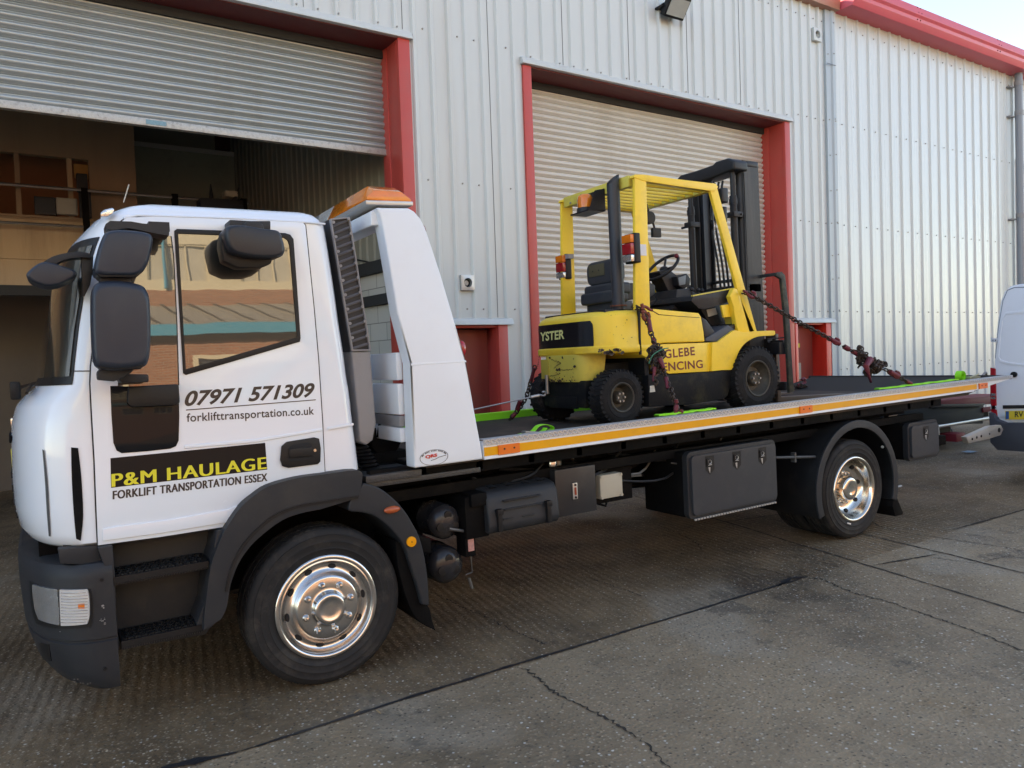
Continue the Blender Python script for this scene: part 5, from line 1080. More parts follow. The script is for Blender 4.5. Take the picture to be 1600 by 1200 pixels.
for sx in (a.x+0.012, b2.x-0.012):
    for sz in (a.z+0.02, b2.z-0.012): m2 = MB(); m2.cyl((sx, 0.134, sz), 0.010, 0.01, n=10); obj('box_screw', m2, CREAM, jb)
m_ = MB(); m_.box(a.x-0.02, b2.x+0.16, 0.23, 0.4, a.z-0.04, b2.z+0.02); m_.tube([(a.x, 0.25, a.z-0.02), (a.x+0.1, 0.22, a.z-0.06), (a.x+0.16, 0.25, a.z)], 0.01, 6); obj('box_bracket', m_, BLKM, tk)
def toolbox(x0, x1, z0, z1, nl, y0=0.02, depth=0.5):
    m3 = MB(); m3.box(x0, x1, y0+0.05, y0+depth, z0+0.01, z1-0.005); t = obj('toolbox', m3, BLKM, tk, bevel=0.02, seg=3)
    m3 = MB(); m3.prism(rrect(x0-0.008, x1+0.008, z0, z1, 0.05), y0+0.01, y0+0.06); obj('toolbox_rim', m3, GREYP, t, bevel=0.010, seg=3)
    m3 = MB(); m3.prism(rrect(x0+0.02, x1-0.015, z0+0.03, z1-0.03, 0.035), y0-0.012, y0+0.012); lid = obj('lid', m3, mat('toolbox_lid', (0.036, 0.040, 0.047), 0.45, 0, 0.06, 5, 0.1, 300, 0.35, dirt=(0.075, 0.075, 0.075), dirtamt=0.25, dscale=6), t, bevel=0.008, seg=3)
    for k in range(nl):
        x = x0+(x1-x0)*((k+0.7)/(nl+0.3) if nl > 1 else 0.52); z = z1-0.10
        m3 = MB(); m3.prism([(x-0.045, z+0.055), (x+0.045, z+0.055), (x+0.045, z-0.05), (x, z-0.085), (x-0.045, z-0.05)], y0-0.0135, y0-0.011); obj('latch_recess', m3, BLK, t)
        m3 = MB(); m3.prism(rrect(x-0.034, x+0.022, z-0.022, z+0.035, 0.006), y0-0.020, y0-0.012); l_ = obj('latch', m3, BLK, t, bevel=0.002)
        m3 = MB(); m3.lathe([(0.013, 0), (0.0165, -0.003), (0.0165, 0)], (x-0.006, y0-0.0195, z+0.010), 16); m3.box(x-0.024, x+0.012, y0-0.0225, y0-0.0195, z-0.014, z-0.010); m3.prism([(x-0.02, z-0.03), (x, z-0.03), (x-0.004, z-0.075), (x-0.014, z-0.055)], y0-0.017, y0-0.0135); obj('latch_key', m3, GALV, t)
    return t
tb = toolbox(2.73, 3.68, 0.455, 0.955, 3)
m_ = MB()
for k in range(30): x = 2.76+0.03*k; m_.box(x, x+0.02, 0.008, 0.02, 0.450, 0.462)
obj('drip_edge', m_, GALV, tk)
toolbox(5.52, 6.0, 0.555, 0.91, 1)
# air tanks
for (px, py, r_, lab) in ((700, 817, 0.108, 'upper'), (702, 885, 0.115, 'lower')):
    a = A(px, py, 0.12); pr = [(0.0005, -0.012), (r_*0.3, -0.010), (r_*0.6, 0.0), (r_*0.88, 0.02), (r_*0.985, 0.045), (r_, 0.07), (r_, 0.20), (r_+0.004, 0.205), (r_+0.004, 0.235), (r_, 0.24), (r_, 0.62), (r_*0.8, 0.70), (0.0005, 0.72)]
    m_ = MB().lathe(pr, (a.x, 0.12, a.z), 40); at_ = obj('air_tank', m_, mat('gloss_black_tank', (0.022, 0.023, 0.027), 0.25, 0.0, 0.2, 6, 0.04, 40, dirt=(0.09, 0.08, 0.07), dirtamt=0.35, dscale=8), tk, ang=60)
    for (dx, dz, rr) in ((0.0, 0.048, 0.026), (-0.05, -0.02, 0.028), (0.045, -0.025, 0.026)): m2 = MB(); m2.cyl((a.x+dx, 0.112, a.z+dz), rr, 0.02, n=20); obj('tank_boss', m2, BLK, at_, bevel=0.003)
a = A(735, 847, 0.08); m_ = MB(); m_.box(a.x-0.035, a.x+0.035, 0.08, 0.20, a.z-0.09, a.z+0.09); vb = obj('valve_block', m_, BLKM, tk, bevel=0.004)
m2 = MB(); m2.box(a.x-0.018, a.x+0.022, 0.075, 0.08, a.z-0.055, a.z+0.045); obj('warning_label', m2, mat('red_white_label', (0.45, 0.22, 0.20), 0.5, 0, 0.6, 55), vb)
for q_, r_ in (([(a.x+0.02, 0.12, a.z-0.09), (a.x+0.022, 0.12, a.z-0.20), (a.x-0.02, 0.13, a.z-0.21)], 0.005), ([(a.x-0.02, 0.09, a.z-0.22), (a.x+0.0, 0.09, a.z-0.29)], 0.010), ([(a.x-0.13, 0.1, a.z+0.10), (a.x-0.03, 0.1, a.z+0.07)], 0.010)): m2 = MB(); m2.tube(q_, r_, 8); obj('air_pipe', m2, mat('dark_pipe', (0.12, 0.12, 0.12), 0.45, 0.5, 0.2, 9), vb)
HOSE = mat('air_hose', (0.012, 0.012, 0.013), 0.45, 0, 0.2, 9)
hr_ = random.Random(5)
for k in range(16):
    x0_ = 0.75+0.14*k*hr_.uniform(0.8, 1.2); y0_ = hr_.uniform(0.12, 0.6); L_ = hr_.uniform(0.4, 1.1); z_ = hr_.uniform(0.86, 1.02)
    m2 = MB(); m2.tube(smo([(x0_, y0_, z_), (x0_+L_*0.3, y0_+0.03, z_-hr_.uniform(0.03, 0.12)), (x0_+L_*0.7, y0_-0.03, z_-hr_.uniform(0.02, 0.14)), (x0_+L_, y0_+0.05, z_+0.02)], 4), hr_.choice([0.006, 0.009, 0.012]), 6); obj('air_hose', m2, HOSE if k % 3 else STEEL, tk)
for k in range(7): m2 = MB(); x0_ = 0.8+0.32*k; m2.box(x0_, x0_+0.05, 0.55, 0.74, 0.84, 0.93); obj('pipe_bracket', m2, BLKM, tk, bevel=0.004)
# ---- rear mudguard
m_ = MB(); ro, ri_ = 0.565, 0.548; N_ = 30; o1, i1 = arcpts(4.65, 0.45, ro, -20, 200, N_), arcpts(4.65, 0.45, ri_, -20, 200, N_)
m_.prism(o1 + i1[::-1], -0.03, 0.62); mgr = obj('rear_mudguard', m_, BLK, tk, bevel=0.003)
m2 = MB(); o1, i1 = arcpts(4.65, 0.45, ro+0.008, -20, 200, N_), arcpts(4.65, 0.45, ri_-0.042, -20, 200, N_); m2.prism(o1+i1[::-1], -0.045, -0.028); obj('guard_lip', m2, GREYP, mgr, bevel=0.006, seg=3)
m2 = MB(); m2.prism([(5.18, 0.30), (5.215, 0.30), (5.32, 0.12), (5.31, 0.105), (5.20, 0.105), (5.16, 0.2)], -0.02, 0.6); obj('mudflap', m2, BLKM, tk, bevel=0.004)
DST = mat('painted_stay', (0.06, 0.065, 0.07), 0.5, 0.2, 0.2, 8)
m2 = MB(); m2.tube([(3.72, 0.06, 0.80), (4.16, 0.02, 0.76)], 0.012, 8); m2.box(3.92, 3.94, 0.03, 0.07, 0.74, 0.82); obj('guard_stay', m2, DST, tk)
for q_ in (((5.1, 0.02, 0.74), (5.30, 0.1, 0.74)), ((5.22, 0.0, 0.36), (5.33, 0.0, 0.36))): m2 = MB(); m2.tube(q_, 0.013, 8); obj('guard_stay', m2, STEEL, tk)
m2 = MB(); m2.prism([(A(1376, 662, 0.5).x, A(1376, 662, 0.5).z), (A(1388, 662, 0.5).x, A(1388, 662, 0.5).z), (A(1414, 637, 0.5).x, A(1414, 637, 0.5).z), (A(1404, 637, 0.5).x, A(1404, 637, 0.5).z)], 0.5, 0.54); obj('tilt_strut', m2, GREYD, tk)
# ---- spectacle lift under the tail
m_ = MB(); p0, p1 = A(1512, 684, 0.35), A(1566, 669, 0.35); pts = xz([(1510, 683), (1548, 666), (1564, 664), (1568, 671), (1564, 680), (1545, 686), (1514, 693)], 0.30); m_.prism(pts, 0.30, 0.36); la = obj('lift_arm', m_, GALV, tk, bevel=0.008)
for (px, py, r_) in ((1519, 686, 0.014), (1526, 683.5, 0.014), (1533, 681.5, 0.014), (1546, 678, 0.01), (1561, 672, 0.026)): a = A(px, py, 0.3); m2 = MB(); m2.cyl((a.x, 0.296, a.z), r_, 0.01, n=16); obj('pin_hole', m2, GAP, la)
m_ = MB(); a = A(1470, 663, 0.6); b2 = A(1556, 664, 0.6); m_.box(6.1, 6.75, 0.95, 1.35, 0.55, 0.68); m_.box(6.62, 6.75, 0.36, 1.35, 0.56, 0.66); obj('lift_boom', m_, BLKM, tk, bevel=0.01)
#=====================================================================  PART 3 END
# ================================================================== FORKLIFT standing on the flatbed, mast towards the tail
fk = empty('forklift', (3.4, 1.18, DZ), 'worn yellow forklift with black mast chained down on the flatbed', 'forklift')
N_Y, F_Y = 0.66, 1.70; FYC = 1.18
YELR = mat('faded_yellow', (0.66, 0.55, 0.10), 0.48, 0, 0.06, 3, 0.06, 40, dirt=(0.36, 0.25, 0.08), dirtamt=0.45, dscale=6)
FBLK = mat('forklift_black', (0.012, 0.013, 0.017), 0.45, 0, 0.15, 8, 0.1, 80, 0.4, dirt=(0.045, 0.045, 0.048), dirtamt=0.35, dscale=5)
MAST = mat('mast_steel', (0.026, 0.028, 0.031), 0.5, 0.1, 0.15, 5, 0.1, 60, dirt=(0.13, 0.125, 0.12), dirtamt=0.45, dscale=5, streak=True)
SEAT = mat('seat_vinyl', (0.030, 0.036, 0.044), 0.5, 0, 0.12, 5, 0.1, 90, dirt=(0.10, 0.10, 0.09), dirtamt=0.3)
def fp(name, pts, y0, y1, mt, parent=fk, bevel=0.006, Y=None, k=1, holes=(), label=None, seg=2):
    m2 = MB(); q = xz(pts, y0 if Y is None else Y); q = [tuple(p) for p in cyc(q, k)] if k > 1 else q
    m2.prism(q, y0, y1, holes=[xz(h, y0 if Y is None else Y) for h in holes]); return obj(name, m2, mt, parent, bevel=bevel, ang=45, label=label, seg=seg)
# counterweight
zb0 = A(960, 552, N_Y).z; zt0 = A(970, 484, N_Y).z; XR = 2.455
def cwc(z, xr, ins, xe, y0=N_Y, nf=18, P_=4.5, xs_=2.74):
    row = (z, xs_, xr, xe, ins); h = [Vector((xe-(xe-xs_)*k/4, y0+ins, z)) for k in range(4)]
    for k in range(nf+1):
        th = HP*k/nf; a = xs_-xr; b2 = FYC-(y0+ins); h.append(Vector((xs_-a*math.sin(th), FYC-b2*max(0, math.cos(th))**(2/P_), z)))
    return h + [Vector((p.x, 2*FYC-p.y, p.z)) for p in reversed(h[:-1])]
def loft2(rows, name, mt, parent, **k):
    R = [cwc(*r, **k) for r in rows]; m2 = MB().grid(R); m2.add(R[0], [tuple(range(len(R[0])))]); m2.add(R[-1], [tuple(range(len(R[-1])))]); m2.grid([[r[0] for r in R], [r[-1] for r in R]]); return obj(name, m2, mt, parent, ang=40)
cw = loft2([(zb0, XR+0.01, 0.01, 3.0), (zb0+0.012, XR, 0, 3.0), (zb0+0.055, XR, 0, 3.0), (zb0+0.065, XR+0.012, 0.008, 3.0), (zt0-0.06, XR+0.02, 0.012, 3.0), (zt0-0.03, XR+0.045, 0.02, 3.0), (zt0-0.008, XR+0.09, 0.045, 3.0), (zt0+0.002, XR+0.15, 0.10, 3.0)], 'counterweight', YEL, fk)
zlow = AX(870, 597, XR).z
cl = loft2([(zlow, XR+0.006, 0.01, 2.66), (zlow+0.02, XR+0.002, 0, 2.66), (zb0+0.005, XR+0.002, 0, 2.70)], 'lower_counterweight', YELR, fk, y0=0.875, xs_=2.60, P_=6)
zp0, zp1 = AX(890, 548, XR).z, AX(890, 504, XR).z
def cwpatch(name, th0, th1, z0, z1, off, mt, par):
    r = []
    for i in range(9):
        z = z0+(z1-z0)*i/8; row = []; u_ = abs(i/4-1); cut = 0.0 if u_ < 0.5 else 0.5*(1-math.sqrt(max(0, 1-((u_-0.5)*2)**2)))
        for k in range(25):
            th = th0+0.14*cut+(th1-th0-0.28*cut)*k/24; xs_, xr, y0 = 2.74, XR+0.016, N_Y+0.010; y0 -= off; a = xs_-xr+off; b2 = FYC-y0
            c_ = math.cos(th); sg = 1 if c_ >= 0 else -1
            row.append(Vector((xs_-a*math.sin(th), FYC-sg*b2*abs(c_)**(2/4.5), z)))
        r.append(row)
    return obj(name, MB().grid(r), mt, par, flip=False, ang=60)
def thpx(px):
    for i in range(200):
        th = HP*(1-i/200); p = Vector((2.74-(2.74-XR-0.016)*math.sin(th), FYC-(FYC-N_Y-0.01)*max(0, math.cos(th))**(2/4.5), (zp0+zp1)/2)); c_ = RC @ (p-CAM)
        if CX+F*c_.x/c_.z > px: return th
    return 0.3
th_ = thpx(927)
bp_ = cwpatch('rear_grille', th_, math.pi-th_, zp0, zp1, 0.004, mat('black_panel', (0.006, 0.007, 0.011), 0.22, 0, 0.3, 3, 0.03, 10), cw)
tx = XR+0.008; a0, a1, a2 = AX(844, 533.5, tx), AX(882, 529.5, tx), AX(844, 519.5, tx)
obj('lettering', text_mb('YSTER', a0, a1, a2, 0.001, nrm=Vector((-1, 0, 0)), bold=0.03), mat('pale_yellow_letter', (0.70, 0.68, 0.28), 0.4, 0, 0.3, 60), bp_, flip=False)
# chips and dents of the counterweight
CHIP = mat('chipped_paint', (0.055, 0.035, 0.025), 0.7, 0, 0.3, 30)
rnd = random.Random(4)
def chip(mb, c, r, nrm):
    t = Vector((0, 0, 1)); s_ = t.cross(nrm).normalized(); n_ = rnd.randint(6, 9)
    mb.add([c + nrm*0.0012 + (s_*math.cos(2*math.pi*k/n_)*1.4 + t*math.sin(2*math.pi*k/n_))*r*rnd.uniform(0.45, 1.1) for k in range(n_)], [tuple(range(n_))])
m_ = MB()
for _ in range(46):
    px, py = rnd.uniform(838, 898), rnd.uniform(556, 597)
    if rnd.random() < 0.45: py = rnd.uniform(590, 597)
    chip(m_, AX(px, py, XR-0.001), rnd.choice([0.004, 0.006, 0.010, 0.015]), Vector((-1, 0, 0)))
for a, b2 in (((862, 562), (876, 567)), ((876, 567), (866, 575)), ((860, 588), (875, 584)), ((877, 578), (895, 577)), ((845, 595), (860, 597)), ((865, 597), (898, 594)), ((843, 556), (840, 575))):
    for k in range(9):
        t_ = k/8; chip(m_, AX(a[0]+(b2[0]-a[0])*t_, a[1]+(b2[1]-a[1])*t_+rnd.uniform(-0.7, 0.7), XR-0.001), 0.006, Vector((-1, 0, 0)))
for _ in range(26): chip(m_, A(rnd.uniform(935, 975), rnd.uniform(545, 553), N_Y-0.001), rnd.choice([0.006, 0.010, 0.018]), Vector((0, -1, 0)))
for _ in range(14): chip(m_, A(rnd.uniform(945, 990), rnd.uniform(490, 540), N_Y+0.006), rnd.choice([0.002, 0.003, 0.005]), Vector((0, -1, 0)))
cm = obj('paint_chips', m_, CHIP, cw, flip=False); cm['kind'] = 'stuff'
m_ = MB(); p0, p1 = AX(845, 562, XR), AX(858, 592, XR); m_.box(XR-0.003, XR+0.02, min(p0.y, p1.y), max(p0.y, p1.y), p1.z, p0.z); obj('lamp_recess', m_, mat('recess_yellow', (0.45, 0.36, 0.06), 0.6, 0, 0.1, 5), cl, bevel=0.004)
# chassis below
m_ = MB(); m_.box(XR+0.02, 2.62, 0.88, 1.48, 1.27, zlow+0.01); obj('tow_bracket', m_, DIRTYBLK, fk, bevel=0.01)
m_ = MB(); m_.box(XR+0.01, XR+0.04, 1.0, 1.40, 1.26, 1.36); m_.box(2.6, 4.1, 0.90, 1.46, 1.30, 1.62); m_.box(2.62, 2.80, 0.84, 1.52, 1.32, 1.42); m_.box(2.95, 3.0, 0.70, 1.66, 1.25, zb0); obj('frame', m_, DIRTYBLK, fk, bevel=0.01)
m_ = MB(); p = AX(858, 604, XR); m_.cyl((XR-0.02, p.y, p.z-0.06), 0.016, 0.16, 'z', 12); obj('tow_pin', m_, STEEL, fk)
# side covers
fp('side_cover', [(1000.5, 484), (1016, 482), (1092, 489), (1096, 495), (1100, 518), (1101.5, 534), (1040, 536), (1001, 541)], N_Y, F_Y, YEL, bevel=0.012, seg=3)
fp('side_panel', [(1001, 542), (1040, 537.5), (1101.5, 535.5), (1112, 535), (1113, 580), (1060, 583), (1045, 584), (1022, 570), (1012, 559), (1001, 554)], N_Y+0.004, F_Y, YEL, bevel=0.004)
fp('cover_seam', [(1018, 484), (1030, 491), (1050, 493), (1093, 496), (1093, 496.8), (1050, 493.8), (1029, 492), (1017, 485)], N_Y-0.0015, N_Y+0.01, GAP, bevel=0)
fp('cover_seam', [(997.5, 484), (1000.5, 484), (1001.5, 530), (1003, 554), (1001, 554), (999, 532)], N_Y+0.0, N_Y+0.02, GAP, bevel=0)
fpz = N_Y+0.0025
def flet(s, bl, br, tl, **k): obj('lettering', text_mb(s, A(*bl, fpz), A(*br, fpz), A(*tl, fpz), 0.0, **k), MAROON, fk, flip=False)
flet('GLEBE', (1039, 560.5), (1086, 555), (1038, 546.5), bold=0.022, spacing=1.12); flet('FENCING', (1027, 581), (1098.5, 575), (1026, 567.5), bold=0.022, spacing=1.08)
# step, sill and front wing
fp('sill', [(1013, 586), (1060, 584.5), (1113, 580.5), (1145, 577), (1145.5, 590), (1138, 618), (1130, 624), (1080, 632), (1014, 636)], N_Y-0.01, F_Y+0.01, DIRTYBLK, bevel=0.012)
fp('step', [(1096, 495), (1104, 500), (1118, 520), (1150, 505), (1148, 515), (1121, 534), (1102.5, 534)], N_Y+0.02, F_Y-0.02, FBLK, bevel=0.004)
fp('step_floor', [(1102, 533), (1104, 528), (1138, 508), (1148, 515), (1122, 534)], N_Y+0.004, N_Y+0.5, mat('step_mat', (0.06, 0.068, 0.085), 0.6, 0, 0.1, 20), bevel=0.003)
WING = [(1112, 580), (1113, 535), (1122, 534.5), (1130, 528), (1140, 521), (1148, 516), (1162, 519), (1180, 517.5), (1208, 516.5), (1211, 519), (1209, 524), (1190, 525), (1178, 528), (1166, 535), (1157, 545), (1151, 558), (1147, 576), (1130, 578)]
fp('front_wing', smo(WING[2:], 3)+WING[:2], N_Y-0.02, N_Y+0.22, YEL, bevel=0.008, seg=3)
fp('front_wing', smo(WING[2:], 3)+WING[:2], F_Y-0.22, F_Y+0.02, YEL, bevel=0.008, seg=3, Y=N_Y-0.02)
# cowl
fp('cowl', [(1083, 462), (1148, 450), (1151, 455), (1143, 463), (1146, 470), (1100, 484), (1092, 482), (1080, 470)], N_Y+0.06, F_Y-0.06, FBLK, bevel=0.008)
fp('cowl_edge', [(1083, 461), (1148, 449.3), (1148.5, 450.8), (1083, 463)], N_Y+0.055, N_Y+0.08, YELR, bevel=0)
fp('cowl_support', [(1094, 482), (1146, 470), (1152, 478), (1155, 512), (1120, 520), (1104, 498)], N_Y+0.20, F_Y-0.1, FBLK, bevel=0.006)
fp('data_plate', [(1104, 484), (1118, 481), (1121, 491), (1107, 495)], N_Y+0.195, N_Y+0.20, DUST, bevel=0)
fp('cowl_bracket', [(1127, 477), (1142, 475), (1144, 495), (1131, 496)], N_Y+0.05, N_Y+0.07, YEL, bevel=0.003)
fp('cowl_side', [(1141, 463), (1147, 450), (1152, 452), (1180, 520), (1165, 524), (1155, 522), (1150, 505), (1146, 478)], N_Y+0.0, N_Y+0.05, YEL, bevel=0.006)
fp('cowl_side', [(1141, 463), (1147, 450), (1152, 452), (1180, 520), (1165, 524), (1155, 522), (1150, 505), (1146, 478)], F_Y-0.05, F_Y, YEL, bevel=0.006, Y=N_Y)
fp('cowl_side_inner', [(1142, 480), (1150, 478), (1156, 505), (1166, 522), (1152, 522), (1148, 505)], N_Y+0.05, N_Y+0.16, YELR, bevel=0.004)
# overhead guard
GP = [((992, 275), (1010, 275), (1016, 484), (993, 484)), ((1108, 290), (1119, 287), (1183, 518.5), (1171, 520.5))]
for (q, nm) in zip(GP, ('rear_post', 'front_post')):
    fp(nm, list(q), N_Y-0.0, N_Y+0.032, YEL, bevel=0.006); fp(nm, list(q), F_Y-0.032, F_Y, YEL, bevel=0.007, Y=N_Y)
RAIL = [(990, 277), (992, 272.5), (1006, 272.5), (1060, 280), (1119, 287), (1122, 292), (1117, 299), (1060, 291), (1008, 283)]
fp('guard_rail', RAIL, N_Y-0.004, N_Y+0.05, YEL, bevel=0.006); fp('guard_rail', RAIL, F_Y-0.07, F_Y+0.004, YEL, bevel=0.006, Y=N_Y-0.004)
pr_, pf_ = A(996, 278, N_Y), A(1113, 293, N_Y)
m_ = MB(); m_.box(pr_.x-0.035, pr_.x+0.02, N_Y+0.07, F_Y-0.07, pr_.z-0.055, pr_.z+0.035); obj('rear_crossbar', m_, YELR, fk, bevel=0.006)
m_ = MB(); m_.box(pf_.x-0.02, pf_.x+0.035, N_Y+0.07, F_Y-0.07, pf_.z-0.03, pf_.z+0.03); obj('front_crossbar', m_, YELR, fk, bevel=0.005)
for k in range(9):
    y = N_Y+0.12+k*0.10; m_ = MB(); a, b2 = Vector((pr_.x+0.01, y, pr_.z-0.015)), Vector((pf_.x, y, pf_.z-0.01)); d = b2-a
    m_.add([a+Vector((0, -0.010, -0.013)), b2+Vector((0, -0.010, -0.013)), b2+Vector((0, 0.010, -0.013)), a+Vector((0, 0.010, -0.013)), a+Vector((0, -0.010, 0.013)), b2+Vector((0, -0.010, 0.013)), b2+Vector((0, 0.010, 0.013)), a+Vector((0, 0.010, 0.013))], [(0,3,2,1),(4,5,6,7),(0,1,5,4),(1,2,6,5),(2,3,7,6),(3,0,4,7)])
    obj('guard_slat', m_, YEL, fk, bevel=0.003)
for k in range(7): m_ = MB(); y = N_Y+0.20+0.11*k; m_.sphere((pr_.x-0.037, y, pr_.z-0.035), 0.012, 8); obj('guard_bolt', m_, STEEL, fk)
fp('white_label', [(999.5, 381.5), (1009.5, 382), (1010.5, 399.5), (1000.5, 399)], N_Y-0.0025, N_Y, mat('white_label', (0.66, 0.68, 0.72), 0.5), bevel=0)
# exhaust stack
pa, pb = A(966.5, 478, 0.86), A(966.5, 292, 0.86)
m_ = MB(); r_ = abs(A(974.5, 400, 0.86).x-A(958.5, 400, 0.86).x)/2*0.96
m_.lathe([(r_, pa.z-0.03), (r_, pb.z)], (pa.x, 0.86, 0), 28, 'z')
ring0 = []
for i in range(7):
    t_ = i/6; 
    ring0.append([Vector((pa.x - 0.0 + r_*math.cos(2*math.pi*k/28), 0.86+r_*math.sin(2*math.pi*k/28), pb.z + t_*(0.055+0.045*math.cos(2*math.pi*k/28)))) for k in range(29)])
m_.grid(ring0); m_.lathe([(r_*0.86, pb.z-0.1), (r_*0.86, pb.z+0.02)], (pa.x, 0.86, 0), 28, 'z'); ex = obj('exhaust_stack', m_, mat('exhaust_black', (0.030, 0.034, 0.042), 0.5, 0, 0.15, 8, 0.15, 60), fk, ang=50)
m_ = MB(); m_.disc((pa.x, 0.86, pb.z-0.02), r_*0.86, 'z'); obj('exhaust_bore', m_, GAP, ex, flip=False)
m_ = MB(); m_.lathe([(r_*1.35, pa.z-0.005), (r_*1.35, pa.z+0.006), (r_, pa.z+0.006)], (pa.x, 0.86, 0), 24, 'z'); obj('exhaust_flange', m_, mat('rust', (0.16, 0.05, 0.025), 0.8, 0, 0.3, 20), ex)
# lamps of the rear posts
def rlamp(px0, px1, py0, py1, X, lab, flip=1):
    a, b2 = AX(px0, (py0+py1)/2, X), AX(px1, (py0+py1)/2, X); y0, y1 = min(a.y, b2.y), max(a.y, b2.y); zt_, zb_ = AX(px0, py0, X).z, AX(px0, py1, X).z
    m2 = MB(); m2.box(X, X+0.06, y0-0.012, y1+0.012, zb_-0.012, zt_+0.012); l_ = obj('tail_lamp', m2, BLK, fk, bevel=0.012, seg=3, label=lab)
    h = zt_-zb_
    for (f0, f1, mt) in ((0.70, 1.0, ORANGE), (0.27, 0.68, REDL), (0.0, 0.25, CLEARL)): m2 = MB(); m2.box(X-0.035, X+0.01, y0, y1, zb_+h*f0, zb_+h*f1); obj('lens', m2, mt, l_, bevel=0.006)
    return l_
rlamp(977, 991, 369, 411, A(985, 390, N_Y).x-0.01, 'near tail lamp with black housing on the rear post')
rlamp(873, 884, 401, 436, 2.90, 'far tail lamp standing out beyond the rear post')
m_ = MB(); m_.box(2.90, 2.96, 1.60, 1.72, 2.58, 2.62); obj('lamp_bracket', m_, GREYD, fk)
# beacon on its black plate
BXx = pr_.x-0.04; a, b2 = AX(902, 338, BXx-0.1), AX(924, 300, BXx-0.1); byc = (a.y+b2.y)/2; bz = a.z
m_ = MB(); m_.box(BXx-0.17, BXx, byc-0.14, byc+0.11, bz+0.0, bz+0.012); m_.box(BXx-0.012, BXx, byc-0.16, byc+0.11, bz, bz+0.19); m_.add([(BXx-0.16, byc-0.14, bz+0.01), (BXx, byc-0.16, bz+0.01), (BXx, byc-0.16, bz+0.19), (BXx-0.10, byc-0.15, bz+0.17)], [(0, 1, 2, 3)]); bpl = obj('beacon_bracket', m_, FBLK, fk)
m_ = MB(); m_.lathe([(0.0005, 0.012), (0.074, 0.012), (0.074, 0.05), (0.0005, 0.05)], (BXx-0.09, byc, bz), 24, 'z'); obj('beacon_base', m_, GREYP, bpl)
m_ = MB(); m_.lathe([(0.066, 0.05), (0.066, 0.12), (0.060, 0.150), (0.045, 0.163), (0.0005, 0.166)], (BXx-0.09, byc, bz), 24, 'z'); obj('beacon_lens', m_, ORT, bpl, ang=60)
# seat
SX = A(960, 430, 0.98).x; sz = lambda py: AX(945, py, SX).z
m_ = MB(); m_.prismx([(y, z) for y, z in rrect(0.985, 1.37, sz(444), sz(405.5), 0.07)], SX, SX+0.13); sb = obj('seat_back', m_, SEAT, fk, bevel=0.03, seg=4)
a, b2 = AX(921, 436, SX), AX(944, 410, SX); m_ = MB(); m_.box(SX-0.006, SX+0.01, b2.y, a.y, a.z+0.012, b2.z-0.004); obj('seat_plate', m_, mat('olive_plate', (0.10, 0.085, 0.045), 0.6), sb, bevel=0.003)
for yy in (0.33, 0.72): m_ = MB(); m_.cyl((SX-0.009, b2.y+(a.y-b2.y)*yy, (a.z+b2.z)/2), 0.007, 0.006, 'x', 10); obj('plate_hole', m_, GAP, sb)
m_ = MB(); m_.prismx(rrect(0.96, 1.40, sz(462), sz(443), 0.03), SX-0.01, SX+0.16); obj('seat_base', m_, SEAT, fk, bevel=0.02, seg=3)
m_ = MB(); m_.prismx(rrect(0.97, 1.42, sz(474), sz(455), 0.03), SX-0.04, SX+0.14); obj('seat_base', m_, SEAT, fk, bevel=0.02, seg=3)
m_ = MB(); m_.box(SX-0.0, SX+0.2, 1.0, 1.38, sz(486), sz(472)); obj('seat_plinth', m_, SEAT, fk, bevel=0.008)
fp('seat_cushion', [(972, 443), (1016, 441), (1024, 446), (1024, 458), (1018, 464), (975, 470), (962, 470)], 1.0, 1.48, FBLK, bevel=0.02, seg=3)
fp('engine_hood', [(945, 483), (1090, 489), (1092, 497), (945, 495)], 0.75, 1.6, FBLK, bevel=0.01)
# steering wheel and column
sc_ = A(1035, 418, 1.18); tl_ = Matrix.Rotation(R_(-42), 3, 'Y'); m_ = MB()
m_.tube([sc_ + tl_ @ Vector((0.165*math.cos(2*math.pi*k/28), 0.165*math.sin(2*math.pi*k/28), 0)) for k in range(28)], 0.015, 10, close=True); sw = obj('steering_wheel', m_, FBLK, fk)
m_ = MB()
for k in range(3): a_ = 2*math.pi*(k+0.2)/3; m_.tube([sc_ - tl_ @ Vector((0, 0, 0.03)), sc_ + tl_ @ Vector((0.16*math.cos(a_), 0.16*math.sin(a_), 0))], 0.011, 8)
m_.sphere(sc_ - tl_ @ Vector((0, 0, 0.03)), 0.045, 12, (1, 1, 0.8)); obj('spokes', m_, FBLK, sw)
m_ = MB(); m_.sphere(sc_ + tl_ @ Vector((0.10, -0.13, 0.03)), 0.022, 10); obj('spinner_knob', m_, CRED, sw)
fp('steering_column', [(1030, 424), (1045, 420), (1060, 432), (1077, 460), (1074, 476), (1062, 478), (1046, 458)], 1.10, 1.26, FBLK, bevel=0.012)
fp('instrument_pod', [(1058, 432), (1073, 427), (1079, 435), (1078, 446), (1069, 452), (1060, 446)], 1.03, 1.28, FBLK, bevel=0.008)
fp('instrument_face', [(1060, 434), (1072, 430), (1071, 444), (1062, 446)], 1.024, 1.035, mat('pod_frame', (0.16, 0.20, 0.23), 0.4), bevel=0.002)
fp('console', [(1058, 452), (1078, 450), (1100, 470), (1100, 486), (1050, 484), (1056, 470)], 0.95, 1.4, FBLK, bevel=0.01)
for k, (px, py) in enumerate(((1081, 452), (1091, 453), (1097, 454))): m_ = MB(); a = A(px, py+16, 0.95); b2 = A(px, py, 0.95); m_.tube([a, b2], 0.009, 8); m_.sphere(b2, 0.020, 10); obj('lever', m_, FBLK, fk)
m_ = MB(); m_.tube([A(1006, 484, 1.0), A(1026, 470, 1.1), A(1020, 455, 1.2), A(1014, 440, 1.25)], 0.008, 8); obj('hose', m_, FBLK, fk)
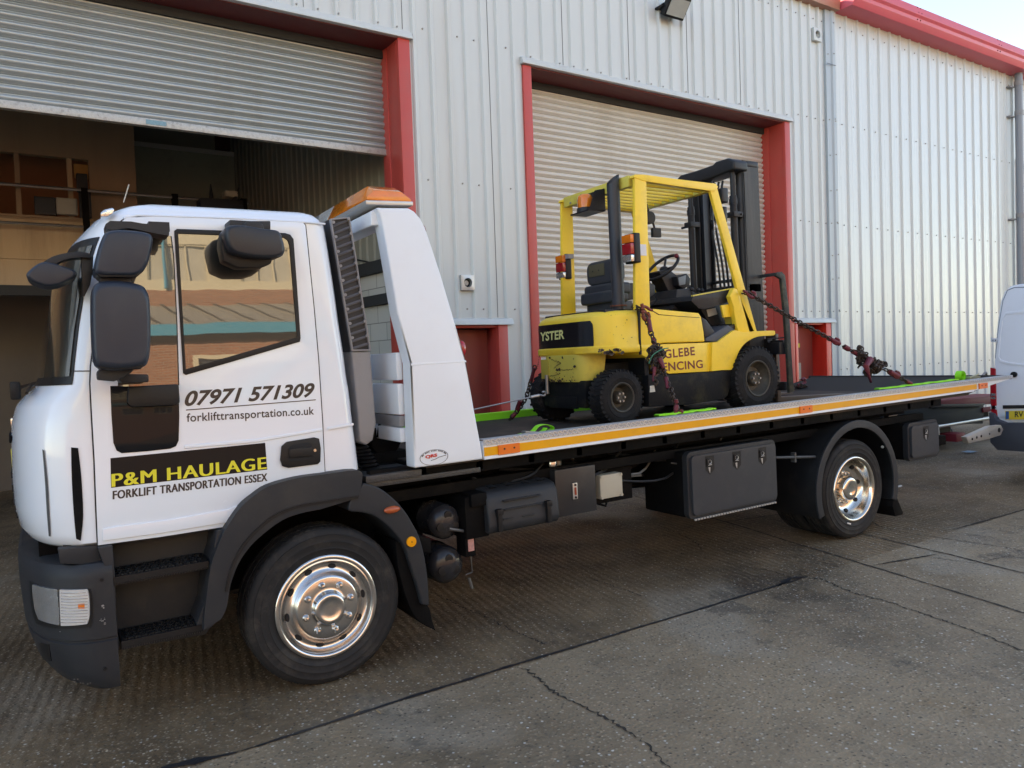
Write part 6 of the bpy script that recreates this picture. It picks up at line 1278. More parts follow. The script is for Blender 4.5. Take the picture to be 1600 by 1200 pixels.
# hanging work lamp and mirror inside the guard
m_ = MB(); a = A(1021, 340, 1.0); m_.cyl((a.x-0.03, 1.0, a.z), 0.055, 0.05, 'y', 20); m_.tube([(a.x-0.06, 1.02, a.z+0.12), (a.x-0.02, 1.02, a.z)], 0.012, 8); m_.box(a.x-0.02, a.x+0.075, 0.99, 1.02, a.z-0.17, a.z-0.09); m_.tube([(a.x, 1.01, a.z-0.04), (a.x+0.02, 1.01, a.z-0.1)], 0.01, 6); obj('work_lamp', m_, FBLK, fk, bevel=0.002)
# mast: two channels, inner channels, cylinders, crosshead
mx0 = 4.02; near_y, far_y = 0.84, 1.50
def vbar(name, x0, x1, y0, y1, z0, z1, mt, b=0.004, par=fk): m2 = MB(); m2.box(x0, x1, y0, y1, z0, z1); return obj(name, m2, mt, par, bevel=b)
xn0, xn1 = A(1166, 400, near_y).x, A(1190, 400, near_y).x; ztop = A(1175, 252, near_y).z
for (y, s_) in ((near_y, 1), (far_y, -1)):
    ch = MB(); y_in = y+0.09*s_
    ch.box(xn0, xn1, min(y, y+0.014*s_), max(y, y+0.014*s_), 1.20, ztop); ch.box(xn0, xn0+0.018, min(y, y_in), max(y, y_in), 1.20, ztop); ch.box(xn1-0.018, xn1, min(y, y_in), max(y, y_in), 1.20, ztop); mch = obj('mast_channel', ch, MAST, fk, bevel=0.003)
    ic = MB(); yi = y+0.05*s_; ic.box(xn0+0.03, xn1-0.03, min(yi, yi+0.012*s_), max(yi, yi+0.012*s_), 1.18, ztop-0.06); ic.box(xn0+0.03, xn0+0.046, min(yi, yi+0.07*s_), max(yi, yi+0.07*s_), 1.18, ztop-0.06); obj('inner_mast', ic, FBLK, fk, bevel=0.003)
    cy = MB(); yc_ = y-0.0*s_; xc_ = xn0-0.075; cy.cyl((xc_, y+0.06*s_, 1.3), 0.034, ztop-1.3-0.32, 'z', 20); cy.cyl((xc_, y+0.06*s_, ztop-0.36), 0.024, 0.30, 'z', 16); cy.cyl((xc_, y+0.06*s_, ztop-0.40), 0.040, 0.05, 'z', 20); obj('lift_cylinder', cy, FBLK, fk)
    cb = MB(); cb.box(xc_-0.05, xn0+0.01, min(y+0.01*s_, y+0.10*s_), max(y+0.01*s_, y+0.10*s_), ztop-0.52, ztop-0.47); cb.cyl((xc_+0.045, y+0.0*s_, ztop-0.495), 0.012, 0.12*1, 'y', 10); obj('cylinder_clamp', cb, FBLK, fk, bevel=0.004)
    tc = MB(); x = xn1-0.01; z = 1.3
    while z < ztop-0.15: tc.box(x+0.008, x+0.020, min(y+0.03*s_, y+0.06*s_), max(y+0.03*s_, y+0.06*s_), z, z+0.016); z += 0.024
    obj('lift_chain', tc, CHAIN, fk)
m_ = MB(); m_.prismx([(near_y-0.02, ztop-0.10), (near_y-0.02, ztop-0.02), (near_y+0.05, ztop+0.02), (near_y+0.20, ztop+0.02), (near_y+0.24, ztop-0.0), (far_y-0.2, ztop-0.005), (far_y+0.0, ztop+0.0), (far_y+0.06, ztop-0.03), (far_y+0.06, ztop-0.10), (far_y-0.1, ztop-0.12), (near_y+0.25, ztop-0.12)], xn0-0.14, xn0+0.05); m_.box(xn0+0.04, xn1, near_y-0.005, near_y+0.09, ztop-0.06, ztop); obj('crosshead', m_, FBLK, fk, bevel=0.02, seg=3)
m_ = MB(); m_.box(xn0+0.02, xn1-0.02, near_y, far_y, 2.2, 2.28); m_.box(xn0+0.02, xn1-0.02, near_y, far_y, 1.32, 1.42); m_.box(xn0-0.2, xn0, near_y+0.05, near_y+0.12, 1.3, 1.55); obj('mast_tie', m_, FBLK, fk, bevel=0.006)
for k in range(3):
    m_ = MB(); y = near_y+0.20+0.05*k; m_.tube(smo([(xn0-0.05, y, ztop-0.15), (xn0-0.1, y+0.02, ztop-0.5), (xn0-0.06, y-0.02, 2.4), (xn0-0.02, y, 1.8), (xn0-0.1, y, 1.45)], 4), 0.011, 8); obj('hydraulic_hose', m_, FBLK, fk)
m_ = MB(); m_.tube(smo([(pf_.x+0.02, 0.72, pf_.z), (pf_.x+0.10, 0.74, pf_.z+0.08), (pf_.x+0.16, 0.76, pf_.z-0.06), (pf_.x+0.12, 0.76, pf_.z-0.18)], 4), 0.005, 6); obj('lamp_cable', m_, FBLK, fk)
m_ = MB(); a = A(1127, 305, 0.74); m_.box(a.x-0.03, a.x+0.05, 0.70, 0.84, a.z-0.07, a.z+0.06); m_.box(a.x+0.0, a.x+0.05, 0.72, 0.82, a.z-0.24, a.z-0.10); obj('work_lamp', m_, FBLK, fk, bevel=0.015, seg=3)
m_ = MB(); m_.tube(smo([(a.x+0.02, 0.76, a.z-0.2), (a.x+0.10, 0.78, a.z-0.38), (a.x+0.16, 0.80, a.z-0.62), (a.x+0.17, 0.80, a.z-1.0)], 4), 0.010, 8); obj('hydraulic_hose', m_, FBLK, fk)
# carriage, load backrest and forks
cxx = xn1+0.03
m_ = MB(); m_.box(cxx, cxx+0.04, 0.66, 1.70, 1.66, 1.74); m_.box(cxx, cxx+0.04, 0.66, 1.70, 1.27, 1.35); m_.box(cxx-0.04, cxx+0.03, 0.80, 0.90, 1.2, 1.76); m_.box(cxx-0.04, cxx+0.03, 1.46, 1.56, 1.2, 1.76); obj('carriage', m_, FBLK, fk, bevel=0.006)
q = [(1214, 426), (1222, 424.5), (1227, 430), (1233, 480), (1237, 550), (1241, 612), (1234, 614), (1231, 555), (1226, 485), (1221, 436), (1213, 431)]
PB = xz(q, 0.60); m_ = MB(); m_.prism(PB, 0.60, 0.63); obj('backrest_post', m_, mat('worn_backrest', (0.028, 0.031, 0.028), 0.6, 0, 0.3, 10, 0.2, 60, 0.3, dirt=(0.16, 0.15, 0.09), dirtamt=0.5, dscale=9), fk, bevel=0.005)
m_ = MB(); m_.prism(PB, 1.66, 1.73); obj('backrest_post', m_, MAST, fk, bevel=0.005)
bx = PB[1][0]; bz_ = PB[1][1]
m_ = MB(); m_.box(bx-0.015, bx+0.01, 0.63, 1.66, bz_-0.03, bz_); obj('backrest_top', m_, MAST, fk, bevel=0.005)
for y in (0.92, 1.16, 1.42): m_ = MB(); m_.prism([(bx-0.02, bz_-0.03), (bx+0.01, bz_-0.03), (bx+0.07, 1.68), (bx+0.04, 1.68)], y, y+0.03); obj('backrest_bar', m_, MAST, fk, bevel=0.003)
for y in (0.78, 1.46):
    m_ = MB(); m_.prism([(cxx+0.05, 1.80), (cxx+0.09, 1.80), (cxx+0.10, 1.20), (cxx+1.12, 1.16), (cxx+1.14, 1.148), (cxx+0.09, 1.145), (cxx+0.05, 1.16)], y, y+0.12); obj('fork', m_, mat('worn_fork_steel', (0.10, 0.075, 0.06), 0.5, 0.4, 0.3, 12, 0.2, 60), fk, bevel=0.004)
m_ = MB(); a = A(1222, 545, 0.66); m_.box(a.x-0.06, a.x+0.04, 0.64, 0.78, a.z-0.05, a.z+0.06); m_.tube([A(1198, 530, 0.7), A(1229, 527, 0.66), A(1229, 552, 0.66)], 0.008, 6); obj('fork_pin', m_, FBLK, fk, bevel=0.01)
# forklift wheels
def fwheel(X, Z, r, w_, Y, lab, lugs=20, rr=0.5, sg=1):
    c_ = Vector((X, Y, Z)); 
    pr = [(r*rr, 0.03), (r*rr+0.004, 0.008), (r*rr+0.02, 0.0), (r*0.72, -0.004), (r*0.74, -0.001), (r*0.86, 0.0), (r*0.94, 0.010), (r*0.985, 0.022), (r*0.985, w_-0.022), (r*0.86, w_), (r*rr, w_-0.01)]
    m2 = MB().lathe([(a_, t_*sg) for a_, t_ in pr], c_, 72)
    for k in range(lugs):
        a_ = 2*math.pi*k/lugs; rm = Matrix.Rotation(-a_, 3, 'Y')
        for yy, s2 in ((w_*0.26, 1), (w_*0.74, -1)): m2.obox(c_ + rm @ Vector((r*0.955, 0, 0)) + Vector((0, yy*sg, 0)), 0.028*r/0.25, w_*0.46, r*0.09, rm @ Matrix.Rotation(0.35*s2, 3, 'X'))
    t = obj('wheel', m2, TREAD, fk, ang=30, label=lab)
    m2 = MB().lathe([(a_, t_*sg) for a_, t_ in [(r*rr+0.006, 0.004), (r*rr, 0.0), (r*rr-0.01, 0.004), (r*rr-0.014, 0.03), (r*0.40, 0.06), (r*0.36, 0.075), (r*0.24, 0.075), (r*0.235, 0.045), (r*0.20, 0.030), (r*0.10, 0.028), (0.0005, 0.028)]], c_, 48)
    rm_ = obj('rim', m2, mat('grimy_rim', (0.055, 0.050, 0.040), 0.55, 0.2, 0.3, 12, 0.2, 60, dirt=(0.13, 0.115, 0.08), dirtamt=0.5, dscale=10), t, ang=40)
    for k in range(6): a_ = 2*math.pi*k/6; m2 = MB(); m2.cyl((X+r*0.155*math.cos(a_), Y+0.028*sg-(0.014 if sg > 0 else 0), Z+r*0.155*math.sin(a_)), 0.009, 0.014, 'y', 8); obj('wheel_nut', m2, STEEL, t)
ra, rf_ = A(971, 617, N_Y), A(1186, 590, 0.58)
fwheel(ra.x+0.015, DZ+0.223, 0.223, 0.17, N_Y, 'small rear steer wheel near the tow bracket', 34, 0.52)
fwheel(ra.x+0.015, DZ+0.223, 0.223, 0.17, F_Y, None, 22, 0.52, -1)
fwheel(rf_.x, DZ+0.285, 0.285, 0.20, 0.585, 'large front drive wheel under the yellow wing', 38, 0.55)
fwheel(rf_.x, DZ+0.285, 0.285, 0.20, 1.775, None, 26, 0.55, -1)

# ================================================================== CHAINS, HOOKS, WINCH CABLE
def chain_run(mb, pts, L=0.046, W=0.034, r=0.0068):
    pts = [Vector(p) for p in pts]; seg = [(a, b2, (b2-a).length) for a, b2 in zip(pts, pts[1:])]; tot = sum(s[2] for s in seg); n_ = int(tot/(L-2*r)); k = 0
    for i in range(n_):
        d = (i+0.5)*tot/n_
        for a, b2, l in seg:
            if d <= l: c_ = a.lerp(b2, d/l); t_ = (b2-a).normalized(); break
            d -= l
        up = Vector((0, 0, 1)) if i % 2 else Vector((0, 1, 0)); up = (up + Vector((rnd.uniform(-.2, .2), rnd.uniform(-.2, .2), rnd.uniform(-.2, .2)))); mb.link(c_, t_, up, L, W, r)
def clump(mb, c, sx, sy, sz, n_, axis=None):
    for _ in range(n_):
        v = Vector((rnd.gauss(0, 0.5), rnd.gauss(0, 0.5), rnd.gauss(0, 0.5)))
        p = Vector(c) + Vector((v.x*sx, v.y*sy, v.z*sz)); mb.link(p, (rnd.uniform(-1, 1), rnd.uniform(-.6, .6), rnd.uniform(-1, 1)), (rnd.uniform(-1, 1), rnd.uniform(-1, 1), rnd.uniform(-1, 1)), 0.046, 0.034, 0.0068)
def hook(mb, p, d, s=1.0):
    d = Vector(d).normalized(); u = Vector((0, 1, 0)).cross(d).normalized(); P = [Vector(p) + d*(x*s) + u*(y*s) for x, y in ((-0.05, 0), (-0.02, 0.0), (0.01, 0.012), (0.04, 0.012), (0.055, -0.01), (0.04, -0.03), (0.015, -0.025))]
    mb.tube(smo(P, 3), [0.011*s]*4 + [0.013*s]*(len(smo(P, 3))-4), 8)
# near chain down from the rear post
YNc = 0.62
ch1 = empty('tie_down_chain', A(1003, 484, YNc), 'rusty chain with tangled bundle hanging down the side of the forklift past its lettering', 'chain', 'chains holding the forklift down')
path = [A(996, 480, 0.60), A(1004, 486, 0.58), A(1010, 500, 0.55), A(1017, 520, 0.5), A(1024, 538, 0.46), A(1030, 560, 0.38), A(1040, 590, 0.28), A(1047, 606, 0.20), A(1053, 625, 0.10), A(1058, 640, 0.04)]
m_ = MB(); chain_run(m_, path); chain_run(m_, [A(988, 478, 0.72), A(1000, 483, 0.60)]); chain_run(m_, [A(1033, 575, 0.35), A(1022, 590, 0.35), A(1026, 600, 0.3)]); obj('chain', m_, CHAIN, ch1)
m_ = MB(); clump(m_, A(1026, 551, 0.42), 0.042, 0.045, 0.050, 75); clump(m_, A(1027, 572, 0.38), 0.028, 0.04, 0.045, 25); obj('chain_bundle', m_, CHAIN, ch1)['kind'] = 'stuff'
m_ = MB(); hook(m_, A(1006, 487, 0.56), (0.3, 0, -1), 1.3); hook(m_, A(1012, 483, 0.56), (-1, 0, 0.2), 1.0); obj('hook', m_, mat('rusty_red_hook', (0.20, 0.045, 0.03), 0.6, 0.1, 0.3, 20, dirt=(0.12, 0.06, 0.04), dirtamt=0.6, dscale=15), ch1)
m_ = MB(); m_.tube([A(1014, 500, 0.53), A(1017, 518, 0.50)], 0.017, 10); obj('load_binder', m_, CRED, ch1)
m_ = MB(); m_.tube([A(1021, 528, 0.48), A(1025, 541, 0.45)], 0.014, 10); obj('load_binder', m_, CRED, ch1)
m_ = MB(); m_.tube([A(1031, 560, 0.33), A(1037, 575, 0.30)], [0.022, 0.014], 10); obj('load_binder', m_, CRED, ch1)
m_ = MB(); m_.tube([A(1023, 574, 0.36), A(1021, 596, 0.34)], [0.016, 0.010], 10); obj('load_binder', m_, CRED, ch1)
m_ = MB(); m_.tube([A(1041, 590, 0.26), A(1044, 607, 0.22)], 0.016, 10); obj('load_binder', m_, CRED, ch1)
m_ = MB(); hook(m_, A(1058, 638, 0.04), (0.1, 0, -1), 1.3); obj('load_binder', m_, CRED, ch1)
m_ = MB(); m_.tube(smo([A(1014, 568, 0.33), A(1020, 555, 0.31), A(1034, 546, 0.31), A(1044, 544, 0.31)], 4), 0.005, 6); obj('green_cord', m_, mat('green_cord', (0.03, 0.16, 0.10), 0.6), ch1)
fp('tag', [(1016, 603), (1022, 602), (1024, 612), (1016, 613)], 0.33, 0.334, DUST, parent=ch1, bevel=0)
# rear chain, tight from the front post to the near edge
ch2 = empty('tie_down_chain', A(1163, 456, 0.62), 'long tight chain slanting from the front post to the bed edge with a lever binder', 'chain', 'chains holding the forklift down')
P0, P1 = A(1168, 458, 0.60), A(1428, 602, 0.04)
def onl(t_): return P0.lerp(P1, t_)
def at_px(px):   # point of the straight chain at an image column
    lo, hi = 0.0, 1.0
    for _ in range(40):
        mid = (lo+hi)/2; c_ = RC @ (onl(mid)-CAM); x = CX+F*c_.x/c_.z
        if x < px: lo = mid
        else: hi = mid
    return onl(lo)
m_ = MB(); sag = [at_px(x) + Vector((0, 0, s_)) for x, s_ in ((1168, 0), (1200, 0.0), (1250, -0.005), (1298, 0.0))]; chain_run(m_, [A(1148, 452, 0.74), A(1160, 456, 0.66), P0]); chain_run(m_, sag); chain_run(m_, [at_px(1318), at_px(1332)]); chain_run(m_, [at_px(1382), at_px(1398)]); chain_run(m_, [at_px(1402), at_px(1420)]); obj('chain', m_, CHAIN, ch2)
m_ = MB(); clump(m_, at_px(1346)+Vector((0, 0, -0.01)), 0.045, 0.05, 0.075, 70); clump(m_, at_px(1366)+Vector((0, 0, -0.03)), 0.075, 0.05, 0.055, 90); clump(m_, at_px(1358)+Vector((0, 0, -0.09)), 0.03, 0.03, 0.035, 20); obj('chain_bundle', m_, CHAIN, ch2)['kind'] = 'stuff'
dd = (P1-P0).normalized()
m_ = MB(); hook(m_, at_px(1170), dd, 1.15); obj('load_binder', m_, CRED, ch2)
m_ = MB(); hook(m_, at_px(1302), dd, 1.1); obj('load_binder', m_, CRED, ch2)
m_ = MB(); m_.tube([at_px(1298), at_px(1312)], 0.020, 10); obj('load_binder', m_, CRED, ch2)
m_ = MB(); m_.tube([at_px(1319), at_px(1326)], 0.024, 10); obj('load_binder', m_, CRED, ch2)
m_ = MB(); m_.tube([at_px(1332), at_px(1348)], 0.022, 10); obj('load_binder', m_, CRED, ch2)
m_ = MB(); m_.tube([at_px(1350)+Vector((0, -0.06, -0.02)), A(1353, 572, 0.12), A(1361, 598, 0.10)], [0.034, 0.026, 0.010], 10); obj('load_binder', m_, CRED, ch2)
m_ = MB(); m_.tube([at_px(1390), at_px(1403)], 0.026, 10); obj('load_binder', m_, CRED, ch2)
m_ = MB(); hook(m_, at_px(1396), dd, 1.2); obj('load_binder', m_, CRED, ch2)
m_ = MB(); m_.tube([at_px(1416), at_px(1424)], 0.018, 10); obj('load_binder', m_, CRED, ch2)
# winch cable and short chain on the far front side
wc = empty('winch_cable', A(838, 620, 1.10), 'thin steel winch cable running from the headboard to the forklift tow bracket', 'cable')
pA, pB = Vector((0.75, 1.1, 1.24)), A(846, 617, 1.0)
m_ = MB(); m_.tube([pA, pB], 0.006, 8); obj('wire', m_, STEEL, wc)
m_ = MB(); m_.tube([pA.lerp(pB, 0.93), pA.lerp(pB, 0.985)], 0.012, 10); obj('ferrule', m_, GALV, wc)
m_ = MB(); hook(m_, pB, (1, 0, 0.1), 0.7); obj('hook', m_, STEEL, wc)
ch3 = empty('tie_down_chain', A(822, 620, 1.7), 'short chain with a red binder at the far front corner of the forklift', 'chain', 'chains holding the forklift down')
m_ = MB(); chain_run(m_, [A(795, 657, 2.0), A(806, 645, 1.95), A(816, 632, 1.88), A(822, 622, 1.85), A(828, 600, 1.80), A(836, 572, 1.72)]); obj('chain', m_, CHAIN, ch3)
m_ = MB(); m_.tube([A(808, 640, 1.93), A(813, 626, 1.88)], 0.022, 10); obj('load_binder', m_, CRED, ch3)
m_ = MB(); m_.tube([A(800, 652, 1.93), A(805, 646, 1.92)], 0.02, 10); obj('load_binder', m_, CRED, ch3)
m_ = MB(); m_.tube([A(830, 595, 1.75), A(835, 575, 1.70)], 0.015, 8); obj('load_binder', m_, CRED, ch3)
ch4 = empty('tie_down_chain', A(1252, 600, 1.9), 'small heap of red hooked chain on the deck behind the forks', 'chain', 'chains holding the forklift down')
m_ = MB(); c4 = A(1250, 600, 2.0); clump(m_, (c4.x, 2.0, DZ+0.05), 0.06, 0.05, 0.035, 16); obj('chain', m_, CHAIN, ch4); m_ = MB(); hook(m_, (c4.x, 1.98, DZ+0.08), (1, 0, 0.3), 1.4); obj('hook', m_, CRED, ch4)

# ================================================================== LIME WEBBING
def ribbon3(mb, pts, w_, th=0.003):
    r = [Vector(p) for p in pts]; a, b2 = [], []
    for p in r: a.append(p - Vector((0, w_/2, 0))); b2.append(p + Vector((0, w_/2, 0)))
    mb.grid([a, b2]); mb.grid([[q+Vector((0, 0, th)) for q in a], [q+Vector((0, 0, th)) for q in b2]]); mb.grid([a, [q+Vector((0, 0, th)) for q in a]]); mb.grid([b2, [q+Vector((0, 0, th)) for q in b2]])
c_ = G(838, 672, DZ+0.03)
sp = empty('ratchet_strap', (c_.x, c_.y, DZ), 'lime green ratchet strap loop lying on the near front corner of the deck', 'strap', 'lime green ratchet straps')
a = A(838, 672, 0.15); bx0 = A(812, 678, 0.12); m_ = MB()
lp = [A(812, 679, 0.14), A(822, 677, 0.14), A(832, 674, 0.14), A(840, 666, 0.14), A(850, 663.5, 0.14), A(860, 666, 0.14), A(863, 670, 0.14), A(858, 673, 0.14)]
ribbon3(m_, smo(lp, 5), 0.05); ribbon3(m_, smo([A(810, 680, 0.10), A(830, 678, 0.10), A(846, 675, 0.1), A(852, 669, 0.1)], 5), 0.05); obj('webbing', m_, GREEN, sp, ang=60)
m_ = MB(); q = A(828, 676, 0.10); m_.obox((q.x, 0.10, q.z), 0.10, 0.05, 0.018, 0.12); obj('ratchet', m_, STEEL, sp, bevel=0.003)
cc = A(1502, 587, 0.25)
sp2 = empty('ratchet_strap', (cc.x, 0.25, DZ), 'rolled lime green ratchet strap at the tail end of the deck', 'strap', 'lime green ratchet straps')
m_ = MB(); spiral = [(cc.x+(0.055*(1-0.55*k/60))*math.cos(k*0.42), 0, cc.z-0.005+(0.055*(1-0.55*k/60))*math.sin(k*0.42)) for k in range(60)]
ribbon3(m_, [(x, 0.26, z) for x, y, z in spiral], 0.06); obj('webbing', m_, GREEN, sp2, ang=60)
m_ = MB(); m_.obox((cc.x+0.16, 0.22, cc.z-0.03), 0.20, 0.06, 0.03, 0.05); m_.tube([(cc.x+0.1, 0.2, cc.z-0.02), (cc.x+0.24, 0.2, cc.z+0.0)], 0.012, 8); obj('ratchet', m_, mat('zinc_ratchet', (0.42, 0.42, 0.30), 0.4, 0.6, 0.2, 20), sp2, bevel=0.004)
m_ = MB(); c5 = A(1540, 585, 0.3); m_.tube(smo([(c5.x-0.08, 0.3, c5.z-0.02), (c5.x, 0.3, c5.z+0.02), (c5.x+0.06, 0.32, c5.z-0.01)], 4), 0.012, 8); obj('strap_hook', m_, STEEL, sp2)
def lay(name, x0, x1, y, w_, z, lab):
    m2 = MB(); n_ = 24; pts = [(x0+(x1-x0)*k/n_, y+0.012*math.sin(k*0.9), z + zr(x0+(x1-x0)*k/n_)-zr(x0) + 0.002*math.sin(k*1.7)) for k in range(n_+1)]
    ribbon3(m2, pts, w_, 0.011); o = obj(name, m2, GREEN, None, ang=60); tag(o, lab, 'strap', 'lime webbing laid along the bed'); return o
lay('strap_webbing', A(1030, 652, 0.02).x, A(1120, 640, 0.02).x, 0.045, 0.05, zr(2.6)+0.004, 'thin lime strap lying on the bed edge below the forklift sill')
lay('strap_webbing', A(1375, 609, 0.02).x, A(1500, 590, 0.02).x, 0.05, 0.05, zr(5.2)+0.004, 'long lime strap along the bed edge leading to the rolled strap')
m_ = MB(); yq = 2.29; ribbon3(m_, [(x, yq-0.05, DZ+0.012+ (0.05 if 1 else 0)) for x in (1.3, 2.0, 2.6, 3.2, 3.8, 4.2)], 0.10); m_.box(1.3, 4.2, yq-0.102, yq-0.098, DZ+0.002, DZ+0.065); o = obj('strap_webbing', m_, GREEN, None); tag(o, 'wide lime strap along the far side of the bed behind the forklift', 'strap', 'lime webbing laid along the bed')
hh = A(621, 668, 0.9); sp3 = empty('ratchet_strap', (hh.x, 0.9, 1.2), 'lime green strap bundle resting on the winch behind the cab', 'strap', 'lime green ratchet straps')
m_ = MB(); ribbon3(m_, smo([A(608, 672, 0.9), A(614, 664, 0.9), A(624, 662, 0.9), A(628, 668, 0.9), A(620, 671, 0.9)], 5), 0.06); obj('webbing', m_, GREEN, sp3, ang=60); m_ = MB(); m_.obox(hh+Vector((0.0, 0, -0.035)), 0.10, 0.06, 0.03, 0.1); obj('ratchet', m_, STEEL, sp3)

# ================================================================== VAN at the right edge
vn = empty('panel_van', (8.2, -0.45, 0), 'white panel van parked tail-on at the right edge behind the flatbed', 'van')
VP_ = mat('van_white', (0.72, 0.78, 0.86), 0.3, 0, 0.02, 2, 0.01, 8, 0.5, 0.5, dirt=(0.4, 0.42, 0.45), dirtamt=0.15)
XV = 8.2; yfar = 0.60; ynear = -1.40; vyc = (yfar+ynear)/2
# cross-section (y,z) of the body: far half traced, mirrored
sec = [(AX(px, py, XV).y, AX(px, py, XV).z) for px, py in ((1560, 690), (1553, 684), (1552, 660), (1551, 620), (1550, 580), (1552, 540), (1556, 500), (1561, 470), (1567, 455), (1576, 447), (1590, 444), (1600, 443))]
half = [(max(y, vyc+0.1), z) for y, z in sec]; topz = half[-1][1]+0.02
full = half + [(vyc, topz)] + [(2*vyc-y, z) for y, z in reversed(half)]
rowsV = []
for (x, s_, dz) in ((XV+0.03, 0.985, -0.012), (XV+0.0, 0.97, -0.02), (XV+0.05, 1.0, 0), (XV+3.2, 1.0, 0), (XV+4.2, 0.97, -0.05), (XV+4.9, 0.9, -0.75), (XV+5.3, 0.85, -0.95)):
    rowsV.append([(x, vyc+(y-vyc)*s_, (z if z < 1.0 else 1.0+(z-1.0)*(1+dz/1.3))) for y, z in full])
rowsV = rowsV[1:]
m_ = MB().grid(rowsV); m_.add(rowsV[0], [tuple(range(len(full)))]); m_.add(rowsV[-1], [tuple(range(len(full)))]); vb_ = obj('body', m_, VP_, vn, ang=35)
def vbox(name, pts, mt, x0=XV-0.015, x1=XV+0.01, bevel=0.006, par=vn, k=1):
    q = [(AX(px, py, XV).y, AX(px, py, XV).z) for px, py in pts]; q = [tuple(p) for p in cyc(q, k)] if k > 1 else q
    m2 = MB().prismx(q, x0, x1); return obj(name, m2, mt, par, bevel=bevel, ang=40)
vdoor = vbox('rear_door', [(1556, 664), (1555, 600), (1555, 560), (1560, 510), (1567, 470), (1574, 453), (1585, 448.5), (1660, 446), (1660, 652), (1560, 652)], VP_, XV-0.012, XV+0.02, 0.010)
vbox('door_seam', [(1556.5, 560), (1561.5, 510), (1568.5, 470), (1575.5, 454), (1586, 450), (1660, 447.5), (1660, 446.5), (1586, 448.6), (1574.5, 453), (1567.5, 470), (1560.5, 510), (1555.5, 560)], mat('van_seam', (0.20, 0.24, 0.30), 0.5), XV-0.0135, XV-0.011, 0)
vbox('door_panel_edge', [(1562, 558), (1565, 520), (1568, 500), (1573, 492), (1660, 485), (1660, 478), (1572, 488), (1565, 499), (1562, 520), (1559, 558), (1562, 566), (1575, 570), (1660, 578), (1660, 575), (1577, 566), (1565, 562)], VP_, XV-0.018, XV-0.01, 0.003)
vl = vbox('tail_lamp', [(1549, 574), (1557, 576), (1558.5, 640), (1560, 651), (1551, 651), (1549, 620)], REDL, XV-0.03, XV+0.06, 0.008)
for (y0, y1) in ((614, 618), (619.5, 623)): vbox('lamp_segment', [(1550.5, y0), (1557.5, y0+0.3), (1557.5, y1+0.3), (1550.5, y1)], CLEARL, XV-0.034, XV-0.028, 0, vl)
for (y0) in (528, 633): 
    hg = vbox('hinge', [(1550, y0), (1560, y0+1), (1560, y0+7), (1550, y0+6)], mat('van_hinge', (0.5, 0.56, 0.64), 0.4), XV-0.03, XV-0.012, 0.002)
    for dx in (1553, 1557): vbox('hinge_bolt', [(dx, y0+2.5), (dx+1.2, y0+2.5), (dx+1.2, y0+4.5), (dx, y0+4.5)], GAP, XV-0.032, XV-0.03, 0, hg)
a = AX(1586, 585, XV); m_ = MB(); m_.cyl((XV-0.04, a.y, a.z), 0.033, 0.03, 'x', 20); obj('door_stop', m_, BLK, vn, bevel=0.004)
vbox('rear_bumper', [(1551, 643), (1558, 646), (1562, 655), (1575, 660), (1660, 660), (1660, 708), (1564, 702), (1553, 690)], mat('van_bumper', (0.045, 0.055, 0.075), 0.5, 0, 0.1, 5), XV-0.09, XV+0.02, 0.012)
vbox('handle_strip', [(1568, 633), (1660, 632), (1660, 637.5), (1568, 638.5)], GAP, XV-0.02, XV-0.01, 0.002)
pt = vbox('number_plate', [(1577, 641), (1660, 640), (1660, 654), (1577, 654.5)], mat('plate_yellow', (0.72, 0.55, 0.06), 0.35), XV-0.095, XV-0.088, 0.002)
vbox('country_band', [(1578, 641.5), (1583, 641.5), (1583, 653.5), (1578, 653.8)], mat('plate_blue', (0.02, 0.10, 0.30), 0.4), XV-0.097, XV-0.094, 0, pt)
t0, t1, t2 = AX(1585.5, 652, XV-0.098), AX(1599, 651.5, XV-0.098), AX(1585.5, 643, XV-0.098); obj('lettering', text_mb('RV', t0, t1, t2, 0.0, bold=0.02), INK, pt, flip=False)
for x in (9.15, 12.2):
    for y in (yfar-0.22, ynear+0.02): m_ = MB(); m_.lathe([(0.2, 0), (0.31, 0.01), (0.325, 0.03), (0.325, 0.17), (0.31, 0.19), (0.2, 0.2), (0.0005, 0.18)], (x, y, 0.325), 40); w__ = obj('wheel', m_, RUB, vn); m_ = MB(); m_.lathe([(0.0005, -0.004), (0.19, -0.004), (0.2, 0.01)], (x, y, 0.325), 30); obj('rim', m_, STEEL, w__)
# ================================================================== red trailer frame standing between the truck and the wall
tr = empty('trailer', (8.2, 2.6, 0), 'red low trailer frame with black side panel standing behind the flatbed tail', 'trailer')
TY = 2.2
DRED = mat('trailer_red', (0.20, 0.012, 0.022), 0.6, 0, 0.1, 4, dirt=(0.12, 0.04, 0.04), dirtamt=0.3)
def tp(name, pts, y0, y1, mt, bevel=0.01, par=tr): return obj(name, MB().prism(xz(pts, y0), y0, y1), mt, par, bevel=bevel)
tp('ramp_beam', [(1432, 629), (1552, 618), (1575, 616), (1575, 630), (1540, 632), (1480, 634), (1434, 634)], TY, TY+0.5, DRED)
tp('lower_beam', [(1536, 637), (1575, 632), (1575, 640), (1537, 644.5)], TY-0.04, TY, DRED)
tp('side_panel', [(1380, 636), (1536, 633), (1538, 637), (1536, 662), (1380, 664)], TY-0.02, TY+0.4, mat('trailer_black', (0.018, 0.022, 0.026), 0.7, 0, 0.15, 4, spec=0.2), 0.008)
tp('panel_top', [(1455, 632), (1540, 630.5), (1536, 635), (1455, 637)], TY-0.06, TY-0.02, GREYP, 0.004)
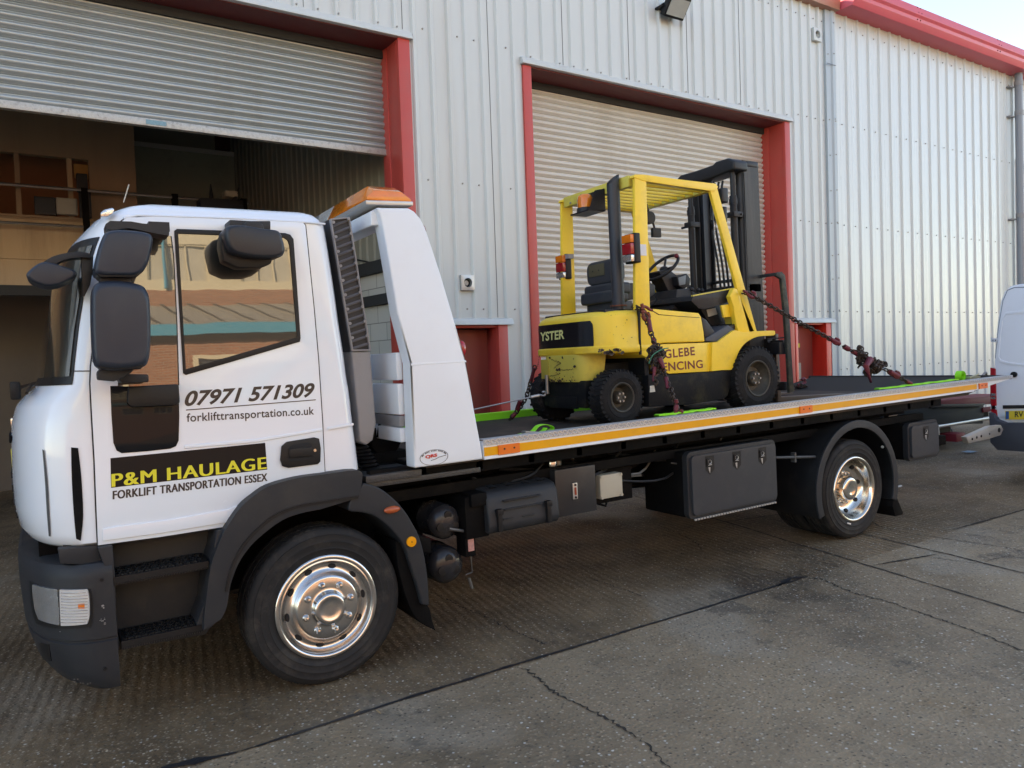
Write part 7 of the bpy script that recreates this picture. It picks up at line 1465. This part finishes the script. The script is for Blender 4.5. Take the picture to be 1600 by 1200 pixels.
m_ = MB(); p0, p1 = A(1462, 667, TY), A(1545, 666.5, TY); m_.tube([(p0.x-0.4, TY, p0.z), (p1.x, TY, p0.z)], 0.03, 10); m_.tube([p0+Vector((0, 0, 0.02)), p0+Vector((0.02, 0, -0.25))], 0.045, 10); obj('drawbar', m_, GALV, tr)
m_ = MB(); m_.box(p0.x-1.2, p1.x+0.2, TY+0.1, TY+1.0, 0.30, 0.50); obj('frame', m_, BLKM, tr)
for x in (p0.x+0.5, p0.x-1.0): m_ = MB(); m_.lathe([(0.0005, 0.01), (0.15, 0.01), (0.26, 0.0), (0.28, 0.03), (0.28, 0.17), (0.15, 0.2)], (x, TY+0.2, 0.28), 32); obj('wheel', m_, RUB, tr)
m_ = MB(); a = A(1496, 684, TY-0.1); m_.box(a.x-0.12, a.x+0.12, TY-0.15, TY+0.1, a.z-0.05, a.z+0.07); obj('chock', m_, DRED, tr, bevel=0.01)
# scraps on the ground
for k, (px, py, l, an, lab) in enumerate(((558, 1111, 0.045, 0.5, 'short dry twig lying left on the tar joint'), (591, 1112, 0.05, 1.7, 'small dry twig lying right of the other on the tar joint'))):
    c_ = G(px, py, 0.006); o = MB(); d = Vector((math.cos(an), math.sin(an), 0)); o.tube([c_-d*l/2, c_+Vector((0, 0, 0.002)), c_+d*l/2], [0.002, 0.0035, 0.0015], 6); tag(obj('twig', o, mat('dry_twig', (0.35, 0.24, 0.12), 0.8)), lab, 'twig', 'dry twigs on the joint')
rag = MB(); c_ = G(1516, 706, 0.01); R9 = []
for i in range(8): R9.append([(c_.x-0.10+0.028*j, c_.y-0.06+0.02*i, 0.012+0.012*abs(noise.noise(Vector((i*0.7, j*0.7, 3))))) for j in range(8)])
tag(obj('rag', rag.grid(R9), mat('pale_blue_rag', (0.25, 0.34, 0.40), 0.8, 0, 0.2, 20), None, flip=False), 'small pale blue rag dropped on the concrete behind the toolbox', 'rag')
m_ = MB(); a = G(1462, 690, 0.02); m_.tube(smo([a, a+Vector((0.25, -0.05, 0.05)), a+Vector((0.45, -0.02, 0.10)), a+Vector((0.6, 0.1, 0.16)), a+Vector((0.75, 0.2, 0.2))], 4), 0.014, 8); o = obj('lead', m_, mat('grey_lead', (0.2, 0.22, 0.25), 0.5)); tag(o, 'grey cable trailing on the ground behind the rear toolbox', 'cable')
